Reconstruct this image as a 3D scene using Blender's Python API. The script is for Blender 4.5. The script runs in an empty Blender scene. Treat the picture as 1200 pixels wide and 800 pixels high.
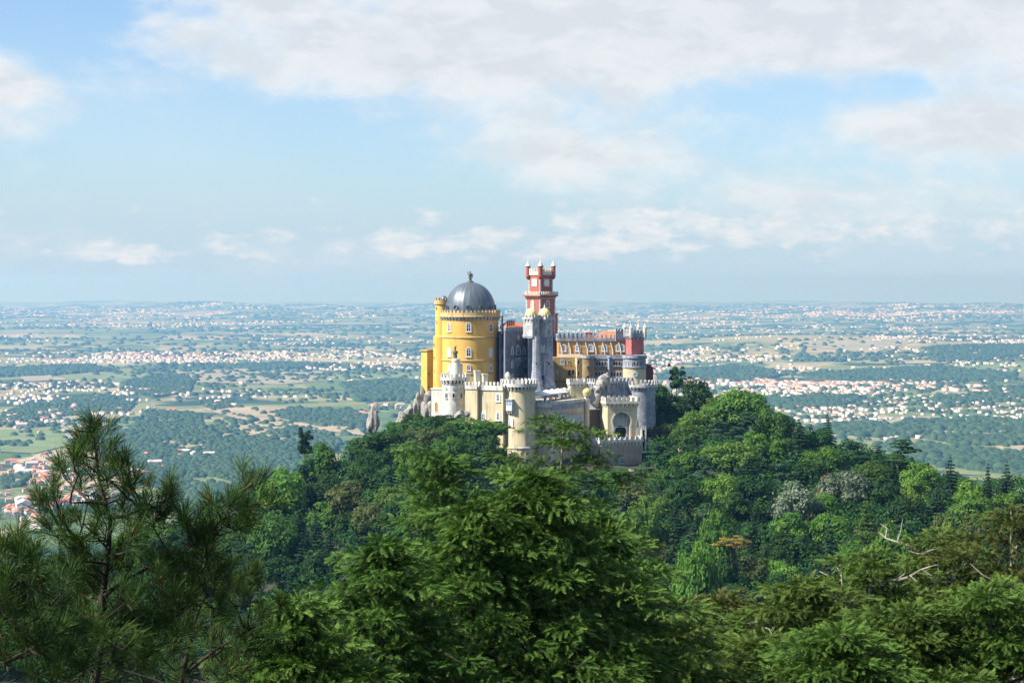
import bpy, math, random
import numpy as np
from mathutils import Vector
from mathutils.geometry import tessellate_polygon

# ------------------------------------------------------------------ camera, sky, sun, exposure
S = bpy.context.scene
C = S.collection
H = 430.0            # eye height above the plain, metres
F = 2500.0           # focal length in photograph pixels (1200 wide)
EY = 326.0           # photograph row of the eye level
RE = 6371000.0

cam = bpy.data.cameras.new('camera')
cam.sensor_width = 36.0
cam.lens = 36.0 * F / 1200.0
cam.shift_y = -(400.0 - EY) / 1200.0
cam.clip_start = 0.5
cam.clip_end = 400000.0
camo = bpy.data.objects.new('camera', cam)
camo.location = (0, 0, H)
camo.rotation_euler = (math.radians(90), 0, 0)
C.objects.link(camo)
S.camera = camo

SUN_EL = math.radians(44)
SUN_AZ = math.radians(-109)      # compass angle from +Y towards +X of the direction to the sun
sv = Vector((math.sin(SUN_AZ) * math.cos(SUN_EL), math.cos(SUN_AZ) * math.cos(SUN_EL), math.sin(SUN_EL)))
sun = bpy.data.lights.new('sun', 'SUN')
sun.energy = 5.0
sun.angle = math.radians(0.5)
sun.color = (1.0, 0.955, 0.88)
suno = bpy.data.objects.new('sun', sun)
suno.rotation_euler = sv.to_track_quat('Z', 'Y').to_euler()
suno.location = (-200, -100, H + 300)
C.objects.link(suno)

S.view_settings.view_transform = 'Standard'
S.view_settings.look = 'None'
S.view_settings.exposure = 0.95
S.view_settings.gamma = 1.0
S.render.engine = 'CYCLES'
S.cycles.use_denoising = True
S.cycles.max_bounces = 6
S.cycles.diffuse_bounces = 1
S.cycles.glossy_bounces = 2
S.cycles.transmission_bounces = 3
S.cycles.transparent_max_bounces = 6
S.cycles.volume_bounces = 1
S.cycles.caustics_reflective = False
S.cycles.caustics_refractive = False

W = bpy.data.worlds.new('World')
S.world = W
W.use_nodes = True


class NT:
    """small helper to write node trees"""
    def __init__(self, tree):
        self.t = tree
        self.n = tree.nodes
        self.l = tree.links

    def put(self, sock, v):
        if isinstance(v, bpy.types.NodeSocket):
            self.l.new(v, sock)
        elif v is not None:
            if isinstance(v, (tuple, list)) and len(v) == 3 and sock.type == 'RGBA':
                v = (*v, 1)
            sock.default_value = v

    def math(self, op, a, b=None, c=None, clamp=False):
        n = self.n.new('ShaderNodeMath'); n.operation = op; n.use_clamp = clamp
        for i, v in enumerate((a, b, c)):
            if v is not None:
                self.put(n.inputs[i], v)
        return n.outputs[0]

    def vmath(self, op, a, b=None):
        n = self.n.new('ShaderNodeVectorMath'); n.operation = op
        self.put(n.inputs[0], a)
        if b is not None:
            self.put(n.inputs[1], b)
        return n.outputs[0]

    def mix(self, f, a, b, blend='MIX'):
        n = self.n.new('ShaderNodeMix'); n.data_type = 'RGBA'; n.blend_type = blend
        self.put(n.inputs[0], f); self.put(n.inputs[6], a); self.put(n.inputs[7], b)
        return n.outputs[2]

    def noise(self, vec, scale, detail=4, rough=0.55, dist=0.0):
        n = self.n.new('ShaderNodeTexNoise')
        self.put(n.inputs['Vector'], vec)
        n.inputs['Scale'].default_value = scale; n.inputs['Detail'].default_value = detail
        n.inputs['Roughness'].default_value = rough; n.inputs['Distortion'].default_value = dist
        return n.outputs[0]

    def step(self, v, lo, hi, a=0.0, b=1.0):
        n = self.n.new('ShaderNodeMapRange'); n.interpolation_type = 'SMOOTHSTEP'
        self.put(n.inputs[0], v)
        n.inputs[1].default_value = lo; n.inputs[2].default_value = hi
        n.inputs[3].default_value = a; n.inputs[4].default_value = b
        return n.outputs[0]

    def ramp(self, f, stops, const=False):
        n = self.n.new('ShaderNodeValToRGB')
        if const:
            n.color_ramp.interpolation = 'CONSTANT'
        e = n.color_ramp.elements
        while len(e) < len(stops):
            e.new(0.5)
        for x, (p, c) in zip(e, stops):
            x.position = p; x.color = (*c, 1)
        self.put(n.inputs[0], f)
        return n.outputs[0]

    def xyz(self, v):
        n = self.n.new('ShaderNodeSeparateXYZ'); self.put(n.inputs[0], v)
        return n.outputs

    def vec(self, x, y, z):
        n = self.n.new('ShaderNodeCombineXYZ')
        for i, v in enumerate((x, y, z)):
            self.put(n.inputs[i], v)
        return n.outputs[0]


def build_sky():
    k = NT(W.node_tree)
    bg = k.n['Background']
    tc = k.n.new('ShaderNodeTexCoord')
    x, y, z = k.xyz(tc.outputs['Generated'])
    zc = k.math('MAXIMUM', z, 0.012)
    sky = k.n.new('ShaderNodeTexSky'); sky.sky_type = 'NISHITA'
    sky.sun_disc = False
    sky.sun_elevation = SUN_EL
    sky.sun_rotation = SUN_AZ
    sky.altitude = 300; sky.air_density = 1.0; sky.dust_density = 0.6; sky.ozone_density = 2.0
    k.l.new(k.vec(x, y, zc), sky.inputs['Vector'])
    az = k.math('MULTIPLY', k.math('ARCTAN2', x, y), 25.0)      # units of about 2.3 degrees
    el = k.math('MULTIPLY', k.math('ARCSINE', z), 25.0)
    P = k.vec(az, k.math('MULTIPLY', el, 2.0), 0.0)
    n_big = k.noise(P, 0.36, 8, 0.58, 0.3)
    n_det = k.noise(k.vec(az, k.math('MULTIPLY', el, 1.7), 3.0), 1.5, 8, 0.62, 0.2)
    field = k.math('ADD', k.math('MULTIPLY', k.math('SUBTRACT', n_big, 0.5), 1.35), k.math('MULTIPLY', k.math('SUBTRACT', n_det, 0.5), 1.35))
    def blobs(base, spots):
        for (u, v, su, sv_, amp) in spots:
            a = k.math('DIVIDE', k.math('SUBTRACT', az, u), su)
            b = k.math('DIVIDE', k.math('SUBTRACT', el, v), sv_)
            r2 = k.math('ADD', k.math('MULTIPLY', a, a), k.math('MULTIPLY', b, b))
            base = k.math('ADD', base, k.math('MULTIPLY', k.math('EXPONENT', k.math('MULTIPLY', r2, -0.9)), amp))
        return base
    # (azimuth, elevation, half widths, amount): where the banks of cloud stand and where the sky is open
    tot = blobs(field, [(0.3, 3.2, 3.9, 0.95, 0.74), (-1.8, 2.5, 2.6, 0.50, 0.42), (4.6, 3.25, 2.6, 0.8, 0.72), (5.2, 1.72, 2.0, 0.34, 0.80), (-6.3, 2.2, 0.9, 0.75, 0.62),
             (2.6, 2.7, 2.6, 0.5, 0.30), (0.55, 1.40, 1.3, 0.36, 0.62), (4.4, 0.95, 2.0, 0.22, 0.40),
             (-3.2, 1.45, 2.2, 0.60, -0.55), (-5.35, 3.0, 0.8, 0.50, -0.80), (3.1, 2.05, 0.9, 0.32, -0.35), (4.55, 2.15, 0.6, 0.22, -0.50), (-2.4, 0.75, 3.2, 0.3, -0.3), (-6.8, 3.3, 2.0, 0.14, 0.5)])
    alpha = k.math('MULTIPLY', k.step(tot, -0.16, 0.72), 0.93)
    thick = k.step(tot, 0.25, 1.1)
    n_sh = k.noise(k.vec(az, k.math('MULTIPLY', el, 2.0), 9.0), 1.25, 8, 0.6, 0.3)
    shade = k.math('ADD', k.math('MULTIPLY', thick, 0.5), k.step(n_sh, 0.38, 0.64, 0.0, 0.75), clamp=True)
    # small heaped clouds low over the plain, flat below and lumpy above
    n_cu = k.noise(k.vec(az, k.math('MULTIPLY', el, 2.0), 5.0), 2.4, 9, 0.58, 0.15)
    cum = blobs(k.math('MULTIPLY', k.math('SUBTRACT', n_cu, 0.5), 3.0), [(-4.36, 0.20, 0.30, 0.22, 0.62), (-4.95, 0.30, 0.42, 0.14, 0.52), (-3.35, 0.36, 0.35, 0.11, 0.48), (-2.7, 0.28, 0.5, 0.12, 0.42), (-1.5, 0.36, 0.8, 0.16, 0.40), (-0.8, 0.42, 0.7, 0.20, 0.46),
             (0.3, 0.36, 0.8, 0.18, 0.30), (1.5, 0.62, 0.9, 0.22, 0.62), (1.0, 0.32, 0.6, 0.10, 0.5), (2.8, 0.66, 1.2, 0.18, 0.46), (4.2, 0.55, 1.4, 0.15, 0.40), (5.8, 0.66, 0.7, 0.16, 0.5), (2.6, 0.38, 2.4, 0.14, 0.26)])
    cum = k.math('SUBTRACT', cum, k.step(el, 0.75, 1.2, 0.0, 0.8))
    cum = k.math('SUBTRACT', cum, k.step(el, 0.20, 0.06, 0.0, 0.9))
    ca = k.math('MULTIPLY', k.step(cum, 0.12, 0.90), 0.80)
    lit = (9.0, 9.2, 9.35)
    cl = k.mix(shade, lit, (7.25, 7.75, 8.15))
    clear = k.mix(1.0, sky.outputs[0], (1.03, 1.31, 1.66), 'MULTIPLY')
    veil = k.step(k.noise(P, 0.22, 3, 0.5), 0.3, 0.75, 0.16, 0.42)
    clear = k.mix(veil, clear, (7.2, 8.5, 9.3))
    # the air above the horizon whitens the lowest degrees
    low = k.step(el, 0.0, 1.7, 0.95, 0.0)
    clear = k.mix(low, clear, LOWSKY)
    cl = k.mix(k.step(el, 0.0, 1.2, 0.55, 0.0), cl, LOWSKY)
    col = k.mix(alpha, clear, cl)
    col = k.mix(ca, col, k.mix(k.step(k.noise(k.vec(az, k.math('MULTIPLY', el, 2.6), 2.0), 3.2, 7, 0.6), 0.36, 0.64), (9.1, 9.2, 9.25), (7.5, 8.1, 8.6)))
    k.l.new(col, bg.inputs['Color'])
    bg.inputs['Strength'].default_value = 0.052


LOWSKY = (5.45, 7.1, 8.35)
build_sky()


# ------------------------------------------------------------------ helpers
def PX(px, d): return (px - 600.0) / F * d
def PZ(py, d): return H - (py - EY) / F * d
def PT(px, py, d): return Vector((PX(px, d), d, PZ(py, d)))


def plain_dist(py):
    a = (py - EY) / F
    d = H / a
    for _ in range(30):
        d = H / max(a - d / (2 * RE), 0.0058)
    return d


def tag(o, label=None, cat=None, group=None, kind=None):
    if label: o['label'] = label
    if cat: o['category'] = cat
    if group: o['group'] = group
    if kind: o['kind'] = kind
    return o


def thing(name, label, cat, loc, group=None):
    o = bpy.data.objects.new(name, None)
    o.empty_display_size = 1.0
    o.location = loc
    C.objects.link(o)
    return tag(o, label, cat, group)


def raw_mesh(name, V, Q, mats, midx=None, smooth=False, tint=None):
    """V: (n,3); Q: (m,k) faces all with k corners, or a list of such arrays"""
    me = bpy.data.meshes.new(name)
    Qs = Q if isinstance(Q, list) else [Q]
    Qs = [np.asarray(q, dtype=np.int32) for q in Qs if len(q)]
    me.vertices.add(len(V))
    me.vertices.foreach_set('co', np.asarray(V, dtype=np.float32).ravel())
    nl = sum(q.size for q in Qs); nf = sum(len(q) for q in Qs)
    me.loops.add(nl)
    me.loops.foreach_set('vertex_index', np.concatenate([q.ravel() for q in Qs]))
    me.polygons.add(nf)
    tot = np.concatenate([np.full(len(q), q.shape[1], dtype=np.int32) for q in Qs])
    st = np.concatenate([[0], np.cumsum(tot)[:-1]]).astype(np.int32)
    me.polygons.foreach_set('loop_start', st)
    if midx is not None:
        me.polygons.foreach_set('material_index', np.asarray(midx, dtype=np.int32))
    if smooth:
        me.polygons.foreach_set('use_smooth', np.ones(nf, dtype=bool))
    if tint is not None:
        a = me.attributes.new('tint', 'FLOAT', 'POINT')
        a.data.foreach_set('value', np.asarray(tint, dtype=np.float32))
    for m in (mats if isinstance(mats, (list, tuple)) else [mats]):
        me.materials.append(m)
    me.update(calc_edges=True)
    return me


def link(name, me, parent=None, loc=None):
    o = bpy.data.objects.new(name, me)
    C.objects.link(o)
    if parent is not None: o.parent = parent
    if loc is not None: o.location = loc
    return o


class MB:
    """collects world-space faces; build() links them as ONE mesh object relative to its thing's origin"""
    def __init__(self):
        self.v = []; self.f = []; self.m = []

    def add(self, vs, fs, m=0):
        b = len(self.v)
        self.v.extend(tuple(v) for v in vs)
        for f in fs:
            self.f.append([b + i for i in f]); self.m.append(m)
        return self

    def prism(self, poly, z0, z1, m=0, top=None):
        """poly: 2D corners; top: optional other corners at z1"""
        n = len(poly); t = top or poly
        vs = [(p[0], p[1], z0) for p in poly] + [(p[0], p[1], z1) for p in t]
        fs = [[i, (i + 1) % n, n + (i + 1) % n, n + i] for i in range(n)] + [list(range(n))[::-1], list(range(n, 2 * n))]
        return self.add(vs, fs, m)

    def frame_box(self, o, u, w, z0, z1, lu, lw, m=0):
        """box from corner o along unit 2D vectors u (length lu) and w (length lw)"""
        p = [(o[0], o[1]), (o[0] + u[0] * lu, o[1] + u[1] * lu), (o[0] + u[0] * lu + w[0] * lw, o[1] + u[1] * lu + w[1] * lw), (o[0] + w[0] * lw, o[1] + w[1] * lw)]
        return self.prism(p, z0, z1, m)

    def lathe(self, c, prof, seg=48, m=0, a0=0.0, flute=None):
        n = len(prof); vs = []; fs = []
        for i in range(seg):
            a = a0 + 2 * math.pi * i / seg
            k = 1.0 if flute is None else flute(i)
            for r, z in prof:
                vs.append((c[0] + r * k * math.cos(a), c[1] + r * k * math.sin(a), z))
        for i in range(seg):
            j = (i + 1) % seg
            for q in range(n - 1):
                fs.append([i * n + q, j * n + q, j * n + q + 1, i * n + q + 1])
        if prof[0][0] > 1e-3: fs.append([i * n for i in range(seg)][::-1])
        if prof[-1][0] > 1e-3: fs.append([i * n + n - 1 for i in range(seg)])
        return self.add(vs, fs, m)

    def tube(self, pts, rads, seg=7, m=0):
        pts = [Vector(p) for p in pts]; vs = []; fs = []
        for i, p in enumerate(pts):
            t = (pts[min(i + 1, len(pts) - 1)] - pts[max(i - 1, 0)])
            t = t.normalized() if t.length > 1e-9 else Vector((0, 0, 1))
            ref = Vector((1, 0, 0)) if abs(t.x) < 0.8 else Vector((0, 1, 0))
            a = t.cross(ref).normalized(); b = t.cross(a)
            for k in range(seg):
                g = 2 * math.pi * k / seg
                vs.append(p + (a * math.cos(g) + b * math.sin(g)) * rads[i])
        for i in range(len(pts) - 1):
            for k in range(seg):
                fs.append([i * seg + k, i * seg + (k + 1) % seg, (i + 1) * seg + (k + 1) % seg, (i + 1) * seg + k])
        fs.append(list(range(seg))[::-1]); fs.append([(len(pts) - 1) * seg + k for k in range(seg)])
        return self.add(vs, fs, m)

    def build(self, name, mats, parent, origin=None, smooth=True):
        o0 = Vector(origin) if origin is not None else Vector((0, 0, 0))
        if parent is not None and origin is None:
            r = parent
            while r.parent: r = r.parent
            o0 = Vector(r.location)
        me = bpy.data.meshes.new(name)
        me.from_pydata([(x - o0.x, y - o0.y, z - o0.z) for x, y, z in self.v], [], self.f)
        for m in (mats if isinstance(mats, (list, tuple)) else [mats]):
            me.materials.append(m)
        me.polygons.foreach_set('material_index', self.m)
        if smooth:
            me.polygons.foreach_set('use_smooth', [True] * len(self.f))
            me.set_sharp_from_angle(angle=math.radians(35))
        me.update()
        o = link(name, me, parent)
        if parent is None: o.location = o0
        return o


# ------------------------------------------------------------------ materials
def new_mat(name):
    m = bpy.data.materials.new(name); m.use_nodes = True
    k = NT(m.node_tree)
    return m, k, k.n['Principled BSDF']


def plaster(name, col, col2=None, rough=0.85, scale=0.35, streak=0.35, stain=(0.16, 0.14, 0.11), amount=0.45, blocks=None, bump=0.0):
    """weathered wall: base colour mottled by noise, rain streaks running down, optional coursed blocks"""
    m, k, b = new_mat(name)
    geo = k.n.new('ShaderNodeNewGeometry')
    P = geo.outputs['Position']
    x, y, z = k.xyz(P)
    c2 = col2 or tuple(c * 0.78 for c in col)
    base = k.mix(k.step(k.noise(P, scale, 6, 0.6), 0.35, 0.68), col, c2)
    if blocks:
        cell = k.n.new('ShaderNodeTexVoronoi'); cell.feature = 'F1'
        k.put(cell.inputs['Vector'], k.vec(k.math('MULTIPLY', x, blocks), k.math('MULTIPLY', y, blocks), k.math('MULTIPLY', z, blocks * 1.7)))
        cell.inputs['Scale'].default_value = 1.0
        base = k.mix(k.step(k.xyz(cell.outputs['Color'])[0], 0.0, 1.0, 0.0, 0.55), base, tuple(c * 0.6 for c in c2))
        e = k.n.new('ShaderNodeTexVoronoi'); e.feature = 'DISTANCE_TO_EDGE'
        k.put(e.inputs['Vector'], k.vec(k.math('MULTIPLY', x, blocks), k.math('MULTIPLY', y, blocks), k.math('MULTIPLY', z, blocks * 1.7)))
        e.inputs['Scale'].default_value = 1.0
        base = k.mix(k.step(e.outputs['Distance'], 0.0, 0.09, 0.35, 0.0), base, stain)
    st = k.noise(k.vec(k.math('MULTIPLY', x, 1.3), k.math('MULTIPLY', y, 1.3), k.math('MULTIPLY', z, 0.10)), 1.0, 5, 0.62)
    patch = k.noise(P, 0.16, 4, 0.6)
    f = k.math('MULTIPLY', k.step(st, 0.47, 0.72), k.step(patch, 0.36, 0.66))
    base = k.mix(k.math('MULTIPLY', f, amount + streak), base, stain)
    k.put(b.inputs['Base Color'], base)
    b.inputs['Roughness'].default_value = rough
    b.inputs['Specular IOR Level'].default_value = 0.2
    return m


def plain_mat(name, col, rough=0.7, metal=0.0, var=0.2, scale=1.0, spec=0.3):
    m, k, b = new_mat(name)
    geo = k.n.new('ShaderNodeNewGeometry')
    n = k.noise(geo.outputs['Position'], scale, 5, 0.6)
    k.put(b.inputs['Base Color'], k.mix(k.step(n, 0.3, 0.7), col, tuple(c * (1 - var) for c in col)))
    b.inputs['Roughness'].default_value = rough
    b.inputs['Metallic'].default_value = metal
    b.inputs['Specular IOR Level'].default_value = spec
    return m


def tile_mat(name, col, col2, size=2.2):
    m, k, b = new_mat(name)
    geo = k.n.new('ShaderNodeNewGeometry')
    x, y, z = k.xyz(geo.outputs['Position'])
    n = k.noise(geo.outputs['Position'], 0.9, 6, 0.65)
    w = k.math('SINE', k.math('MULTIPLY', k.math('ADD', x, y), 6.283 * size))
    base = k.mix(k.step(n, 0.3, 0.7), col, col2)
    base = k.mix(k.step(w, 0.2, 1.0, 0.0, 0.3), base, tuple(c * 0.55 for c in col2))
    k.put(b.inputs['Base Color'], base)
    b.inputs['Roughness'].default_value = 0.85
    b.inputs['Specular IOR Level'].default_value = 0.15
    return m


def leaf_mat(name, a, b_, trans=0.28, hue=0.03, val=0.5, rough=0.65):
    """foliage: leaf colour runs between a and b_ with the clump's own tint, and each tree differs a little"""
    m = bpy.data.materials.new(name); m.use_nodes = True
    k = NT(m.node_tree)
    k.n.remove(k.n['Principled BSDF'])
    at = k.n.new('ShaderNodeAttribute'); at.attribute_name = 'tint'
    oi = k.n.new('ShaderNodeObjectInfo')
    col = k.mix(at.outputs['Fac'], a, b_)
    hs = k.n.new('ShaderNodeHueSaturation')
    hs.inputs['Saturation'].default_value = 1.0
    k.put(hs.inputs['Hue'], k.math('ADD', 0.5 - hue / 2, k.math('MULTIPLY', oi.outputs['Random'], hue)))
    k.put(hs.inputs['Value'], k.math('ADD', 1.13 - val / 2, k.math('MULTIPLY', k.math('FRACT', k.math('MULTIPLY', oi.outputs['Random'], 7.31)), val)))
    k.put(hs.inputs['Color'], col)
    d = k.n.new('ShaderNodeBsdfPrincipled')
    d.inputs['Roughness'].default_value = rough
    d.inputs['Specular IOR Level'].default_value = 0.12
    k.put(d.inputs['Base Color'], hs.outputs[0])
    t = k.n.new('ShaderNodeBsdfTranslucent')
    k.put(t.inputs['Color'], k.mix(1.0, hs.outputs[0], (1.15, 1.25, 0.55), 'MULTIPLY'))
    mx = k.n.new('ShaderNodeMixShader')
    mx.inputs[0].default_value = trans
    k.l.new(d.outputs[0], mx.inputs[1]); k.l.new(t.outputs[0], mx.inputs[2])
    k.l.new(mx.outputs[0], k.n['Material Output'].inputs['Surface'])
    return m


M = {}
M['yellow'] = plaster('yellow plaster', (0.76, 0.475, 0.125), (0.66, 0.38, 0.08), scale=0.12, stain=(0.40, 0.26, 0.11), amount=0.55, streak=0.2)
M['yellow_trim'] = plaster('yellow parapet stone', (0.60, 0.42, 0.17), (0.45, 0.33, 0.17), scale=0.5, amount=0.5)
M['cream'] = plaster('cream plaster', (0.61, 0.525, 0.335), (0.52, 0.435, 0.27), scale=0.2, stain=(0.25, 0.215, 0.15), amount=0.6)
M['cream_light'] = plaster('pale stone', (0.68, 0.64, 0.53), (0.55, 0.50, 0.40), scale=0.4, amount=0.4)
M['white_stone'] = plaster('whitewashed stone', (0.66, 0.64, 0.58), (0.46, 0.44, 0.39), scale=0.5, amount=0.45)
M['grey_stone'] = plaster('blue grey tiles', (0.25, 0.275, 0.33), (0.19, 0.21, 0.26), scale=0.4, blocks=0.9, amount=0.3, stain=(0.07, 0.07, 0.08))
M['grey_pale'] = plaster('pale grey stone', (0.56, 0.55, 0.52), (0.44, 0.43, 0.42), scale=0.5, blocks=0.7, amount=0.4, stain=(0.12, 0.12, 0.12))
M['rampart'] = plaster('grey rampart stone', (0.40, 0.42, 0.46), (0.30, 0.32, 0.36), scale=0.5, blocks=0.5, amount=0.6, stain=(0.09, 0.09, 0.10))
M['streaked'] = plaster('streaked rampart plaster', (0.42, 0.36, 0.26), (0.32, 0.28, 0.22), scale=0.4, amount=0.8, streak=0.2, stain=(0.07, 0.065, 0.06))
M['red'] = plaster('red plaster', (0.41, 0.13, 0.088), (0.34, 0.10, 0.07), scale=0.3, amount=0.25, stain=(0.2, 0.06, 0.05))
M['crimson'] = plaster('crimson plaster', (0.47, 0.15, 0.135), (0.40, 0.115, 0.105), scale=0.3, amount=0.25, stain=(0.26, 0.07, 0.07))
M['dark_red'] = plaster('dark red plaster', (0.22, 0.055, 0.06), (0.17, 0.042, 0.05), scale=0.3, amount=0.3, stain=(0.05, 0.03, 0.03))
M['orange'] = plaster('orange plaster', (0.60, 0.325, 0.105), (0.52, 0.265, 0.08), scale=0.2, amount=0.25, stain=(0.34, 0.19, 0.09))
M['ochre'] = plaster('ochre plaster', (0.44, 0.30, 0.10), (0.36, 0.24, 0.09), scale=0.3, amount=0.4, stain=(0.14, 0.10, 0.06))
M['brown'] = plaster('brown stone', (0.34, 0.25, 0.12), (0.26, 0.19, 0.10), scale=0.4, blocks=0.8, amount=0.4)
M['gold'] = plain_mat('gilt dome tiles', (0.78, 0.66, 0.27), 0.45, 0.0, 0.12, 1.5)
M['gilt_dark'] = plain_mat('old gilt tiles', (0.70, 0.58, 0.22), 0.4, 0.0, 0.2, 1.5)
M['frame'] = plain_mat('white window stone', (0.74, 0.73, 0.70), 0.7)
M['frame_grey'] = plain_mat('grey window stone', (0.42, 0.42, 0.44), 0.75)
M['frame_blue'] = plain_mat('blue tile window surround', (0.42, 0.55, 0.72), 0.5)
M['pane'] = plain_mat('dark window glass', (0.045, 0.055, 0.075), 0.12, spec=0.6)
M['pane_blue'] = plain_mat('glass with painted sky reflection', (0.25, 0.36, 0.5), 0.15, spec=0.6)  # sky reflection painted in as a pale blue base colour
M['pane_white'] = plain_mat('white shutters', (0.72, 0.72, 0.72), 0.6)
M['shutter_red'] = plain_mat('red brown shutter', (0.32, 0.10, 0.06), 0.6)
M['void'] = plain_mat('painted dark of openings', (0.012, 0.012, 0.014), 0.95)  # near-black paint stands in for the unlit depth of openings
M['wood'] = plain_mat('golden wooden door', (0.42, 0.22, 0.05), 0.6)
M['iron'] = plain_mat('dark weathered iron', (0.05, 0.05, 0.055), 0.6)
M['bronze'] = plain_mat('weathered bronze', (0.16, 0.14, 0.10), 0.5)
M['tympanum'] = plaster('grey green tympanum', (0.34, 0.40, 0.37), (0.28, 0.33, 0.31), scale=0.6, amount=0.35)
M['roof'] = tile_mat('terracotta roof tiles', (0.58, 0.21, 0.10), (0.46, 0.15, 0.07))
M['canvas'] = plain_mat('white canvas', (0.86, 0.86, 0.84), 0.8, var=0.04)
M['pipe'] = plain_mat('pale blue pipe', (0.36, 0.46, 0.58), 0.5)
M['paving'] = plain_mat('pale paving', (0.50, 0.45, 0.37), 0.9)
M['bark'] = plaster('brown bark', (0.050, 0.038, 0.028), (0.026, 0.021, 0.017), scale=3.0, amount=0.2, stain=(0.02, 0.018, 0.014))
M['bark_pale'] = plaster('bleached bark', (0.36, 0.32, 0.27), (0.20, 0.17, 0.14), scale=3.0, amount=0.3, stain=(0.09, 0.07, 0.05))


def dome_mat():
    m, k, b = new_mat('grey zinc dome sheets')
    geo = k.n.new('ShaderNodeNewGeometry')
    tc = k.n.new('ShaderNodeTexCoord')
    x, y, z = k.xyz(tc.outputs['Object'])
    ang = k.math('ARCTAN2', x, y)
    st = k.noise(k.vec(k.math('MULTIPLY', ang, 9.0), k.math('MULTIPLY', z, 0.14), 0.0), 1.0, 6, 0.65)
    base = k.mix(k.step(st, 0.32, 0.7), (0.075, 0.092, 0.108), (0.155, 0.18, 0.20))
    n2 = k.noise(geo.outputs['Position'], 0.7, 6, 0.7)
    base = k.mix(k.step(n2, 0.45, 0.8, 0, 0.45), base, (0.06, 0.066, 0.075))
    fr = k.math('FRACT', k.math('MULTIPLY', z, 1.15))
    base = k.mix(k.step(fr, 0.0, 0.12, 0.35, 0.0), base, (0.04, 0.045, 0.05))
    k.put(b.inputs['Base Color'], base)
    b.inputs['Roughness'].default_value = 0.42
    b.inputs['Metallic'].default_value = 0.25
    return m


M['dome'] = dome_mat()


def rock_mat():
    m, k, b = new_mat('lichened granite')
    geo = k.n.new('ShaderNodeNewGeometry')
    P = geo.outputs['Position']
    base = k.mix(k.step(k.noise(P, 0.6, 8, 0.7), 0.32, 0.68), (0.37, 0.345, 0.305), (0.20, 0.19, 0.17))
    base = k.mix(k.step(k.noise(P, 2.2, 6, 0.7), 0.55, 0.75, 0, 0.6), base, (0.11, 0.105, 0.09))
    base = k.mix(k.step(k.noise(P, 0.9, 6, 0.65), 0.54, 0.66, 0, 0.8), base, (0.055, 0.065, 0.028))
    k.put(b.inputs['Base Color'], base)
    b.inputs['Roughness'].default_value = 0.95
    return m


M['rock'] = rock_mat()

L = {
    'bright': leaf_mat('bright green leaves', (0.058, 0.135, 0.018), (0.130, 0.225, 0.034), 0.30),
    'mid': leaf_mat('mid green leaves', (0.034, 0.086, 0.012), (0.092, 0.165, 0.024), 0.26),
    'dark': leaf_mat('dark green leaves', (0.014, 0.042, 0.009), (0.036, 0.084, 0.016), 0.20),
    'olive': leaf_mat('olive green leaves', (0.052, 0.078, 0.020), (0.092, 0.115, 0.032), 0.25),
    'silver': leaf_mat('silvery leaves', (0.075, 0.115, 0.060), (0.20, 0.24, 0.16), 0.2),
    'fir': leaf_mat('dark conifer needles', (0.009, 0.026, 0.010), (0.022, 0.050, 0.017), 0.10),
    'cedar': leaf_mat('blue green conifer needles', (0.016, 0.046, 0.019), (0.036, 0.078, 0.029), 0.12),
    'rust': leaf_mat('rusty brown leaves', (0.13, 0.075, 0.035), (0.17, 0.11, 0.06), 0.2),
    'gold': leaf_mat('yellow ochre leaves', (0.16, 0.14, 0.025), (0.24, 0.20, 0.04), 0.2),
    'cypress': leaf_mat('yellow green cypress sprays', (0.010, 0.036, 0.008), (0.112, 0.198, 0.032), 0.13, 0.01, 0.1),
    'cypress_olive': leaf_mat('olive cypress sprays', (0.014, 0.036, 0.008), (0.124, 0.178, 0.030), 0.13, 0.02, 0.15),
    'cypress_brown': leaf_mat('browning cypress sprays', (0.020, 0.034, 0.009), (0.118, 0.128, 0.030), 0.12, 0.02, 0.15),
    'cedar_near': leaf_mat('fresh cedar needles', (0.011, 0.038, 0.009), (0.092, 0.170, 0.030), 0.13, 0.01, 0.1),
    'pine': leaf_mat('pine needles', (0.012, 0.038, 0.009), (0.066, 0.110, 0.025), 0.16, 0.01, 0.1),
}


# ------------------------------------------------------------------ the land
RIDGE_PX = [-900, -300, 0, 80, 160, 215, 250, 290, 340, 400, 430, 480, 530, 570, 600, 700, 760, 800, 830, 870, 900, 960, 1000, 1050, 1100, 1150, 1200, 1500, 2200]
RIDGE_PY = [705, 670, 650, 640, 622, 600, 588, 566, 540, 526, 482, 450, 440, 466, 487, 487, 468, 456, 456, 462, 478, 490, 504, 518, 536, 546, 546, 580, 680]
RIDGE_D = [560, 580, 610, 620, 640, 655, 665, 680, 700, 715, 735, 745, 738, 735, 738, 750, 790, 795, 785, 770, 755, 725, 705, 685, 665, 650, 640, 620, 600]
TREE_H = 13.0


def ridge(px):
    py = np.interp(px, RIDGE_PX, RIDGE_PY); d = np.interp(px, RIDGE_PX, RIDGE_D)
    return d, -(py - EY) / F * d - TREE_H


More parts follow.
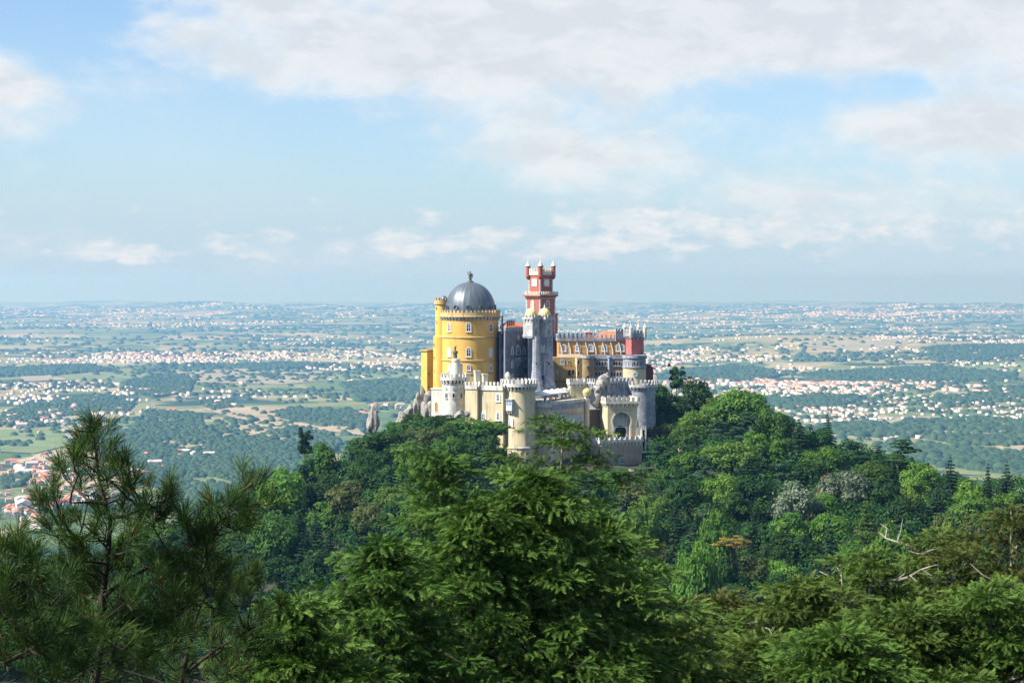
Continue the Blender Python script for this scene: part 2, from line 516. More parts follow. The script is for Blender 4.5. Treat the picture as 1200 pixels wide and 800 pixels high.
def ground_rel(x, y):
    """height of the wooded mountain relative to the eye, for arrays x, y"""
    x = np.asarray(x, dtype=float); y = np.asarray(y, dtype=float)
    px = 600 + F * x / np.maximum(y, 90.0)
    dr, zr = ridge(px)
    out = np.empty_like(x)
    fl = out.ravel(); xs = x.ravel(); ys = y.ravel(); drr = dr.ravel(); zrr = zr.ravel(); pxx = px.ravel()
    for i in range(fl.size):
        d = drr[i]; z = zrr[i]
        lowz = min(-102.0, z - 30)
        kd = [-400, 0, 14, 40, 100, 200, 330, 430, d - 40, d, d + 60, d + 160, d + 700, d + 1700, d + 2600]
        kz = [-30, -1.8, -7, -17, -38, -72, -104, lowz, z - 4.5, z, z - 4, z - 30, z - 210, -440, -470]
        fl[i] = np.interp(ys[i], kd, kz)
    return out


def ground_z(x, y):
    return H + float(ground_rel(np.array([x]), np.array([y]))[0])


def plain_z(x, y):
    x = np.asarray(x, float); y = np.asarray(y, float)
    d = np.hypot(x, y)
    a = x / np.maximum(y, 1.0)
    z = -d * d / (2 * RE)
    z = z + 12 * np.sin(x / 2100.0 + 1.3) * np.sin(y / 3300.0) * np.clip((d - 3000) / 4000, 0, 1)
    far = np.clip((d - 20000) / 12000, 0, 1) * np.clip((70000 - d) / 18000, 0, 1)
    z = z + far * (55 * (0.5 + 0.5 * np.sin(a * 21 + d / 9000.0)) + 45 * (0.5 + 0.5 * np.sin(a * 53 + 2.0 + d / 5000.0)) + 28 * np.sin(a * 117 + d / 3000.0))
    # the long low rise on the right, behind the nearer town
    z = z + 95 * np.exp(-((x - 1950) / 1500.0) ** 2 - ((y - 13200) / 2300.0) ** 2)
    return z


def build_land():
    # wooded mountain
    ys = np.concatenate([np.arange(-200, 100, 12), np.arange(100, 460, 10), np.arange(460, 960, 8), np.geomspace(960, 3300, 40)])
    xs = np.concatenate([-np.geomspace(420, 2600, 22)[::-1], np.arange(-400, 401, 8), np.geomspace(420, 2600, 22)])
    X, Y = np.meshgrid(xs, ys)
    rng = np.random.default_rng(3)
    Z = H + ground_rel(X, Y)
    Z += (np.sin(X / 17.0) * np.sin(Y / 23.0) + 0.6 * np.sin(X / 7.3 + Y / 9.1)) * np.clip((Y - 40) / 200, 0, 1)
    V = np.stack([X, Y, Z], -1).reshape(-1, 3)
    nx = len(xs); i = np.arange(len(ys) - 1)[:, None] * nx + np.arange(nx - 1)[None, :]
    Q = np.stack([i, i + 1, i + 1 + nx, i + nx], -1).reshape(-1, 4)
    m, k, b = new_mat('forest floor')
    geo = k.n.new('ShaderNodeNewGeometry')
    n = k.noise(geo.outputs['Position'], 0.12, 7, 0.65)
    k.put(b.inputs['Base Color'], k.mix(k.step(n, 0.35, 0.65), (0.022, 0.036, 0.014), (0.050, 0.044, 0.026)))
    b.inputs['Roughness'].default_value = 1.0
    o = link('hill', raw_mesh('hill', V, Q, m, smooth=True))
    tag(o, 'wooded mountain ridge falling to the plain', kind='structure')

    # the plain, curved like the earth, out past the horizon
    az = np.radians(np.concatenate([np.arange(-180, -50, 5.0), np.arange(-50, 50, 0.4), np.arange(50, 180.1, 5.0)]))
    rr = np.concatenate([[600, 1200], np.geomspace(2000, 84000, 260)])
    A, R = np.meshgrid(az, rr)
    X = R * np.sin(A); Y = R * np.cos(A)
    Z = plain_z(X, Y)
    Z[R < 2600] -= 4
    V = np.stack([X, Y, Z], -1).reshape(-1, 3)
    na = len(az); i = np.arange(len(rr) - 1)[:, None] * na + np.arange(na - 1)[None, :]
    Q = np.stack([i, i + 1, i + 1 + na, i + na], -1).reshape(-1, 4)
    m, k, b = new_mat('fields and scrub of the plain')
    geo = k.n.new('ShaderNodeNewGeometry')
    x, y, z = k.xyz(geo.outputs['Position'])
    P = k.vec(k.math('MULTIPLY', x, 0.001), k.math('MULTIPLY', y, 0.001), 0.0)
    wob = k.n.new('ShaderNodeTexNoise'); k.put(wob.inputs['Vector'], P)
    wob.inputs['Scale'].default_value = 1.6; wob.inputs['Detail'].default_value = 5
    Pw = k.vmath('ADD', P, k.vmath('MULTIPLY', k.vmath('SUBTRACT', wob.outputs['Color'], (0.5, 0.5, 0.5)), (0.55, 0.9, 0)))
    v = k.n.new('ShaderNodeTexVoronoi'); k.put(v.inputs['Vector'], k.vmath('MULTIPLY', Pw, (2.1, 1.25, 1.0)))
    v.inputs['Scale'].default_value = 1.0
    cr, cg, cb = k.xyz(v.outputs['Color'])
    fld = k.ramp(cr, [(0.0, (0.09, 0.14, 0.045)), (0.18, (0.15, 0.20, 0.065)), (0.36, (0.23, 0.24, 0.10)), (0.52, (0.34, 0.29, 0.15)), (0.70, (0.13, 0.18, 0.06)), (0.80, (0.42, 0.35, 0.21))], True)
    v2 = k.n.new('ShaderNodeTexVoronoi'); k.put(v2.inputs['Vector'], k.vmath('MULTIPLY', Pw, (7.0, 3.6, 1.0)))
    v2.inputs['Scale'].default_value = 1.0
    c2 = k.xyz(v2.outputs['Color'])[0]
    fld = k.mix(0.42, fld, k.ramp(c2, [(0.0, (0.06, 0.11, 0.04)), (0.4, (0.14, 0.17, 0.07)), (0.7, (0.23, 0.22, 0.12)), (0.88, (0.36, 0.32, 0.22))], True))
    scrub = k.noise(k.vmath('MULTIPLY', P, (0.62, 0.85, 1.0)), 1.5, 9, 0.62, 0.6)
    fld = k.mix(k.step(scrub, 0.54, 0.58), fld, (0.030, 0.062, 0.030))
    hed = k.noise(P, 9.0, 6, 0.7, 0.4)
    fld = k.mix(k.step(hed, 0.61, 0.66, 0, 0.7), fld, (0.034, 0.066, 0.032))
    fine = k.noise(P, 34.0, 4, 0.7)
    fld = k.mix(k.step(fine, 0.4, 0.7, 0, 0.35), fld, (0.05, 0.08, 0.035))
    k.put(b.inputs['Base Color'], fld)
    b.inputs['Roughness'].default_value = 1.0
    b.inputs['Specular IOR Level'].default_value = 0.05
    o = link('plain_ground', raw_mesh('plain_ground', V, Q, m, smooth=True))
    tag(o, 'wide plain of fields and scrub', kind='structure')


build_land()


def plain_pt(px, py, up=0.0):
    d = plain_dist(py)
    x = PX(px, d)
    return Vector((x, d, float(plain_z(x, d)) + up))


def fields():
    """the large bare fields and the road that can be told apart on the plain"""
    tan = plain_mat('dry stubble', (0.36, 0.30, 0.19), 1.0, var=0.3, scale=0.006, spec=0.05)
    grn = plain_mat('pale pasture', (0.17, 0.22, 0.09), 1.0, var=0.25, scale=0.01, spec=0.05)
    dry = plain_mat('bleached field', (0.30, 0.28, 0.19), 1.0, var=0.3, scale=0.01, spec=0.05)
    road = plain_mat('pale road', (0.40, 0.37, 0.33), 1.0, spec=0.1)
    def sheet(pts, m, name, up):
        P = [plain_pt(px, py, up) for px, py in pts]
        ctr = sum(P, Vector()) / len(P)
        rows = []
        n = len(P)
        edge = []
        for i in range(n):
            for t in (0, .25, .5, .75):
                edge.append(P[i].lerp(P[(i + 1) % n], t))
        V = []; Q = []
        K = 6
        for e in edge:
            for j in range(K + 1):
                p = ctr.lerp(e, j / K)
                V.append((p.x, p.y, float(plain_z(p.x, p.y)) + up))
        N = len(edge)
        for i in range(N):
            for j in range(K):
                a = i * (K + 1) + j; b = ((i + 1) % N) * (K + 1) + j
                Q.append((a, b, b + 1, a + 1))
        o = link(name, raw_mesh(name, np.array(V), np.array(Q), m))
        tag(o, kind='structure')
    sheet([(236, 482), (300, 479), (352, 481), (380, 497), (420, 506), (428, 514), (402, 511), (372, 504), (350, 511), (330, 519), (304, 512), (262, 517), (238, 509), (285, 496)], tan, 'field', 2.0)
    sheet([(62, 490), (96, 489), (132, 492), (128, 501), (108, 512), (84, 520), (72, 508)], dry, 'field', 2.0)
    sheet([(137, 494), (158, 488), (165, 496), (150, 515), (140, 512)], grn, 'field', 2.0)
    sheet([(0, 506), (70, 504), (84, 524), (40, 534), (0, 532)], grn, 'field', 2.0)
    sheet([(200, 436), (300, 431), (385, 436), (400, 445), (330, 452), (230, 449)], dry, 'field', 2.0)
    sheet([(360, 440), (470, 436), (490, 447), (420, 452)], grn, 'field', 2.0)
    sheet([(25, 440), (60, 437), (62, 446), (24, 448)], dry, 'field', 2.0)
    sheet([(68, 440), (150, 436), (178, 440), (160, 445), (80, 446)], grn, 'field', 2.0)
    sheet([(830, 487), (900, 482), (960, 490), (930, 503), (860, 506)], grn, 'field', 2.0)
    sheet([(1000, 470), (1085, 466), (1090, 474), (1010, 478)], grn, 'field', 2.0)
    sheet([(935, 418), (1010, 410), (1080, 414), (1020, 424)], dry, 'field', 2.0)
    sheet([(1040, 436), (1200, 430), (1210, 444), (1060, 448)], grn, 'field', 2.0)
    sheet([(1005, 494), (1100, 491), (1110, 498), (1010, 503)], dry, 'field', 2.0)
    # road that bends past the stubble on the left
    rp = [(62, 489), (66, 497), (74, 506), (82, 516), (88, 526)]
    V = []; Q = []
    for i, (px, py) in enumerate(rp):
        p = plain_pt(px, py, 3.0)
        for s in (-5, 5):
            V.append((p.x + s, p.y, p.z))
    for i in range(len(rp) - 1):
        Q.append((2 * i, 2 * i + 1, 2 * i + 3, 2 * i + 2))
    tag(link('road', raw_mesh('road', np.array(V), np.array(Q), road)), kind='structure')


fields()


# haze: one closed box of even air round everything, its top just above the castle
def haze():
    b = 86000.0
    mb = MB()
    mb.prism([(-b, -b), (b, -b), (b, b), (-b, b)], -620.0, H + 44.0)
    m = bpy.data.materials.new('haze air'); m.use_nodes = True
    k = NT(m.node_tree)
    k.n.remove(k.n['Principled BSDF'])
    v = k.n.new('ShaderNodeVolumePrincipled')
    v.inputs['Color'].default_value = (0.21, 0.50, 1.0, 1)
    v.inputs['Absorption Color'].default_value = (0.78, 0.71, 1, 1)
    v.inputs['Density'].default_value = 5.9e-5
    v.inputs['Anisotropy'].default_value = 0.5
    k.l.new(v.outputs[0], k.n['Material Output'].inputs['Volume'])
    o = mb.build('haze', m, None, (0, 0, 0), smooth=False)
    tag(o, 'thin blue haze lying over the whole plain', kind='stuff')


haze()
# ------------------------------------------------------------------ the castle
def axes(theta):
    t = math.radians(theta)
    return Vector((math.cos(t), math.sin(t))), Vector((-math.sin(t), math.cos(t)))


def window(root, p, n, w, h, arch='round', fm='frame', pm='pane', fw=0.28, bars=True, label=None, proud=0.16, name='window'):
    """framed window on a wall: p centre of its sill line, n outward 2D normal; frame is a part, pane its sub-part"""
    n = Vector((n[0], n[1])).normalized(); u = Vector((-n.y, n.x))
    def outline(hw, z0, z1):
        pts = [(-hw, z0), (hw, z0)]
        if arch == 'round':
            for i in range(0, 9):
                a = math.pi * i / 8
                pts.append((hw * math.cos(a), z1 - hw + hw * math.sin(a)))
        elif arch == 'gothic':
            for i in range(0, 6):
                a = math.pi / 3 * i / 5
                pts.append((-hw + 2 * hw * math.cos(a), z1 - 1.73 * hw + 2 * hw * math.sin(a)))
            for i in range(4, -1, -1):
                a = math.pi / 3 * i / 5
                pts.append((hw - 2 * hw * math.cos(a), z1 - 1.73 * hw + 2 * hw * math.sin(a)))
        elif arch == 'disc':
            pts = [(hw * math.cos(2 * math.pi * i / 16), (z0 + z1) / 2 + hw * math.sin(2 * math.pi * i / 16)) for i in range(16)]
        else:
            pts += [(hw, z1), (-hw, z1)]
        return pts
    def world(q, off):
        return (p[0] + u.x * q[0] + n.x * off, p[1] + u.y * q[0] + n.y * off, p[2] + q[1])
    a = outline(w / 2, 0, h)
    if arch == 'disc':
        bq = outline(w / 2 - fw, 0, h)
    else:
        bq = outline(w / 2 - fw, fw * 0.8, h - fw)
    N = len(a)
    mb = MB()
    vs = [world(q, proud) for q in a] + [world(q, proud) for q in bq] + [world(q, -0.2) for q in a] + [world(q, 0.02) for q in bq]
    fs = []
    for i in range(N):
        j = (i + 1) % N
        fs += [[i, j, N + j, N + i], [i, 2 * N + i, 2 * N + j, j], [N + i, N + j, 3 * N + j, 3 * N + i]]
    mb.add(vs, fs)
    if arch == 'rect' or arch == 'round':   # sill
        q = [(-w / 2 - 0.12, -0.22), (w / 2 + 0.12, -0.22), (w / 2 + 0.12, 0.0), (-w / 2 - 0.12, 0.0)]
        vs = [world(x, proud + 0.14) for x in q] + [world(x, -0.1) for x in q]
        mb.add(vs, [[0, 1, 2, 3], [0, 4, 5, 1], [1, 5, 6, 2], [2, 6, 7, 3], [3, 7, 4, 0]])
    f = mb.build(name, M[fm], root, smooth=False)
    if label: f['label'] = label
    pb = MB()
    pb.add([world(q, 0.045) for q in bq], [list(range(N))], 0)
    if bars and w > 0.9:
        t = 0.07
        zs = [h * 0.45, h * 0.72] if h > 1.6 else [h * 0.5]
        rects = [(-t, fw, t, h - fw * 1.1)] + [(-w / 2 + fw, z - t, w / 2 - fw, z + t) for z in zs]
        for k_, (x0, z0, x1, z1) in enumerate(rects):
            q = [(x0, z0), (x1, z0), (x1, z1), (x0, z1)]
            pb.add([world(x, 0.07 + 0.006 * k_) for x in q], [[0, 1, 2, 3]], 1)
    pb.build('pane', [M[pm], M['frame']], f, smooth=False)
    return f


def merlons_line(mb, p0, p1, z, h, w, gap, thick, m=0, pointed=False):
    p0 = Vector(p0[:2]); p1 = Vector(p1[:2]); d = p1 - p0; Ln = d.length; d.normalize(); n = Vector((d.y, -d.x))
    k = max(1, int(round((Ln + gap) / (w + gap)))); st = (Ln + gap) / k; w = st - gap
    for i in range(k):
        a = p0 + d * (i * st) - n * thick
        mb.frame_box(a, d, n, z, z + h, w, thick, m)
        if pointed:
            c = [a, a + d * w, a + d * w + n * thick, a + n * thick]
            ctr = a + d * w / 2 + n * thick / 2
            b = len(mb.v)
            mb.add([(q.x, q.y, z + h) for q in c] + [(ctr.x, ctr.y, z + h * 1.5)], [[0, 1, 4], [1, 2, 4], [2, 3, 4], [3, 0, 4]], m)


def merlons_ring(mb, c, r, z, h, n, fill, thick, m=0):
    for i in range(n):
        a0 = 2 * math.pi * i / n; a1 = a0 + 2 * math.pi / n * fill
        am = (a0 + a1) / 2
        poly = []
        for a, q in ((a0, r), (am, r), (a1, r), (a1, r - thick), (am, r - thick), (a0, r - thick)):
            poly.append((c[0] + q * math.cos(a), c[1] + q * math.sin(a)))
        mb.prism(poly, z, z + h, m)


def corbels_ring(mb, c, r, out, z0, z1, n, m=0):
    for i in range(n):
        a0 = 2 * math.pi * i / n; a1 = a0 + 2 * math.pi / n * 0.5
        lo = [(c[0] + q * math.cos(a), c[1] + q * math.sin(a)) for a, q in ((a0, r + out * 0.25), (a1, r + out * 0.25), (a1, r - 0.2), (a0, r - 0.2))]
        hi = [(c[0] + q * math.cos(a), c[1] + q * math.sin(a)) for a, q in ((a0, r + out), (a1, r + out), (a1, r - 0.2), (a0, r - 0.2))]
        mb.prism(lo, z0, z1, m, top=hi)


def corbels_line(mb, p0, p1, out, z0, z1, pitch, m=0):
    p0 = Vector(p0[:2]); p1 = Vector(p1[:2]); d = p1 - p0; Ln = d.length; d.normalize(); n = Vector((d.y, -d.x))
    k = max(2, int(Ln / pitch)); st = Ln / k
    for i in range(k):
        a = p0 + d * (i * st + st * 0.25)
        lo = [a - n * 0.15, a + d * st * 0.5 - n * 0.15, a + d * st * 0.5 + n * out * 0.3, a + n * out * 0.3]
        hi = [a - n * 0.15, a + d * st * 0.5 - n * 0.15, a + d * st * 0.5 + n * out, a + n * out]
        mb.prism([tuple(q) for q in lo], z0, z1, m, top=[tuple(q) for q in hi])


def ngon(c, r, n, a0=0.0):
    return [(c[0] + r * math.cos(a0 + 2 * math.pi * i / n), c[1] + r * math.sin(a0 + 2 * math.pi * i / n)) for i in range(n)]


class Block:
    """a rectangular building: front corner at photo column px and distance d; shaded face runs along a (towards the right), lit face along b"""
    left = None          # another place for the fourth corner
    def __init__(self, px, d, theta, wa, wb, top, bot):
        self.c = Vector((PX(px, d), d)); self.d = d
        self.a, self.b = axes(theta)
        self.wa, self.wb = wa, wb
        self.z1 = PZ(top, d); self.z0 = PZ(bot, d)
        self.na = -self.b     # outward normal of the face along a
        self.nb = -self.a     # outward normal of the face along b

    def poly(self, g=0.0):
        c = self.c - self.a * g - self.b * g
        wa, wb = self.wa + 2 * g, self.wb + 2 * g
        last = c + self.b * wb
        if self.left is not None: last = Vector(self.left) + Vector((-g, g))
        return [tuple(c), tuple(c + self.a * wa), tuple(c + self.a * wa + self.b * wb), tuple(last)]

    def on_a(self, px, py):
        """point on the a face at photo (px, py)"""
        k = (px - 600.0) / F
        t = (k * self.c.y - self.c.x) / (self.a.x - k * self.a.y)
        q = self.c + self.a * t
        return (q.x, q.y, PZ(py, q.y))

    def on_b(self, px, py):
        k = (px - 600.0) / F
        t = (k * self.c.y - self.c.x) / (self.b.x - k * self.b.y)
        q = self.c + self.b * t
        return (q.x, q.y, PZ(py, q.y))

    def origin(self):
        q = self.c + self.a * self.wa / 2 + self.b * self.wb / 2
        return (q.x, q.y, self.z0)


def on_drum(c, r, px, py, depth_front=True):
    """point and outward normal on the near side of an upright cylinder at photo (px, py)"""
    k = (px - 600.0) / F
    A = 1 + k * k; B = -2 * (k * c[0] + c[1]); Cc = c[0] ** 2 + c[1] ** 2 - r * r
    disc = max(B * B - 4 * A * Cc, 0.0)
    y = (-B - math.sqrt(disc)) / (2 * A)
    x = k * y
    n = Vector((x - c[0], y - c[1])).normalized()
    return (x, y, PZ(py, y)), n


def battlement(root, blk, z, h, w, gap, out, wall_m, corb=True, band=0.9, pointed=False, thick=0.45, name='parapet'):
    """overhanging parapet with merlons round a block"""
    mb = MB()
    P = blk.poly(out); I = blk.poly(out - thick)
    for i in range(4):
        j = (i + 1) % 4
        mb.prism([P[i], P[j], I[j], I[i]], z - band, z)
        merlons_line(mb, P[i], P[j], z, h, w, gap, thick, 0, pointed)
    o = mb.build(name, wall_m, root, smooth=False)
    if corb:
        cb = MB(); Q = blk.poly(0.0)
        for i in range(4):
            corbels_line(cb, Q[i], Q[(i + 1) % 4], out - 0.03, z - band - 1.15, z - band - 0.01, 1.35)
        cb.build('corbel', wall_m, root, smooth=False)
    # roof deck inside the parapet
    dk = MB(); dk.prism(blk.poly(out - thick - 0.02), z - band - 0.3, z - band + 0.15)
    dk.build('roof', M['paving'], root, smooth=False)
    return o


def yellow_tower():
    c = (PX(551, 775), 775.0); r = 33.2 * 775 / F
    df = c[1] - r * 0.7
    Z = lambda py: PZ(py, df)
    t = thing('round_tower', 'great yellow round tower under a grey dome with a bronze figure', 'tower', (c[0], c[1], Z(474)))
    w = MB(); w.lathe(c, [(r * 1.01, Z(474)), (r, Z(440)), (r, Z(372.5)), (r + 0.05, Z(371.5))], 72)
    w.build('wall', M['yellow'], t)
    for py in (395.2, 422.2, 437.2):
        s = MB(); s.lathe(c, [(r - 0.1, Z(py + 0.9)), (r + 0.26, Z(py + 0.7)), (r + 0.30, Z(py - 0.3)), (r - 0.1, Z(py - 0.8))], 72)
        s.build('string_course', M['yellow_trim'], t)
    cb = MB(); corbels_ring(cb, c, r, 0.85, Z(375.4), Z(371.6), 48); cb.build('corbel', M['grey_pale'], t, smooth=False)
    p = MB(); p.lathe(c, [(r + 0.1, Z(371.8)), (r + 0.85, Z(371.4)), (r + 0.85, Z(370.2)), (r + 0.7, Z(369.8)), (r + 0.7, Z(366.4)), (r + 0.15, Z(366.4)), (r + 0.15, Z(370)), (r - 2.0, Z(370.0))], 72)
    merlons_ring(p, c, r + 0.7, Z(366.4), 0.9, 44, 0.55, 0.45)
    p.build('parapet', M['yellow_trim'], t)
    rd = 29.8 * 775 / F; zd = Z(366.5); hd = Z(330.6) - zd
    prof = [(rd + 0.25, zd - 1.5), (rd + 0.25, zd), (rd, zd + 0.05)]
    for i in range(1, 19):
        a = math.pi / 2 * i / 18
        prof.append((max(rd * math.cos(a) ** 0.94, 0.25) if i < 18 else 0.25, zd + hd * math.sin(a)))
    d = MB(); d.lathe(c, prof, 144, 0, 0.0, lambda i: 1.012 if i % 6 == 0 else 1.0)
    dm = d.build('dome', M['dome'], t)
    # round dormers at the foot of the dome
    for i in range(12):
        a = math.radians(-93 + i * 30)
        q = Vector((math.cos(a), math.sin(a)))
        zc = zd + 1.9
        rr = rd * 0.985
        ob = MB(); vs = []; fs = []
        uu = Vector((-q.y, q.x)); K = 14
        for R_, o_ in ((0.95, -0.8), (0.95, 0.38), (0.62, 0.38), (0.62, 0.02)):
            for k_ in range(K):
                g = 2 * math.pi * k_ / K
                vs.append((c[0] + q.x * (rr + o_) + uu.x * R_ * math.cos(g), c[1] + q.y * (rr + o_) + uu.y * R_ * math.cos(g), zc + R_ * math.sin(g)))
        for s in range(3):
            for k_ in range(K):
                fs.append([s * K + k_, s * K + (k_ + 1) % K, (s + 1) * K + (k_ + 1) % K, (s + 1) * K + k_])
        ob.add(vs, fs); o = ob.build('round_dormer', M['dome'], dm)
        # its glass is one mesh with the dormer ring (second material)
    f = MB()
    zt = zd + hd
    f.lathe(c, [(1.3, zt - 0.25), (1.2, zt + 0.35), (0.62, zt + 0.5), (0.5, zt + 1.3), (0.8, zt + 1.55), (0.5, zt + 1.7)], 16)
    f.lathe((c[0], c[1]), [(0.5, zt + 1.6), (0.62, zt + 2.2), (0.78, zt + 2.9), (0.5, zt + 3.25), (0.22, zt + 3.35), (0.3, zt + 3.6), (0.22, zt + 3.9), (0.05, zt + 4.0)], 12)
    f.tube([(c[0] + 0.6, c[1], zt + 3.1), (c[0] + 0.95, c[1] - 0.2, zt + 2.2), (c[0] + 0.7, c[1] - 0.3, zt + 1.5)], [0.2, 0.17, 0.12], 6)
    f.tube([(c[0] - 0.5, c[1], zt + 3.1), (c[0] - 0.9, c[1] - 0.2, zt + 3.4), (c[0] - 0.8, c[1] - 0.2, zt + 4.1)], [0.19, 0.15, 0.08], 6)
    f.build('statue', M['bronze'], t)
    cols = [526.3, 549.2, 574.8]
    for ci, px in enumerate(cols):
        for ri, (py, w_, h_, ar, pm) in enumerate(((388.7, 1.9, 3.4, 'round', 'pane'), (418.0, 1.95, 3.4, 'round', 'pane_white'), (434.0, 1.6, 2.3, 'round', 'pane'))):
            q, n = on_drum(c, r, px, py)
            if ci == 0: pm = ['shutter_red', 'pane_white', 'pane_white'][ri]
            if ci == 1 and ri == 1: pm = 'pane'
            window(t, q, n, w_, h_, ar, 'frame', pm, 0.3)


def stair_turret():
    c = (PX(517.5, 776), 776.0)
    Z = lambda py: PZ(py, 774)
    r1 = 7.1 * 776 / F; r2 = 9.6 * 776 / F
    t = thing('stair_turret', 'slim yellow stair turret clinging to the left of the domed tower', 'turret', (c[0], c[1], Z(476)))
    w = MB(); w.lathe(c, [(r2 * 1.05, Z(476)), (r2, Z(394.5)), (r1 + 0.1, Z(392.8)), (r1, Z(357))], 32); w.build('wall', M['yellow'], t)
    p = MB(); p.lathe(c, [(r1, Z(357.5)), (r1 + 0.4, Z(356.5)), (r1 + 0.4, Z(351.8)), (r1 - 0.1, Z(351.8)), (r1 - 0.1, Z(355.5)), (0.3, Z(355.5))], 32)
    merlons_ring(p, c, r1 + 0.4, Z(351.8), 0.9, 14, 0.58, 0.45); p.build('parapet', M['yellow_trim'], t)
    d = MB(); cc = (c[0] + 0.9, c[1] + 0.3)
    d.lathe(cc, [(1.25, Z(356))] + [(1.25 * math.cos(a), Z(352) + 1.7 * math.sin(a)) for a in (0, .3, .6, .9, 1.2, 1.45)], 20); d.build('cap', M['dome'], t)
    for py in (362, 378, 405, 420, 435, 450):
        q, n = on_drum(c, r1 if py < 394 else r2, 511.6 if py < 394 else 508.8, py)
        window(t, q, n, 0.55, 0.8, 'rect', 'yellow_trim', 'void', 0.08, False, name='slit_window')


def yellow_block():
    B = Block(500.5, 781, 52, 6.5, 3.0, 411.5, 478)
    t = thing('yellow_block', 'plain low yellow annex beside the stair turret', 'building', B.origin())
    w = MB(); w.prism(B.poly(0), B.z0, B.z1, 0, top=B.poly(-0.12)); w.build('wall', M['yellow'], t, smooth=False)
    k = MB(); k.prism(B.poly(0.3), B.z1 + 0.01, B.z1 + 0.55); k.build('cornice', M['yellow_trim'], t, smooth=False)
    for py in (440, 455):
        window(t, B.on_a(502.3, py), B.na, 0.8, 1.3, 'rect', 'yellow_trim', 'pane', 0.15)


def grey_palace():
    B = Block(592, 758, 60, 16.5, 9, 386.5, 470); B.left = (PX(587.5, 785), 785.0)
    t = thing('grey_palace', 'blue grey palace block with a terracotta roof between domed tower and twin turrets', 'building', B.origin())
    w = MB(); w.prism(B.poly(), B.z0, B.z1); w.build('wall', M['grey_stone'], t, smooth=False)
    # set-back bay next to the yellow tower
    B2 = Block(585.2, 768, 60, 9, 4, 389, 470); B2.left = (PX(583.5, 782), 782.0)
    s = MB(); s.prism(B2.poly(), B2.z0, B2.z1); s.build('side_bay', M['grey_stone'], t, smooth=False)
    k = MB(); k.prism(B.poly(0.55), B.z1 + 0.005, B.z1 + 0.9); k.prism(B.poly(0.35), B.z1 - 0.6, B.z1 + 0.002); k.build('cornice', M['rampart'], t, smooth=False)
    P = B.poly(0.5); zt = B.z1 + 0.92; ctr0 = (Vector(P[0]) + Vector(P[3])) / 2; ctr1 = (Vector(P[1]) + Vector(P[2])) / 2
    dd = (ctr1 - ctr0); r0 = ctr0 + dd * 0.3; r1 = ctr0 + dd * 0.7
    rf = MB(); zr = zt + 1.9
    rf.add([(*P[0], zt), (*P[1], zt), (*P[2], zt), (*P[3], zt), (r0.x, r0.y, zr), (r1.x, r1.y, zr)], [[0, 1, 5, 4], [1, 2, 5], [2, 3, 4, 5], [3, 0, 4], [3, 2, 1, 0]])
    ro = rf.build('roof', M['roof'], t, smooth=False)
    for px, py, d_ in ((588.5, 371, 766), (594.5, 376.5, 760), (597, 376, 762), (599.5, 376, 764), (602, 376.5, 766)):
        ch = MB(); q = (PX(px, d_), d_); ww = 0.35
        ch.prism(ngon(q, ww, 8), B.z1 - 1.5, PZ(py, d_)); ch.lathe(q, [(ww + 0.15, PZ(py, d_) + 0.01), (0.05, PZ(py, d_) + 0.6)], 8)
        ch.build('chimney', M['iron'], ro)
    for px in (607.2,):
        window(t, B.on_a(px, 416), B.na, 3.4, 3.9, 'gothic', 'frame', 'pane_blue', 0.36)
    for px in (600.2, 613.8, 617.2):
        window(t, B.on_a(px, 415.4), B.na, 1.9, 3.1, 'gothic', 'frame', 'pane_blue', 0.26)
    for px in (600.2, 615.8):
        window(t, B.on_a(px, 431), B.na, 1.7, 2.7, 'gothic', 'frame', 'pane_blue', 0.26)
        window(t, B.on_a(px, 445), B.na, 1.7, 2.3, 'gothic', 'frame', 'pane_blue', 0.26)
    window(t, B.on_a(607.4, 398), B.na, 1.3, 1.9, 'gothic', 'frame', 'pane_blue', 0.2)
    for py, h in ((416.5, 2.9), (431, 2.6), (445, 2.2)):
        window(t, B2.on_a(590.2, py), B2.na, 1.5, h, 'gothic', 'frame', 'pane_blue', 0.25)
    s = MB(); s.prism(B.poly(0.14), PZ(421.8, 762), PZ(420.9, 762)); s.build('string_course', M['rampart'], t, smooth=False)
    # stone balcony
    q0 = Vector(B.on_a(603.6, 421)); q1 = Vector(B.on_a(615.4, 421))
    bl = MB(); n = B.na
    a0 = Vector((q0.x, q0.y)); ln = (Vector((q1.x, q1.y)) - a0).length
    bl.frame_box(a0, B.a, n, q0.z - 1.0, q0.z - 0.6, ln, 1.9)
    bl.frame_box(a0 + n * 1.65, B.a, n, q0.z - 0.59, q0.z + 0.75, ln, 0.24)
    for e in (0, ln - 0.24):
        bl.frame_box(a0 + B.a * e, B.a, n, q0.z - 0.59, q0.z + 0.74, 0.24, 1.64)
    for f_ in (0.1, 0.45, 0.8):
        a1 = a0 + B.a * ln * f_
        bl.prism([tuple(a1), tuple(a1 + B.a * 0.6), tuple(a1 + B.a * 0.6 + n * 0.3), tuple(a1 + n * 0.3)], q0.z - 3.4, q0.z - 1.02, 0, top=[tuple(a1), tuple(a1 + B.a * 0.6), tuple(a1 + B.a * 0.6 + n * 1.6), tuple(a1 + n * 1.6)])
    bl.build('balcony', M['rampart'], t, smooth=False)


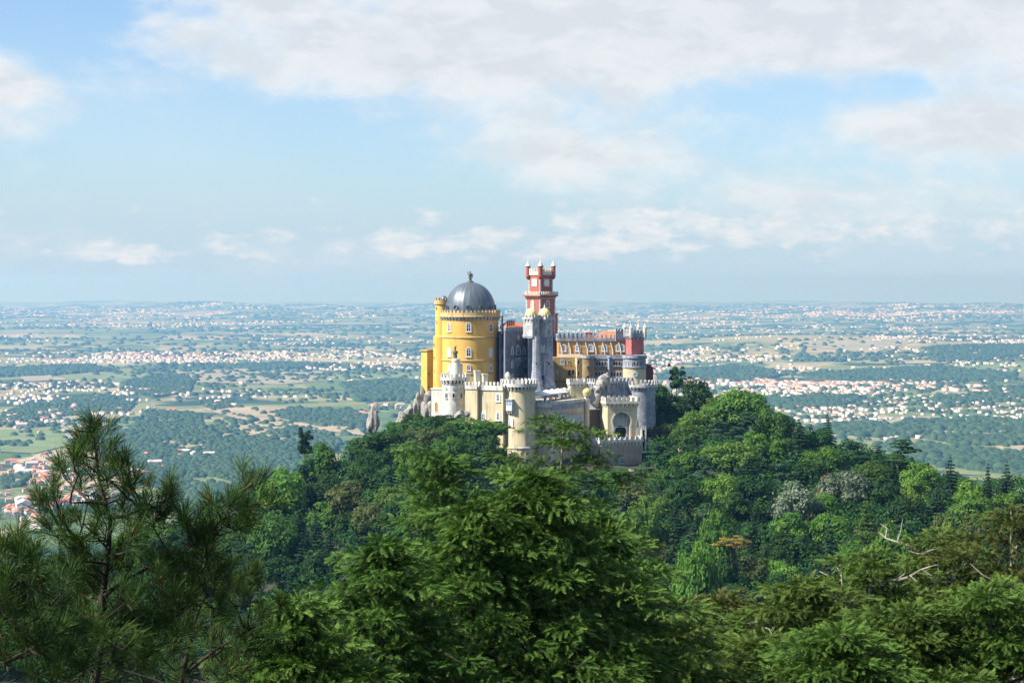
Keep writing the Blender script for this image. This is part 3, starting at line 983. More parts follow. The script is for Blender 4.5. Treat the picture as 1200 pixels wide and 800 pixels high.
def chapel_turret(px, d, theta, wa, wb, label, dome_px, low_px, low_r, low_bot):
    B = Block(px, d, theta, wa, wb, 373, 394)
    ctr = B.origin()
    t = thing('domed_turret', label, 'turret', (ctr[0], ctr[1], PZ(470, d)))
    w = MB(); w.prism(B.poly(), PZ(396, d), PZ(372.5, d)); w.build('wall', M['grey_pale'], t, smooth=False)
    battlement(t, B, PZ(371.5, d), 0.75, 0.8, 0.6, 0.4, M['grey_pale'], True, 0.8)
    # flared lower shaft
    s = MB(); Z = lambda py: PZ(py, d)
    r = low_r; sc = (PX(low_px, d + 1.2), d + 1.2)
    s.lathe(sc, [(r * 2.5, Z(470)), (r * 2.1, Z(458)), (r * 1.5, Z(448)), (r * 1.15, Z(434)), (r, Z(418)), (r, Z(394))], 10, 0, math.radians(theta))
    s.build('shaft', M['rampart'], t, smooth=False)
    b = MB(); b.prism(B.poly(0.2), Z(394.5), Z(393)); b.build('string_course', M['grey_pale'], t, smooth=False)
    rd = wa * 0.52
    z0 = PZ(371.0, d); hh = 3.0
    dm = MB(); dm.lathe((ctr[0], ctr[1]), [(rd * 0.98, z0 - 0.8), (rd, z0 + 0.3), (rd * 1.03, z0 + 0.7)] + [(rd * 1.03 * math.cos(a), z0 + 0.7 + (hh - 0.7) * math.sin(a)) for a in (0.3, 0.6, 0.9, 1.15, 1.35, 1.5)], 16, 0, 0.1)
    dd = dm.build('dome', M['gold'], t, smooth=False)
    f = MB(); f.lathe((ctr[0], ctr[1]), [(0.28, z0 + hh - 0.1), (0.22, z0 + hh + 0.3), (0.34, z0 + hh + 0.5), (0.1, z0 + hh + 0.8), (0.03, z0 + hh + 1.7)], 8); f.build('finial', M['frame'], dd)
    window(t, B.on_a(px + 4, 391), B.na, 0.7, 1.7, 'gothic', 'frame_grey', 'void', 0.12, False, name='slit_window')
    for py in (428, 440):
        q, n = on_drum(sc, r * 1.1, low_px, py)
        window(t, q, n, 0.7, 1.2, 'rect', 'frame_grey', 'void', 0.1, False, name='slit_window')


def chapel():
    B = Block(619, 759, 60, 15, 8, 394, 470); B.left = (PX(617.5, 785), 785.0)
    t = thing('chapel', 'shaded grey stone chapel wall behind the twin gold domed turrets', 'chapel', B.origin())
    w = MB(); w.prism(B.poly(), B.z0, B.z1); w.build('wall', M['grey_stone'], t, smooth=False)
    P = B.poly(0.25); zt = B.z1
    k = MB(); k.prism(P, zt + 0.01, zt + 0.5); k.build('cornice', M['grey_pale'], t, smooth=False)
    g = MB(); m0 = (Vector(P[0]) + Vector(P[3])) / 2; m1 = (Vector(P[1]) + Vector(P[2])) / 2
    g.add([(*P[0], zt + 0.52), (*P[1], zt + 0.52), (*P[2], zt + 0.52), (*P[3], zt + 0.52), (m0.x, m0.y, zt + 2.6), (m1.x, m1.y, zt + 2.6)], [[0, 1, 5, 4], [2, 3, 4, 5], [1, 2, 5], [3, 0, 4], [3, 2, 1, 0]])
    g.build('roof', M['roof'], t, smooth=False)
    for px in (634.6, 637.6):
        window(t, B.on_a(px, 413), B.na, 1.5, 2.8, 'gothic', 'frame', 'pane_blue', 0.22)
    window(t, B.on_a(636, 446), B.na, 2.6, 2.4, 'round', 'frame_grey', 'void', 0.2, False)


def clock_tower():
    d = 802; th = 42
    wa = 17.8 / F * d / math.cos(math.radians(th)); wb = 16.2 / F * d / math.sin(math.radians(th))
    B = Block(633, d, th, wa, wb, 346, 440)
    t = thing('clock_tower', 'tall red square clock tower with four white capped corner turrets', 'tower', B.origin())
    w = MB(); w.prism(B.poly(), B.z0, B.z1); w.build('wall', M['red'], t, smooth=False)
    g = 0.0
    U = Block(633, d, th, 14.6 / F * d / math.cos(math.radians(th)), 13.4 / F * d / math.sin(math.radians(th)), 322, 346)
    U.c = B.c + B.a * (B.wa - U.wa) / 2 + B.b * (B.wb - U.wb) / 2
    Z = lambda py: PZ(py, d)
    w = MB(); w.prism(U.poly(), Z(345), Z(321.5)); w.build('belfry', M['red'], t, smooth=False)
    # pale corner stones
    for blk, z0, z1 in ((B, Z(440), Z(347.4)), (U, Z(342), Z(322))):
        P = blk.poly(0.06)
        dirs = [(blk.a, blk.b), (-blk.a, blk.b), (-blk.a, -blk.b), (blk.a, -blk.b)]
        for i in range(4):
            q = MB(); o = Vector(P[i]); u, v = dirs[i]
            z = z0; k = 0
            while z < z1 - 0.05:
                l1, l2 = (0.7, 0.45) if k % 2 else (0.45, 0.7)
                zz = min(z + 0.62, z1)
                pts = [o, o + u * l1, o + u * l1 + v * 0.3, o + u * 0.3 + v * 0.3, o + u * 0.3 + v * l2, o + v * l2]
                q.prism([tuple(x) for x in (pts if i in (0, 2) else pts[::-1])], z, zz - 0.02); z = zz; k += 1
            q.build('quoin', M['grey_pale'], t, smooth=False)
    # gallery
    gl = MB(); P = B.poly(0.85); I = B.poly(0.5)
    gl.prism(B.poly(0.3), Z(348.6), Z(347.4)); gl.prism(B.poly(0.85), Z(347.39), Z(345.6))
    gb = gl.build('gallery', M['red'], t, smooth=False)
    rl = MB()
    for i in range(4):
        merlons_line(rl, P[i], P[(i + 1) % 4], Z(345.6), 1.0, 0.5, 0.42, 0.3, 0, True)
        rl.prism([P[i], P[(i + 1) % 4], I[(i + 1) % 4], I[i]], Z(345.59), Z(344.9))
    rl.build('balustrade', M['cream_light'], gb, smooth=False)
    gc = MB(); Q = B.poly(0.0)
    for i in range(4): corbels_line(gc, Q[i], Q[(i + 1) % 4], 0.75, Z(350.4), Z(348.6), 0.95)
    gc.build('corbel', M['cream_light'], gb, smooth=False)
    # crown
    cr = MB(); P = U.poly(0.35); I = U.poly(0.0)
    cr.prism(P, Z(322.2), Z(320.6))
    for i in range(4):
        cr.prism([P[i], P[(i + 1) % 4], I[(i + 1) % 4], I[i]], Z(320.59), Z(318.4))
        merlons_line(cr, P[i], P[(i + 1) % 4], Z(318.4), 0.9, 0.55, 0.42, 0.35, 0, True)
    cr.build('crown_parapet', M['cream_light'], t, smooth=False)
    for i, q in enumerate(U.poly(0.2)):
        s = MB(); s.lathe(q, [(0.15, Z(327.5)), (0.55, Z(326.2)), (0.85, Z(325.0)), (0.85, Z(323.9)), (0.98, Z(323.4)), (0.85, Z(322.9)), (0.85, Z(312.4)), (1.05, Z(312.0)), (1.05, Z(311.5))], 14)
        so = s.build('corner_turret', M['red'], t)
        k = MB(); k.lathe(q, [(0.98, Z(311.5) + 0.01), (0.80, Z(310.5)), (0.42, Z(308.4)), (0.16, Z(306.6)), (0.05, Z(305.0)), (0.02, Z(303.6))], 14); k.build('cap', M['frame'], so)
    # clocks on the two faces in view and the two behind
    for face, (p, n, u) in enumerate(((U.c + U.b * U.wb / 2, U.nb, U.b), (U.c + U.a * U.wa / 2, U.na, U.a), (U.c + U.a * U.wa + U.b * U.wb / 2, -U.nb, U.b), (U.c + U.b * U.wb + U.a * U.wa / 2, -U.na, U.a))):
        z = Z(331.2); hw = 1.42
        cb = MB(); m_ = 0
        pts = [(-hw, -hw), (hw, -hw), (hw, hw), (-hw, hw)]
        cb.add([(p.x + u.x * a + n.x * 0.16, p.y + u.y * a + n.y * 0.16, z + b) for a, b in pts] + [(p.x + u.x * a - n.x * 0.05, p.y + u.y * a - n.y * 0.05, z + b) for a, b in pts], [[0, 1, 2, 3], [0, 4, 5, 1], [1, 5, 6, 2], [2, 6, 7, 3], [3, 7, 4, 0]])
        co = cb.build('clock', M['cream_light'], t, smooth=False)
        f = MB(); K = 28
        f.add([(p.x + u.x * 1.2 * math.cos(2 * math.pi * i / K) + n.x * 0.21, p.y + u.y * 1.2 * math.cos(2 * math.pi * i / K) + n.y * 0.21, z + 1.2 * math.sin(2 * math.pi * i / K)) for i in range(K)], [list(range(K))])
        f.build('dial', M['canvas'], co, smooth=False)
        hnd = MB()
        def bar(ang, r0, r1, wd, off):
            dx, dz = math.sin(ang), math.cos(ang); px_, pz_ = dz, -dx
            q = [(dx * r0 - px_ * wd, dz * r0 - pz_ * wd), (dx * r1 - px_ * wd, dz * r1 - pz_ * wd), (dx * r1 + px_ * wd, dz * r1 + pz_ * wd), (dx * r0 + px_ * wd, dz * r0 + pz_ * wd)]
            hnd.add([(p.x + u.x * a + n.x * off, p.y + u.y * a + n.y * off, z + b) for a, b in q], [[0, 1, 2, 3]])
        for i in range(12): bar(2 * math.pi * i / 12, 0.86, 1.1, 0.055, 0.225)
        bar(math.radians(335), -0.12, 0.62, 0.07, 0.24); bar(math.radians(130), -0.15, 0.9, 0.05, 0.25)
        hnd.build('hands', M['iron'], co, smooth=False)
    # arched windows
    for px, py in ((624.2, 360.5),):
        window(t, B.on_b(px, py), B.nb, 1.9, 2.9, 'round', 'cream_light', 'pane_blue', 0.36)
    window(t, B.on_a(641.8, 360.5), B.na, 1.9, 2.9, 'round', 'cream_light', 'pane', 0.36)
    window(t, B.on_a(641.8, 384), B.na, 1.5, 2.4, 'round', 'cream_light', 'pane', 0.3)
    # red stair projection at the right foot
    R = Block(650.8, d + 6, 42, 1.2, 3.0, 368.5, 440)
    b = MB(); b.prism(R.poly(), R.z0, R.z1); b.prism(R.poly(0.2), R.z1 + 0.01, R.z1 + 0.5); b.build('stair_projection', M['red'], t, smooth=False)


def orange_wing():
    d = 796
    B = Block(654.5, d, 3, 26.0, 13.0, 398.6, 455)
    t = thing('orange_wing', 'long orange palace wing with white ribs and battlements under a terracotta roof', 'building', B.origin())
    w = MB(); w.prism(B.poly(), B.z0, B.z1); w.build('wall', M['orange'], t, smooth=False)
    Z = lambda py: PZ(py, d)
    k = MB(); P = B.poly(0.45); I = B.poly(-0.05)
    k.prism(P, Z(399.6), Z(398.2))
    for i in range(4):
        k.prism([P[i], P[(i + 1) % 4], I[(i + 1) % 4], I[i]], Z(398.19), Z(396.2))
        merlons_line(k, P[i], P[(i + 1) % 4], Z(396.2), 1.15, 0.75, 0.85, 0.4, 0, True)
    k.build('parapet', M['rampart'], t, smooth=False)
    # hipped roof over the right half, flat roof over the left
    a, b = B.a, B.b
    o = B.c + a * 14.0 + b * 2.0
    q = [o, o + a * 11.5, o + a * 11.5 + b * 9, o + b * 9]
    zt = Z(396.3); zr = Z(388.5); r0 = o + a * 3.5 + b * 4.5; r1 = o + a * 9.0 + b * 4.5
    rf = MB(); rf.add([(x.x, x.y, zt) for x in q] + [(r0.x, r0.y, zr), (r1.x, r1.y, zr)], [[0, 1, 5, 4], [1, 2, 5], [2, 3, 4, 5], [3, 0, 4], [3, 2, 1, 0]])
    ro = rf.build('roof', M['roof'], t, smooth=False)
    ch = MB(); c0 = B.c + a * 10.4 + b * 3; ch.frame_box(c0, a, b, Z(398), Z(390.4), 2.6, 3.0); ch.frame_box(c0 - a * 0.15 - b * 0.15, a, b, Z(390.39), Z(389.9), 2.9, 3.3); ch.build('stair_head', M['red'], t, smooth=False)
    dk = MB(); dk.prism(B.poly(-0.08), Z(398.15), Z(397.6)); dk.build('roof_deck', M['paving'], t, smooth=False)
    # white leaning ribs
    for px in (657, 667, 677, 687, 697, 707, 716.5, 726):
        p0 = B.on_a(px - 1.0, 401); p1 = B.on_a(px + 1.4, 409.0); p2 = B.on_a(px + 2.0, 417.5)
        r = MB()
        n = B.na
        r.tube([(p0[0] + n.x * 0.25, p0[1] + n.y * 0.25, p0[2]), (p1[0] + n.x * 0.18, p1[1] + n.y * 0.18, p1[2]), (p2[0] + n.x * 0.12, p2[1] + n.y * 0.12, p2[2])], [0.24, 0.22, 0.22], 6)
        r.build('rib', M['frame'], t)
    for px, wd in ((660.6, 2.0), (677.3, 2.0), (692.4, 2.2), (708.2, 2.2), (724.6, 1.9), (729.4, 1.7)):
        window(t, B.on_a(px, 411.6), B.na, wd, 2.75, 'round', 'frame', 'pane_blue', 0.38)
    s = MB(); s.frame_box(B.c + B.na * 0.12, a, -B.na, Z(402.6), Z(402.0), B.wa, 0.4); s.frame_box(B.c + B.na * 0.1, a, -B.na, Z(407.3), Z(406.9), B.wa, 0.4)
    s.build('string_course', M['cream'], t, smooth=False)
    # balustraded terrace along its foot
    bl = MB(); c1 = B.c - a * 0.2 + B.na * 2.6
    bl.frame_box(c1, a, -B.na, Z(419.2), Z(418.0), 8.8, 2.6)
    bl.frame_box(c1 + B.na * 0.1, a, -B.na, Z(417.99), Z(414.6), 8.9, 0.3)
    bl.build('balcony', M['frame'], t, smooth=False)


def yellow_lower():
    d = 788
    B = Block(648.5, d, 3, 10.4, 6.0, 418.6, 460)
    t = thing('ochre_annex', 'shaded ochre annex with small battlements and dark arches below the orange wing', 'building', B.origin())
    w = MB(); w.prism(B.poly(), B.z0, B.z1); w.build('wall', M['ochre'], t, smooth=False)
    Z = lambda py: PZ(py, d - 1)
    k = MB(); merlons_line(k, tuple(B.c + B.na * 0.9 - B.a * 0.0), tuple(B.c + B.a * 10 + B.na * 0.9), Z(430), 0.9, 0.7, 0.5, 0.4)
    k.frame_box(B.c + B.na * 0.9, B.a, -B.na, Z(446), Z(430), 10.0, 0.88); k.build('lower_parapet', M['ochre'], t, smooth=False)
    window(t, B.on_a(659.3, 426.8), B.na, 1.5, 1.7, 'rect', 'frame_blue', 'pane', 0.32)
    window(t, B.on_a(666.5, 426), B.na, 0.8, 1.0, 'rect', 'frame_grey', 'pane', 0.14)
    for px in (667.2, 671.2):
        q = B.on_a(px, 439.5); window(t, (q[0] + B.na.x * 0.9, q[1] + B.na.y * 0.9, q[2]), B.na, 1.15, 2.2, 'round', 'brown', 'void', 0.14, False, name='arched_opening')
    q = B.on_a(653, 437.5); window(t, (q[0] + B.na.x * 0.9, q[1] + B.na.y * 0.9, q[2]), B.na, 1.2, 1.2, 'disc', 'cream', 'frame_grey', 0.2, False, name='round_window')
    # sunlit cream bay
    V = Block(676, d - 1.2, 20, 2.0, 2.2, 419.5, 460)
    v = MB(); v.prism(V.poly(), V.z0, V.z1); v.build('bay', M['cream'], t, smooth=False)
    for py in (427, 440): window(t, V.on_a(677.6, py), V.na, 0.95, 1.7, 'round', 'cream_light', 'void', 0.14, False)


def brown_turret():
    d = 786; c = (PX(689, d), d); r = 6.9 / F * d; Z = lambda py: PZ(py, d - r)
    t = thing('brown_turret', 'squat brown stone round turret below the orange wing', 'turret', (c[0], c[1], Z(462)))
    w = MB(); w.lathe(c, [(r * 1.03, Z(462)), (r, Z(419))], 24); w.build('wall', M['brown'], t)
    p = MB(); p.lathe(c, [(r, Z(420.5)), (r + 0.3, Z(419.6)), (r + 0.3, Z(416.4)), (r - 0.15, Z(416.4)), (r - 0.15, Z(419)), (0.2, Z(419))], 24); p.build('parapet', M['rampart'], t)
    q, n = on_drum(c, r, 689.4, 433); window(t, q, n, 0.7, 1.5, 'round', 'brown', 'void', 0.1, False, name='slit_window')
    q, n = on_drum(c, r, 689.2, 445.5); window(t, q, n, 1.5, 1.8, 'round', 'brown', 'void', 0.16, False, name='doorway')


def arcade_wing():
    d = 788
    B = Block(694.5, d, 2, 12.0, 6.0, 420, 462)
    t = thing('arcade_wing', 'shaded stone gallery wing with two rows of small arched windows', 'building', B.origin())
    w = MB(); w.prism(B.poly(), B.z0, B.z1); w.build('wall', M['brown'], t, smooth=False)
    Z = lambda py: PZ(py, d)
    k = MB(); k.frame_box(B.c + B.na * 0.3, B.a, -B.na, Z(420.5), Z(415.6), 12.0, 0.6); k.build('parapet', M['rampart'], t, smooth=False)
    dk = MB(); dk.frame_box(B.c - B.na * 0.32, B.a, -B.na, Z(419.98), Z(419.4), 11.9, 5.6); dk.build('roof_deck', M['paving'], t, smooth=False)
    for z0, z1 in ((429.6, 422.6), (442.0, 434.2)):
        s = MB(); s.frame_box(B.c + B.na * 0.12, B.a, -B.na, Z(z0), Z(z1), 12.0, 0.4); s.build('tile_band', M['rampart'], t, smooth=False)
    for py, ps in ((428.6, (699.5, 702.6, 706.0, 709.2, 719.8, 722.8, 726.0)), (441.0, (698.6, 702.2, 705.8, 709.2, 717.0, 720.4, 723.8, 727.2))):
        for px in ps:
            q = B.on_a(px, py); window(t, (q[0] + B.na.x * 0.12, q[1] + B.na.y * 0.12, q[2]), B.na, 0.78, 1.75, 'round', 'frame_grey', 'void', 0.1, False)
    p = MB(); q = B.on_a(713.4, 452); q2 = B.on_a(713.4, 419)
    p.tube([(q[0] + B.na.x * 0.5, q[1] + B.na.y * 0.5, q[2]), (q2[0] + B.na.x * 0.5, q2[1] + B.na.y * 0.5, q2[2])], [0.42, 0.42], 10)
    p.lathe((q2[0] + B.na.x * 0.5, q2[1] + B.na.y * 0.5), [(0.42, q2[2] - 0.1), (0.65, q2[2]), (0.65, q2[2] + 0.4), (0.1, q2[2] + 0.6)], 10); p.build('column', M['pipe'], t)


def red_tower():
    d = 786; B = Block(740, d, 19, 4.9, 5.6, 393.5, 460)
    t = thing('square_tower', 'square crimson tower with grey battlements at the right end of the palace', 'tower', B.origin())
    w = MB(); w.prism(B.poly(), B.z0, B.z1); w.build('wall', M['crimson'], t, smooth=False)
    battlement(t, B, PZ(390.5, d), 1.0, 0.7, 0.5, 0.55, M['rampart'], True, 1.2, True)
    for i, q in enumerate(B.poly(0.35)):
        s = MB(); Z = lambda py: PZ(py, d)
        s.lathe(q, [(0.2, Z(397)), (0.62, Z(395)), (0.66, Z(384.2)), (0.82, Z(383.8)), (0.6, Z(383.2)), (0.18, Z(380.0)), (0.03, Z(378.0))], 12); s.build('corner_turret', M['cream_light'], t)
    # grey walkway wall behind, towards the orange wing
    k = MB(); o = B.c + B.b * 5.65 - B.a * 4.0
    k.frame_box(o, B.a, B.b, PZ(400, d), PZ(388.3, d), 4.0, 0.6); merlons_line(k, tuple(o), tuple(o + B.a * 4.0), PZ(388.29, d), 0.9, 0.7, 0.5, 0.5, 0, True)
    k.build('walkway_wall', M['rampart'], t, smooth=False)


def right_bastion():
    d = 782; c = (PX(743.5, d), d); r = 13.6 / F * d; Z = lambda py: PZ(py, d - r)
    t = thing('loggia_tower', 'ochre and grey round tower with an arcade ring beneath the crimson tower', 'tower', (c[0], c[1], Z(466)))
    w = MB(); w.lathe(c, [(r, Z(466)), (r, Z(432))], 40); w.build('wall', M['cream'], t)
    a = MB(); a.lathe(c, [(r - 0.3, Z(432)), (r + 0.3, Z(431.2)), (r + 0.3, Z(429.6)), (r - 0.05, Z(429.4)), (r - 0.05, Z(420.5)), (r + 0.35, Z(419.8)), (r + 0.35, Z(416.4)), (r - 0.1, Z(416.4)), (r - 0.1, Z(419)), (0.3, Z(419))], 40); a.build('loggia', M['rampart'], t)
    for px in (732.4, 735.4, 739.2, 743.2, 747.2, 751.0, 754.2):
        q, n = on_drum(c, r - 0.05, px, 429.2); window(t, q, n, 0.85, 1.9, 'round', 'frame_grey', 'pane' if px > 740 else 'frame_grey', 0.12, False)
    q, n = on_drum(c, r, 744.6, 441.5); window(t, q, n, 1.7, 1.7, 'disc', 'frame_blue', 'pane_blue', 0.34, True, name='round_window')
    # dark red block beyond
    t2 = thing('dark_red_annex', 'dark red shaded annex at the far right end of the palace', 'building', (PX(759, 790), 790, PZ(466, 790)))
    B = Block(754.5, 787, 12, 2.8, 6.0, 428.6, 466)
    w = MB(); pl = B.poly()
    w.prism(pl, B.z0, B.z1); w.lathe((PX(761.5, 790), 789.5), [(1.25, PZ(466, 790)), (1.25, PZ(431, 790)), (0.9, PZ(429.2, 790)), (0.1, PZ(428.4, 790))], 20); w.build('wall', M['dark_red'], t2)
    k = MB(); k.prism(B.poly(0.15), B.z1 + 0.01, B.z1 + 0.4); k.build('cornice', M['dark_red'], t2, smooth=False)


def upper_rampart():
    # straight shaded stretch
    d = 752; B = Block(698, d, 32, 15.5, 6.0, 449.0, 512)
    t = thing('rampart_wall', 'shaded blue grey rampart with white merlons above the gatehouse', 'wall', B.origin())
    w = MB(); w.prism(B.poly(), B.z0, B.z1); w.build('wall', M['rampart'], t, smooth=False)
    battlement(t, B, B.z1 + 0.4, 1.2, 0.85, 0.8, 0.45, M['grey_pale'], True, 0.7)
    d = 762; c = (PX(751, d), d); r = 17.0 / F * d; Z = lambda py: PZ(py, d - r)
    t = thing('round_bastion', 'grey stone round bastion with battlements right of the gatehouse', 'bastion', (c[0], c[1], Z(516)))
    w = MB(); w.lathe(c, [(r * 1.08, Z(516)), (r, Z(480)), (r, Z(456))], 40); w.build('wall', M['rampart'], t)
    cb = MB(); corbels_ring(cb, c, r, 0.7, Z(458.2), Z(454.2), 26); cb.build('corbel', M['grey_pale'], t, smooth=False)
    p = MB(); p.lathe(c, [(r - 0.1, Z(454.4)), (r + 0.62, Z(454.1)), (r + 0.62, Z(450.8)), (r + 0.15, Z(450.8)), (r + 0.15, Z(453.4)), (0.3, Z(453.4))], 40); merlons_ring(p, c, r + 0.62, Z(450.8), 1.25, 22, 0.52, 0.5); p.build('parapet', M['grey_pale'], t)
    # small sunlit battlemented block left of the rock
    B = Block(668.5, 741, 14, 5.4, 3.5, 450.8, 486)
    t = thing('battlemented_block', 'small sunlit cream block with white battlements behind the terrace', 'building', B.origin())
    w = MB(); w.prism(B.poly(), B.z0, B.z1); w.build('wall', M['cream'], t, smooth=False)
    battlement(t, B, B.z1 + 1.0, 1.0, 0.8, 0.7, 0.4, M['white_stone'], True, 0.8)
    B = Block(659.5, 741, 14, 2.6, 3.0, 459.5, 486)
    t = thing('low_block', 'low white stone block peeping out above the parasols', 'building', B.origin())
    w = MB(); w.prism(B.poly(), B.z0, B.z1); w.build('wall', M['white_stone'], t, smooth=False)
    battlement(t, B, B.z1 + 0.6, 0.6, 0.6, 0.5, 0.2, M['white_stone'], False, 0.6)


def arch_pts(cx, cz, r, a0, a1, n):
    return [(cx + r * math.cos(math.radians(a0 + (a1 - a0) * i / n)), cz + r * math.sin(math.radians(a0 + (a1 - a0) * i / n))) for i in range(n + 1)]


def holed_wall(mb, o, u, n, outer, hole, thick, m=0):
    """wall sheet with a hole, in the (u, z) plane, thickness going inwards (-n)"""
    loops = [[Vector((x, z, 0)) for x, z in outer], [Vector((x, z, 0)) for x, z in hole]]
    tris = tessellate_polygon(loops)
    pts = outer + hole
    W_ = lambda q, off: (o[0] + u[0] * q[0] + n[0] * off, o[1] + u[1] * q[0] + n[1] * off, q[1])
    vs = [W_(q, 0) for q in pts] + [W_(q, -thick) for q in pts]
    N = len(pts); no = len(outer)
    fs = [list(x) for x in tris] + [[N + i for i in x][::-1] for x in tris]
    for rng_ in (range(0, no), range(no, N)):
        r = list(rng_)
        for i in range(len(r)):
            a, b = r[i], r[(i + 1) % len(r)]
            fs.append([a, b, N + b, N + a])
    mb.add(vs, fs, m)


def gatehouse():
    d = 736; B = Block(712, d, 12, 10.6, 11.0, 474.5, 522)
    t = thing('gatehouse', 'cream gatehouse with a tall horseshoe arch and pale battlements', 'gatehouse', B.origin())
    a, b, n = B.a, B.b, B.na
    Z = lambda py: PZ(py, d)
    U = lambda px: (Vector(B.on_a(px, 500)[:2]) - B.c).dot(a)
    z0, z1 = B.z0, Z(474.0)
    cx = U(728.6); r = (U(739.0) - U(718.2)) / 2
    cz = Z(494.0)
    hole = [(cx - r * 0.86, z0 + 1.0), (cx + r * 0.86, z0 + 1.0)] + arch_pts(cx, cz, r, -30, 210, 22)
    wl = MB(); holed_wall(wl, B.c, a, n, [(0, z0), (B.wa, z0), (B.wa, z1), (0, z1)], hole, 1.5)
    q0 = B.c - n * 1.5
    # remaining walls of the body behind
    wl.frame_box(B.c - n * 1.5, a, b, z0, z1, 0.8, B.wb - 1.5); wl.frame_box(B.c - n * 1.5 + a * (B.wa - 0.8), a, b, z0, z1, 0.8, B.wb - 1.5)
    wl.frame_box(B.c + b * (B.wb - 0.8) + a * 0.81, a, b, z0, z1, B.wa - 1.62, 0.8)
    wl.build('wall', M['cream'], t, smooth=False)
    # inner face with the dark doorway
    c2 = U(728.4); r2 = (U(735.2) - U(721.8)) / 2; cz2 = Z(506.0)
    hole2 = [(c2 - r2 * 0.86, z0 + 1.2), (c2 + r2 * 0.86, z0 + 1.2)] + arch_pts(c2, cz2, r2, -30, 210, 20)
    ty = MB(); holed_wall(ty, B.c - n * 1.52, a, n, [(0.82, z0), (B.wa - 0.82, z0), (B.wa - 0.82, z1 - 1.5), (0.82, z1 - 1.5)], hole2, 0.5)
    ty.build('tympanum', M['tympanum'], t, smooth=False)
    lo = MB(); holed_wall(lo, B.c - n * 1.22, a, n, [(cx - r * 0.9, z0 + 0.9), (cx + r * 0.9, z0 + 0.9), (cx + r * 0.99, Z(500.4)), (cx - r * 0.99, Z(500.4))], [(x, min(z, Z(500.9))) for x, z in hole2], 0.28)
    lo.build('door_surround', M['cream_light'], t, smooth=False)
    dv = MB(); dv.frame_box(B.c - n * 2.05 + a * 0.83, a, b, z0 + 0.6, z1 - 1.6, B.wa - 1.66, 0.3); dv.build('doorway', M['void'], t, smooth=False)
    # raised moulding round the arch
    mo = MB()
    ring_o = [(cx - (r + 0.55) * 0.92, z0 + 2.4)] + arch_pts(cx, cz, r + 0.55, 205, -25, 22) + [(cx + (r + 0.55) * 0.92, z0 + 2.4)]
    ring_i = [(cx - (r + 0.03) * 0.87, z0 + 2.4)] + arch_pts(cx, cz, r + 0.03, 208, -28, 22) + [(cx + (r + 0.03) * 0.87, z0 + 2.4)]
    W_ = lambda q, off: (B.c.x + a.x * q[0] + n.x * off, B.c.y + a.y * q[0] + n.y * off, q[1])
    N = len(ring_o)
    vs = [W_(q, 0.2) for q in ring_o] + [W_(q, 0.2) for q in ring_i] + [W_(q, -0.05) for q in ring_o] + [W_(q, -0.05) for q in ring_i]
    fs = []
    for i in range(N - 1):
        fs += [[i, i + 1, N + i + 1, N + i], [i, 2 * N + i, 2 * N + i + 1, i + 1], [N + i, N + i + 1, 3 * N + i + 1, 3 * N + i]]
    mo.add(vs, fs); mo.build('arch_moulding', M['cream_light'], t, smooth=False)
    pn = MB(); pn.frame_box(B.c + a * 1.6 + n * 0.14, a, -n, Z(480.8), Z(480.2), B.wa - 3.0, 0.25); pn.build('string_course', M['grey_pale'], t, smooth=False)
    battlement(t, B, Z(470.4), 1.4, 1.05, 0.85, 0.75, M['cream_light'], True, 0.8, False, 0.5)


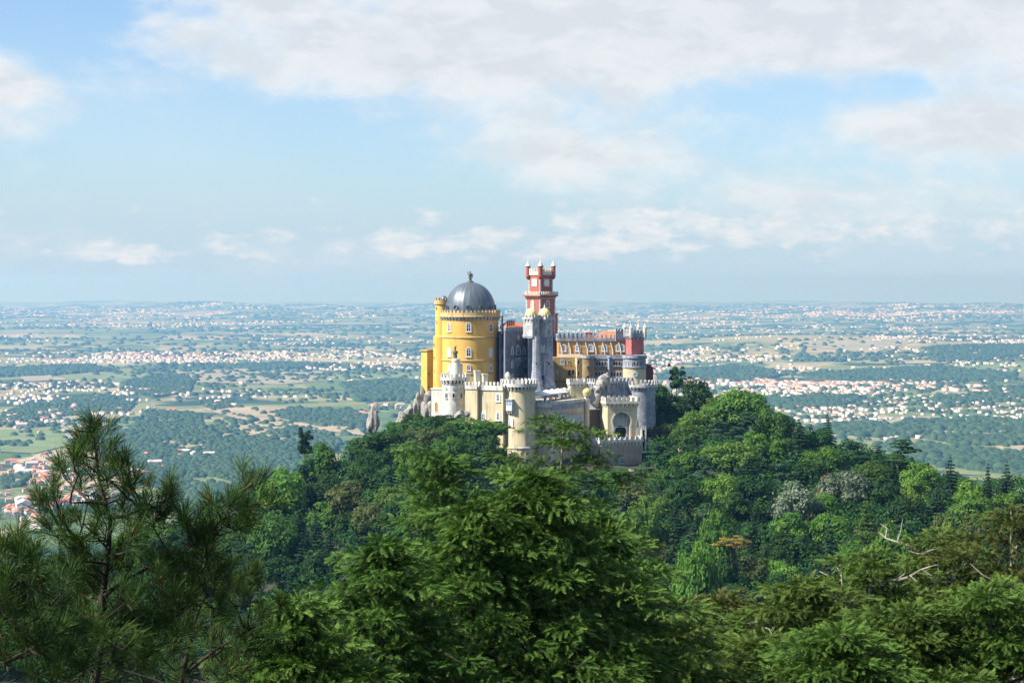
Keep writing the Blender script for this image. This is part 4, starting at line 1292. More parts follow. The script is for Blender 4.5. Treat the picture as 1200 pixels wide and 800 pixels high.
def terrace_building():
    d = 722; B = Block(646.4, d, 60, 24.5, 13.0, 474.0, 556)
    t = thing('terrace_building', 'cream building with a cafe terrace on its flat roof', 'building', B.origin())
    w = MB(); w.prism(B.poly(), B.z0, B.z1); w.build('wall', M['cream'], t, smooth=False)
    f = MB(); f.prism(B.poly(-0.75), B.z1 + 0.005, B.z1 + 0.95); f.build('terrace_floor', M['paving'], t, smooth=False)
    a, b = B.a, B.b
    # solid pale parapet with a blue grey frieze under it along the shaded side
    p = MB(); p.frame_box(B.c + B.na * 0.28, a, b, B.z1 + 0.0, B.z1 + 0.75, B.wa, 0.6)
    p.frame_box(B.c + B.na * 0.42 - a * 0.05, a, b, B.z1 + 0.751, B.z1 + 1.0, B.wa + 0.1, 0.85); p.build('parapet', M['cream_light'], t, smooth=False)
    fr = MB(); fr.frame_box(B.c + B.na * 0.22, a, b, B.z1 - 2.0, B.z1 - 0.01, B.wa, 0.5); fr.build('frieze', M['rampart'], t, smooth=False)
    # merlons on the sunlit side
    q = B.c - a * 0.35
    mm = MB(); p0 = B.c + b * B.wb - a * 0.45; p1 = B.c - a * 0.45 - b * 0.2
    mm.frame_box(p1, b, a, B.z1 - 0.9, B.z1 + 0.35, B.wb, 0.44)
    merlons_line(mm, tuple(p0), tuple(p1), B.z1 + 0.35, 1.15, 0.8, 0.72, 0.4); mm.build('battlement', M['white_stone'], t, smooth=False)
    cb = MB(); corbels_line(cb, tuple(B.c + b * B.wb), tuple(B.c), 0.5, B.z1 - 2.1, B.z1 - 0.91, 1.3); cb.build('corbel', M['cream_light'], t, smooth=False)
    # cut stone corner
    cs = MB(); cs.frame_box(B.c - a * 0.07 - b * 0.07, a, b, B.z0, B.z1 - 2.1, 0.9, 1.1); cs.build('quoin', M['cream_light'], t, smooth=False)
    for px in (652.6, 658.0, 662.8, 667.4, 671.8, 676.2, 680.2):
        q = B.on_a(px, 498)
        window(t, q, B.na, 1.9, 3.6, 'round', 'frame_blue', 'pane_blue', 0.42)
        hd = MB(); o = Vector(q[:2]) - a * 1.4; hd.frame_box(o, a, B.na, q[2] + 3.95, q[2] + 4.5, 2.8, 0.4); hd.build('window_hood', M['grey_pale'], t, smooth=False)
    for px in (654.5, 662.5, 669.8, 676.5):
        window(t, B.on_a(px, 513), B.na, 1.7, 2.4, 'round', 'frame_blue', 'pane_blue', 0.4)
    window(t, B.on_b(632, 521), B.nb, 1.2, 1.2, 'disc', 'cream_light', 'void', 0.2, False, name='round_window')
    s = MB(); s.prism(B.poly(0.16), PZ(525.5, d), PZ(524, d)); s.build('string_course', M['grey_pale'], t, smooth=False)
    # corner turret with a gold onion dome at the far end
    e = B.c + a * (B.wa - 0.2) + B.na * 0.5; c = (e.x, e.y); de = e.y
    t2 = thing('onion_turret', 'slender corner turret with a small gold onion dome beside the terrace', 'turret', (c[0], c[1], PZ(520, de)))
    Z = lambda py: PZ(py, de); r = 4.2 / F * de
    w = MB(); w.lathe(c, [(r * 0.8, Z(520)), (r * 0.8, Z(474)), (r * 1.05, Z(471)), (r * 1.05, Z(468.0)), (r * 0.85, Z(467.4)), (r * 0.85, Z(463.6)), (r * 1.15, Z(463)), (r * 1.15, Z(462.2))], 18); w.build('wall', M['cream_light'], t2)
    dm = MB(); dm.lathe(c, [(r * 1.1, Z(462.3)), (r * 1.34, Z(460.2)), (r * 1.36, Z(458.6)), (r * 1.15, Z(456.6)), (r * 0.75, Z(455.0)), (r * 0.36, Z(453.8)), (r * 0.14, Z(452.6)), (0.03, Z(450.0))], 20); dm.build('dome', M['gilt_dark'], t2)
    for px in (687.6, 690.4):
        q, n = on_drum(c, r * 0.85, px, 467.2); window(t2, q, n, 0.55, 0.95, 'round', 'cream_light', 'void', 0.08, False)
    return B


def bastion():
    d = 724; c = (PX(608.2, d), d); r = 19.4 / F * d; Z = lambda py: PZ(py, d - r * 0.7)
    t = thing('bastion', 'great cream round bastion with an oriel box and crown of white merlons', 'bastion', (c[0], c[1], Z(566)))
    w = MB(); w.lathe(c, [(r * 1.14, Z(566)), (r * 1.07, Z(545)), (r * 1.05, Z(525.5)), (r * 1.0, Z(524)), (r, Z(456))], 64); w.build('wall', M['cream'], t)
    s = MB(); s.lathe(c, [(r * 1.02, Z(526)), (r * 1.085, Z(525.4)), (r * 1.085, Z(524.2)), (r * 0.99, Z(523.2))], 64); s.build('string_course', M['grey_pale'], t)
    cb = MB(); corbels_ring(cb, c, r, 0.8, Z(458.0), Z(453.2), 30); cb.build('corbel', M['cream_light'], t, smooth=False)
    p = MB(); p.lathe(c, [(r - 0.1, Z(453.4)), (r + 0.74, Z(453.1)), (r + 0.74, Z(449.4)), (r + 0.25, Z(449.4)), (r + 0.25, Z(452)), (0.3, Z(452))], 64)
    merlons_ring(p, c, r + 0.74, Z(449.4), 1.35, 28, 0.52, 0.5); p.build('parapet', M['white_stone'], t)
    # oriel
    q, n = on_drum(c, r, 598.4, 481); u = Vector((-n.y, n.x)); o = Vector(q[:2]) - u * 1.1 - n * 0.5
    zt = PZ(468.6, q[1])
    b = MB(); b.frame_box(o, u, n, q[2], zt, 2.2, 1.7)
    bo = b.build('oriel', M['frame'], t, smooth=False)
    k = MB(); k.frame_box(o - u * 0.2, u, n, zt + 0.005, zt + 0.32, 2.6, 2.0)
    k.build('oriel_roof', M['rampart'], bo, smooth=False)
    g = MB()
    for x0, x1 in ((0.15, 1.0), (1.15, 2.0)):
        pts = [(x0, zt - 1.9), (x1, zt - 1.9), (x1, zt - 0.35), (x0, zt - 0.35)]
        g.add([(o.x + u.x * x + n.x * 1.71, o.y + u.y * x + n.y * 1.71, z) for x, z in pts], [[0, 1, 2, 3]])
    g.build('oriel_glass', M['pane_blue'], bo, smooth=False)
    cbk = MB()
    for x in (0.1, 0.85, 1.6): cbk.frame_box(o + u * x, u, n, q[2] - 0.8, q[2] - 0.005, 0.5, 1.3)
    cbk.build('bracket', M['grey_pale'], bo, smooth=False)
    q, n = on_drum(c, r, 598.8, 499.5); window(t, q, n, 1.8, 3.1, 'round', 'frame', 'pane_white', 0.3)
    q, n = on_drum(c, r * 1.07, 607.5, 546); window(t, q, n, 0.8, 1.6, 'round', 'grey_pale', 'void', 0.1, False, name='slit_window')
    st = MB(); q2 = (PX(595, d + 2), d + 2)
    st.lathe(q2, [(0.75, Z(452)), (0.7, Z(443)), (0.95, Z(442.4)), (0.9, Z(440)), (0.55, Z(437.6)), (0.1, Z(436.4))], 12); st.build('chimney', M['cream_light'], t)


def curtain_wall():
    B = Block(589.5, 719, 60, 5.0, 9.6, 454.6, 560)
    t = thing('curtain_wall', 'tall cream curtain wall with arched windows between bastion and white turret', 'wall', B.origin())
    B2 = Block(559.2, 722.5, 62, 7.5, 4.7, 454.6, 560)
    w = MB(); w.prism(B.poly(), B.z0, B.z1); w.build('wall', M['cream'], t, smooth=False)
    w = MB(); w.prism(B2.poly(), B2.z0, B2.z1 + 0.4); w.build('side_wall', M['cream'], t, smooth=False)
    mm = MB(); p0 = B.c + B.b * B.wb - B.a * 0.35; p1 = B.c - B.a * 0.35
    mm.frame_box(p1, B.b, B.a, B.z1 - 0.9, B.z1 + 0.7, B.wb, 0.5); merlons_line(mm, tuple(p0), tuple(p1), B.z1 + 0.7, 1.3, 0.8, 0.75, 0.45)
    p0 = B2.c + B2.b * B2.wb - B2.a * 0.3; p1 = B2.c - B2.a * 0.3
    mm.frame_box(p1, B2.b, B2.a, B2.z1 - 0.4, B2.z1 + 0.9, B2.wb, 0.5); merlons_line(mm, tuple(p0), tuple(p1), B2.z1 + 0.9, 1.2, 0.8, 0.75, 0.45)
    mm.build('battlement', M['white_stone'], t, smooth=False)
    sl = MB()
    k = int(B.wb / 0.95)
    for px, py in ((583.8, 470.5), (566.8, 493), (584.0, 492.5)):
        window(t, B.on_b(px, py), B.nb, 1.85, 3.1, 'round', 'frame', 'pane', 0.42)
    for px, top, w_, dd in ((549.0, 437.4, 1.55, 729), (560.2, 434.2, 1.75, 728), (569.2, 438.2, 1.6, 727)):
        o = Vector((PX(px, dd) - w_ / 2, dd)); c = MB(); a, b = axes(20)
        c.frame_box(o, a, b, PZ(462, dd), PZ(top + 1.2, dd), w_, w_)
        c.frame_box(o - a * 0.18 - b * 0.18, a, b, PZ(top + 1.2, dd) + 0.005, PZ(top, dd), w_ + 0.36, w_ + 0.36)
        c.build('chimney', M['cream_light'], t, smooth=False)


def white_turret():
    d = 731; c = (PX(531.3, d), d); r = 13.4 / F * d; Z = lambda py: PZ(py, d - r * 0.6)
    t = thing('white_turret', 'whitewashed round turret with a tapering stair spire topped by a statue', 'turret', (c[0], c[1], Z(520)))
    w = MB(); w.lathe(c, [(r * 1.15, Z(520)), (r * 1.02, Z(489)), (r, Z(475)), (r, Z(449))], 48); w.build('wall', M['white_stone'], t)
    cb = MB(); corbels_ring(cb, c, r, 0.7, Z(450.6), Z(445.4), 20); cb.build('corbel', M['white_stone'], t, smooth=False)
    p = MB(); p.lathe(c, [(r - 0.1, Z(445.6)), (r + 0.62, Z(445.3)), (r + 0.62, Z(442.2)), (r + 0.15, Z(442.2)), (r + 0.15, Z(444.5)), (0.3, Z(444.5))], 48); merlons_ring(p, c, r + 0.62, Z(442.2), 1.2, 18, 0.52, 0.5); p.build('parapet', M['white_stone'], t)
    cs = (PX(534.2, d + 0.5), d + 0.5)
    s = MB(); rs = 7.0 / F * d
    s.lathe(cs, [(rs * 1.05, Z(446)), (rs * 0.98, Z(437)), (rs * 0.72, Z(426)), (rs * 0.66, Z(424)), (rs * 0.78, Z(423.4)), (rs * 0.78, Z(420.6)), (rs * 0.5, Z(420.2))], 20)
    so = s.build('stair_spire', M['cream_light'], t)
    b = MB(); b.frame_box((cs[0] + 0.4, cs[1] - 0.5), Vector((1, 0)), Vector((0, 1)), Z(446), Z(426.5), 1.9, 2.0); b.build('buttress', M['cream_light'], so, smooth=False)
    cn = (cs[0] - 0.25, cs[1])
    l = MB(); l.lathe(cn, [(rs * 0.36, Z(420.4)), (rs * 0.34, Z(414.4)), (rs * 0.5, Z(413.8)), (rs * 0.46, Z(411.6)), (rs * 0.15, Z(410.8))], 12); l.build('lantern', M['bronze'], so)
    f = MB(); zz = Z(410.9)
    f.lathe(cn, [(0.18, zz - 0.2), (0.34, zz + 0.1), (0.3, zz + 0.7), (0.42, zz + 1.15), (0.12, zz + 1.3), (0.19, zz + 1.5), (0.03, zz + 1.75)], 10)
    f.tube([(cn[0] + 0.3, cn[1], zz + 1.1), (cn[0] + 0.55, cn[1], zz + 1.5), (cn[0] + 0.5, cn[1], zz + 1.9)], [0.1, 0.08, 0.05], 5); f.build('statue', M['bronze'], so)
    for px in (523.0, 531.6, 540.4):
        q, n = on_drum(c, r, px, 466.5); window(t, q, n, 0.85, 1.75, 'rect', 'white_stone', 'void', 0.12, False)
        q, n = on_drum(c, r, px, 455.6); window(t, q, n, 0.5, 0.5, 'rect', 'white_stone', 'void', 0.06, False, name='square_hole')
    # low cream wall with a golden gothic door
    B = Block(517.6, 731, 60, 3.0, 4.2, 456.5, 500)
    t = thing('door_wall', 'low cream wall with a golden pointed door left of the white turret', 'wall', B.origin())
    w = MB(); w.prism(B.poly(), B.z0, B.z1); w.build('wall', M['cream_light'], t, smooth=False)
    k = MB(); k.prism(B.poly(0.18), B.z1 + 0.01, B.z1 + 0.45); k.build('cornice', M['white_stone'], t, smooth=False)
    window(t, B.on_b(511.6, 483), B.nb, 1.85, 3.9, 'gothic', 'frame', 'wood', 0.28, False, name='door')


def lower_rampart():
    d = 728; B = Block(703.5, d, 27, 16.6, 7.0, 517.5, 566)
    B.wa = 16.4
    t = thing('lower_rampart', 'low rampart streaked with black stains in front of the gatehouse', 'wall', B.origin())
    w = MB(); w.prism(B.poly(), B.z0, B.z1); w.build('wall', M['streaked'], t, smooth=False)
    for i in range(8):
        o = B.c + B.a * (0.8 + i * 2.05); p = MB(); p.frame_box(o, B.a, B.na, B.z0, B.z1 - 1.2, 0.5, 0.22); p.build('pilaster', M['streaked'], t, smooth=False)
    battlement(t, B, B.z1 + 0.2, 1.25, 1.1, 0.9, 0.5, M['white_stone'], True, 0.7)
    window(t, B.on_a(728.5, 543), B.na, 1.7, 2.5, 'rect', 'frame_blue', 'pane', 0.25)
    # forecourt between rampart and gate
    return B


def gate_post():
    d = 736; c0 = Vector((PX(751.6, d), d)); a, b = axes(8)
    t = thing('side_gate', 'small side gate with a dark arch and pronged stone tops', 'gate', (c0.x, c0.y, PZ(530, d)))
    z0 = PZ(530, d); Z = lambda py: PZ(py, d)
    w = MB(); hw = 1.75
    hole = [(0.45, z0 + 0.3), (hw - 0.45, z0 + 0.3), (hw - 0.45, Z(505))] + arch_pts(hw / 2, Z(505), hw / 2 - 0.45, 0, 180, 8)[1:]
    holed_wall(w, c0, a, -b, [(0, z0), (hw, z0), (hw, Z(502.6)), (0, Z(502.6))], hole, 1.4); w.build('wall', M['white_stone'], t, smooth=False)
    dk = MB(); dk.frame_box(c0 + b * 1.41, a, b, z0, Z(502.6), hw, 0.2); dk.build('door', M['void'], t, smooth=False)  # black panel painting the shade inside the arch, no door leaf
    m = MB(); merlons_line(m, tuple(c0), tuple(c0 + a * hw), Z(502.59), 0.8, 0.35, 0.35, 0.4); m.build('battlement', M['white_stone'], t, smooth=False)


def ivy_wall():
    B = Block(690, 746, 22, 9.0, 3.0, 480, 540)
    t = thing('retaining_wall', 'dark ivy covered retaining wall between terrace building and gatehouse', 'wall', B.origin())
    w = MB(); w.prism(B.poly(), B.z0, B.z1); w.build('wall', M['brown'], t, smooth=False)


def unit_rows(v): return v / np.linalg.norm(v, axis=1, keepdims=True)


def rock(name, label, pts, seed, group=None, squash=1.0, cat='boulder'):
    """rough granite: several noisy lumps merged into one mesh; pts: (px, py, d, rx, rz)"""
    rng = np.random.default_rng(seed)
    mb = MB()
    for (px, py, d, rx, rz) in pts:
        c = PT(px, py, d); U, V_ = 30, 20
        vs = []
        cut = unit_rows(rng.normal(size=(11, 3))); lev = rng.uniform(0.62, 0.98, 11)      # planes that cleave the stone
        ph = rng.uniform(0, 6.28, (5, 2)); fr = rng.normal(0, 3.2, (5, 3))
        for i in range(V_ + 1):
            th = math.pi * i / V_
            for j in range(U):
                a = 2 * math.pi * j / U
                n = np.array([math.sin(th) * math.cos(a), math.sin(th) * math.sin(a), math.cos(th)])
                dt = cut @ n
                k = min(1.15, float(np.min(np.where(dt > 0.05, lev / np.maximum(dt, 0.05), 9))))
                k *= 1 + 0.05 * sum(math.sin(float(fr[q] @ n) + ph[q, 0]) for q in range(5)) / 1.5 + rng.uniform(-0.02, 0.02)
                vs.append((c.x + n[0] * rx * k, c.y + n[1] * rx * k, c.z + n[2] * rz * k))
        fs = [[i * U + j, i * U + (j + 1) % U, (i + 1) * U + (j + 1) % U, (i + 1) * U + j] for i in range(V_) for j in range(U)]
        mb.add(vs, fs)
    c = PT(pts[0][0], pts[0][1], pts[0][2])
    o = mb.build(name, M['rock'], None, (c.x, c.y, c.z), smooth=True)
    o.data.set_sharp_from_angle(angle=math.radians(24))
    return tag(o, label, cat, group)


def person(p, label, top, legs, skin=(0.45, 0.28, 0.2), hair=(0.03, 0.02, 0.015), face=0.0, seated=False, arm=0.3):
    """one standing (or seated) visitor: a continuous skinned body, clothes and hair as its children"""
    me = bpy.data.meshes.new('person')
    k = 1.0
    if seated:
        J = [(0, 0, .50), (0, 0, .78), (0, 0, 1.02), (0, 0, 1.12), (0, -.02, 1.24), (.19, 0, .99), (.24, -.12, .76), (.16, -.32, .78), (-.19, 0, .99), (-.24, -.12, .76), (-.16, -.32, .78), (.1, -.08, .48), (.12, -.45, .48), (.12, -.46, .06), (-.1, -.08, .48), (-.12, -.45, .48), (-.12, -.46, .06)]
    else:
        J = [(0, 0, .95), (0, 0, 1.18), (0, 0, 1.42), (0, 0, 1.53), (0, -.02, 1.65), (.19, 0, 1.40), (.24 + arm * .2, -.03, 1.12), (.22 + arm * .3, -.14 - arm * .2, .90), (-.19, 0, 1.40), (-.25, .02, 1.12), (-.24, -.06, .88), (.1, 0, .90), (.12, -.05, .50), (.12, .02, .06), (-.1, 0, .90), (-.11, .05, .50), (-.12, .12, .06)]
    E = [(0, 1), (1, 2), (2, 3), (3, 4), (2, 5), (5, 6), (6, 7), (2, 8), (8, 9), (9, 10), (0, 11), (11, 12), (12, 13), (0, 14), (14, 15), (15, 16)]
    R = [.15, .14, .14, .06, .105, .075, .05, .035, .075, .05, .035, .10, .065, .05, .10, .065, .05]
    me.from_pydata(J, E, [])
    o = link('person', me); o.location = p; o.rotation_euler = (0, 0, face)
    o.modifiers.new('skin', 'SKIN'); s = o.modifiers.new('sub', 'SUBSURF'); s.levels = 1; s.render_levels = 1
    for v, r in zip(me.skin_vertices[0].data, R): v.radius = (r, r * 0.8)
    me.skin_vertices[0].data[0].use_root = True
    me.materials.append(pmat('skin', skin))
    tag(o, label, 'person')
    def shell(name, zs, rs, col, c=(0, 0)):
        mb = MB(); mb.lathe(c, list(zip(rs, zs)), 14)
        mm = mb.build(name, pmat(name, col), o, (0, 0, 0))
        return mm
    b = .46 if seated else .92
    shell('shirt', (b, b + .26, b + .47, b + .55), (.185, .175, .19, .10), top)
    if not seated:
        for x, y in ((.11, -.02), (-.11, .04)): shell('trouser_leg', (.16, .5, .95), (.085, .10, .13), legs, (x, y))
    else:
        mb = MB()
        for x in (.11, -.11): mb.tube([(x, 0, .5), (x, -.46, .5), (x, -.46, .1)], [.12, .10, .07], 8)
        mb.build('trousers', pmat('trousers', legs), o, (0, 0, 0))
    hz = (1.27 if seated else 1.68)
    mb = MB(); mb.lathe((0, .01), [(.115, hz - .06), (.125, hz), (.11, hz + .07), (.05, hz + .11), (.01, hz + .12)], 12); mb.build('hair', pmat('hair', hair), o, (0, 0, 0))
    return o


_pm = {}
def pmat(n, c):
    key = tuple(round(x, 3) for x in c)
    if key not in _pm: _pm[key] = plain_mat('cloth and skin', c, 0.8, scale=20)
    return _pm[key]


def parasols(B):
    """white square parasols and visitors on the terrace"""
    zf = B.z1 + 0.95
    spots = [(0.9, 5.5, 'white cafe parasol at the near corner of the terrace'), (5.6, 6.0, 'second white cafe parasol from the near end of the terrace'), (10.4, 6.4, 'white cafe parasol in the middle of the terrace'),
             (15.0, 6.6, 'fourth white cafe parasol from the near end of the terrace'), (19.8, 6.8, 'white cafe parasol at the far end of the terrace')]
    for i, (u, v, lab) in enumerate(spots):
        q = B.c + B.a * (u + 1.6) + B.b * v
        t = thing('parasol', lab, 'parasol', (q.x, q.y, zf), 'white parasols on the cafe terrace')
        p = MB(); p.lathe((q.x, q.y), [(0.3, zf), (0.3, zf + 0.1), (0.04, zf + 0.12), (0.04, zf + 3.0)], 8); p.build('pole', M['frame_grey'], t)
        c = MB(); hw = 2.4; zc = zf + 2.35
        P = [q + B.a * s1 * hw + B.b * s2 * hw for s1, s2 in ((-1, -1), (1, -1), (1, 1), (-1, 1))]
        vs = [(x.x, x.y, zc) for x in P] + [(x.x, x.y, zc - 0.28) for x in P] + [(q.x, q.y, zc + 1.35), (q.x, q.y, zc + 1.0)]
        fs = [[i_, (i_ + 1) % 4, 8] for i_ in range(4)] + [[i_, i_ + 4, (i_ + 1) % 4 + 4, (i_ + 1) % 4] for i_ in range(4)] + [[(i_ + 1) % 4 + 4, i_ + 4, 9] for i_ in range(4)]
        c.add(vs, fs); c.build('canopy', M['canvas'], t, smooth=False)
        if i == 0:
            f = MB(); f.lathe((q.x, q.y), [(0.07, zc + 1.3), (0.07, zc + 1.8), (0.02, zc + 2.1)], 6); f.build('finial', M['frame'], t)
    cols = [((.55, .06, .05), 'red'), ((.75, .75, .72), 'white'), ((.06, .10, .3), 'navy'), ((.30, .42, .6), 'pale blue'), ((.03, .03, .03), 'black'), ((.6, .45, .3), 'tan'), ((.5, .12, .2), 'crimson'), ((.25, .3, .2), 'olive'), ((.8, .6, .2), 'yellow')]
    spots = [(0.7, 3.2, 0, 'standing at the near corner of the terrace'), (1.5, 8.3, 4, 'standing behind the nearest parasol'), (2.6, 2.2, 1, 'leaning by the parapet below the nearest parasol'), (3.4, 4.2, 5, 'standing between the first two parasols'),
             (4.6, 2.0, 6, 'looking over the parapet near the second parasol'), (6.0, 3.5, 3, 'standing under the second parasol'), (7.2, 2.2, 4, 'waiting by the parapet past the second parasol'), (9.0, 3.4, 0, 'standing before the middle parasol'), (11.5, 2.6, 2, 'standing by the parapet at the middle of the terrace'),
             (14.0, 2.8, 8, 'standing near the fourth parasol'), (17.2, 3.0, 1, 'standing before the far parasol'), (20.6, 2.4, 7, 'standing at the far end of the terrace')]
    for i, (u, v, ci, where) in enumerate(spots):
        q = B.c + B.a * u + B.b * v
        col, nm = cols[ci]
        person((q.x, q.y, zf), f'visitor in a {nm} shirt {where}', col, [(.05, .06, .12), (.3, .28, .22), (.03, .03, .03)][i % 3], face=i * 1.3, arm=(i % 4) * 0.3)
    # visitors by the gate
    zg = PZ(515.2, 731)
    fl = MB(); R = Block(704.2, 729.2, 27, 16.0, 9.0, 516, 530); fl.prism(R.poly(-0.3), zg - 2.0, zg); o = fl.build('forecourt', M['paving'], None, (R.c.x, R.c.y, zg)); tag(o, 'paved forecourt in front of the gate', kind='structure')
    for (px, dd, ci, where, hat) in ((707.5, 733.5, 4, 'in dark clothes at the left of the forecourt', 0), (710.5, 733.0, 2, 'at the left end of the gate forecourt', 0), (722.6, 734.2, 1, 'with pale hair in front of the dark gate arch', 1), (735.0, 735.5, 3, 'at the right side of the gate arch', 0), (741.0, 737.4, 0, 'right of the gate on the forecourt', 0)):
        col, nm = cols[ci]
        if ci == 3: col, nm = (0.05, 0.45, 0.65), 'turquoise'
        person((PX(px, dd), dd, zg), f'visitor in a {nm} shirt {where}', col, (.1, .1, .12), face=px, hair=(.6, .58, .5) if hat else (.03, .02, .015))


def build_castle():
    yellow_tower(); stair_turret(); yellow_block(); grey_palace(); chapel()
    chapel_turret(624.0, 749, 50, 3.9, 4.3, 'left of the twin grey turrets with gilded domes, its upper side sunlit', 623, 628.6, 1.42, 455)
    chapel_turret(639.2, 752, 50, 4.0, 4.1, 'right of the twin grey turrets with gilded domes, tall and shaded', 639, 643.4, 1.42, 455)
    clock_tower(); orange_wing(); yellow_lower(); brown_turret(); arcade_wing(); red_tower(); right_bastion()
    upper_rampart(); gatehouse(); ivy_wall()
    T = terrace_building(); bastion(); curtain_wall(); white_turret(); lower_rampart(); gate_post()
    parasols(T)
    rock('boulder', 'long pale leaning rock above the gold onion dome', [(703, 452, 745, 1.7, 2.2), (706.5, 447, 746, 1.6, 2.0), (709.5, 443.5, 747, 1.4, 1.5), (711.5, 448, 747, 0.9, 3.0), (699.5, 458, 744.5, 1.9, 2.4), (697, 466, 744, 2.2, 3.2)], 5)
    rock('boulder', 'pale rock outcrop at the foot of the yellow annex', [(494.5, 463, 776, 1.3, 3.0), (491, 470, 775, 1.4, 3.2), (488.5, 478, 775, 1.4, 3.2), (496, 472, 776, 1.7, 4.0)], 6)
    rock('boulder', 'grey rounded rock below the stair turret', [(501.5, 472, 752, 1.8, 3.9), (505.5, 478, 751, 1.6, 3.6), (498.5, 481, 751, 1.6, 3.5)], 7)
    rock('boulder', 'pointed rock pinnacle standing alone above the trees left of the castle', [(437, 492, 748, 1.9, 4.2), (438.5, 485, 748, 1.2, 3.0), (434, 495, 748, 1.4, 3.4), (441, 497, 748, 1.3, 2.4)], 8)
    rock('boulder', 'jagged pale crag between pinnacle and castle', [(471, 491, 755, 1.3, 2.8), (476, 486, 757, 1.5, 2.8), (480.5, 481, 758, 1.2, 2.4), (467, 497, 754, 1.2, 2.4)], 9)
    rock('boulder', 'pinkish rounded rock at the foot of the white turret', [(540, 486, 712, 1.9, 1.2), (545, 485, 713, 1.5, 1.3), (535, 488, 712, 1.1, 0.9)], 10)
    rock('boulder', 'bare pale rock slab below the streaked rampart', [(742, 556, 724, 3.2, 1.6), (734, 560, 722, 2.4, 1.3), (750, 553, 728, 2.0, 1.4)], 11)
    rock('boulder', 'dark crag on the right flank of the castle', [(768, 455, 800, 2.6, 4.6), (773, 462, 800, 2.4, 4.0), (765, 470, 797, 2.6, 5.0)], 12)
    # pale wall of the path that leaves the castle on the right
    pts = [(760, 512.5, 742), (770, 512.0, 744), (780, 512.6, 746), (788, 515.2, 745), (794, 519.5, 742), (797, 524, 738)]
    w = MB()
    for (p, q) in zip(pts[:-1], pts[1:]):
        A = PT(*p); Bq = PT(*q); dv = Vector((Bq.x - A.x, Bq.y - A.y)); ln = dv.length; dv.normalize(); nn = Vector((-dv.y, dv.x))
        h0, h1 = A.z, Bq.z
        vs = []
        for P_, z in ((A, h0), (Bq, h1)):
            for o_ in (0, 0.55):
                vs += [(P_.x + nn.x * o_, P_.y + nn.y * o_, z - 4), (P_.x + nn.x * o_, P_.y + nn.y * o_, z)]
        w.add(vs, [[0, 1, 5, 4], [2, 6, 7, 3], [1, 3, 7, 5], [0, 2, 3, 1], [4, 5, 7, 6]])
    A = PT(*pts[0]); o = w.build('path_wall', M['cream_light'], None, (A.x, A.y, A.z), smooth=False)
    tag(o, 'low pale wall edging the path right of the castle', 'wall')


build_castle()

# ------------------------------------------------------------------ trees
def unit(v): return v / np.maximum(np.linalg.norm(v, axis=-1, keepdims=True), 1e-9)


def quads_at(rng, pos, nrm, size, slim=0.62):
    """diamond leaves at pos (n,3) lying across nrm (n,3)"""
    n = len(pos)
    ref = unit(rng.normal(size=(n, 3)))
    t = unit(np.cross(nrm, ref)); b = np.cross(nrm, t)
    s = size[:, None]
    V = np.stack([pos - t * s, pos - b * s * slim, pos + t * s, pos + b * s * slim], 1)
    return V.reshape(-1, 3)


def leafy_mesh(name, parts, mat):
    """parts: list of (verts (4n,3), tint (n,))"""
    V = np.concatenate([p[0] for p in parts]); T = np.repeat(np.concatenate([p[1] for p in parts]), 4)
    Q = np.arange(len(V)).reshape(-1, 4)
    return raw_mesh(name, V, Q, mat, tint=np.clip(T, 0, 1))


def clump(rng, c, r, n, size, squash=0.8, low=-0.45, jit=0.38, tint=0.5, up=0.35):
    d = unit(rng.normal(size=(int(n * 1.6) + 4, 3))); d = d[d[:, 2] > low][:n]
    k = rng.uniform(0.72, 1.06, len(d))[:, None]
    pos = np.array(c) + d * np.array([r, r, r * squash]) * k
    nrm = unit(d + jit * rng.normal(size=d.shape) + np.array([0, 0, up]))
    sz = size * rng.uniform(0.55, 1.3, len(d))
    return quads_at(rng, pos, nrm, sz), np.clip(tint + rng.normal(0, 0.16, len(d)), 0, 1)


def crown_round(seed, R=5.0, Hh=9.0, base=2.0, n=26, leaf=0.30, dens=46, rough=1.0):
    """broad crown: leaf clumps on an uneven dome, with a few inside so that gaps stay dark"""
    rng = np.random.default_rng(seed); P = []
    cz = base + (Hh - base) * 0.46; rz = (Hh - base) * 0.54
    for i in range(n):
        d = unit(rng.normal(size=3)); d[2] = abs(d[2]) * 1.1 - 0.35 if rng.random() < 0.85 else d[2]; d = unit(d)
        k = rng.uniform(0.55, 0.86)
        c = np.array([d[0] * R * k, d[1] * R * k, cz + d[2] * rz * k])
        r = R * rng.uniform(0.20, 0.40) * (1.0 if k < 0.75 else 0.85)
        P.append(clump(rng, c, r, int(dens * (r / leaf) ** 2 * 0.085) + 12, leaf, rng.uniform(0.6, 0.9), -0.5, 0.36, rng.uniform(0.1, 0.9)))
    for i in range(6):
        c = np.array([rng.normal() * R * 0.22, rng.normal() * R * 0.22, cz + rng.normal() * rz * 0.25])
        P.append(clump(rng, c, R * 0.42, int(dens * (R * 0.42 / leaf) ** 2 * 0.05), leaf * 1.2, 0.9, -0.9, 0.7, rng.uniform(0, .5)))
    # loose twigs round the outline
    d = unit(rng.normal(size=(160, 3))); d = d[d[:, 2] > -0.3]
    pos = np.array([0, 0, cz]) + d * np.array([R, R, rz]) * rng.uniform(0.85, 1.08, len(d))[:, None]
    P.append((quads_at(rng, pos, unit(d + 0.6 * rng.normal(size=d.shape)), leaf * rng.uniform(0.5, 1.1, len(d))), rng.uniform(0, 1, len(d))))
    return P


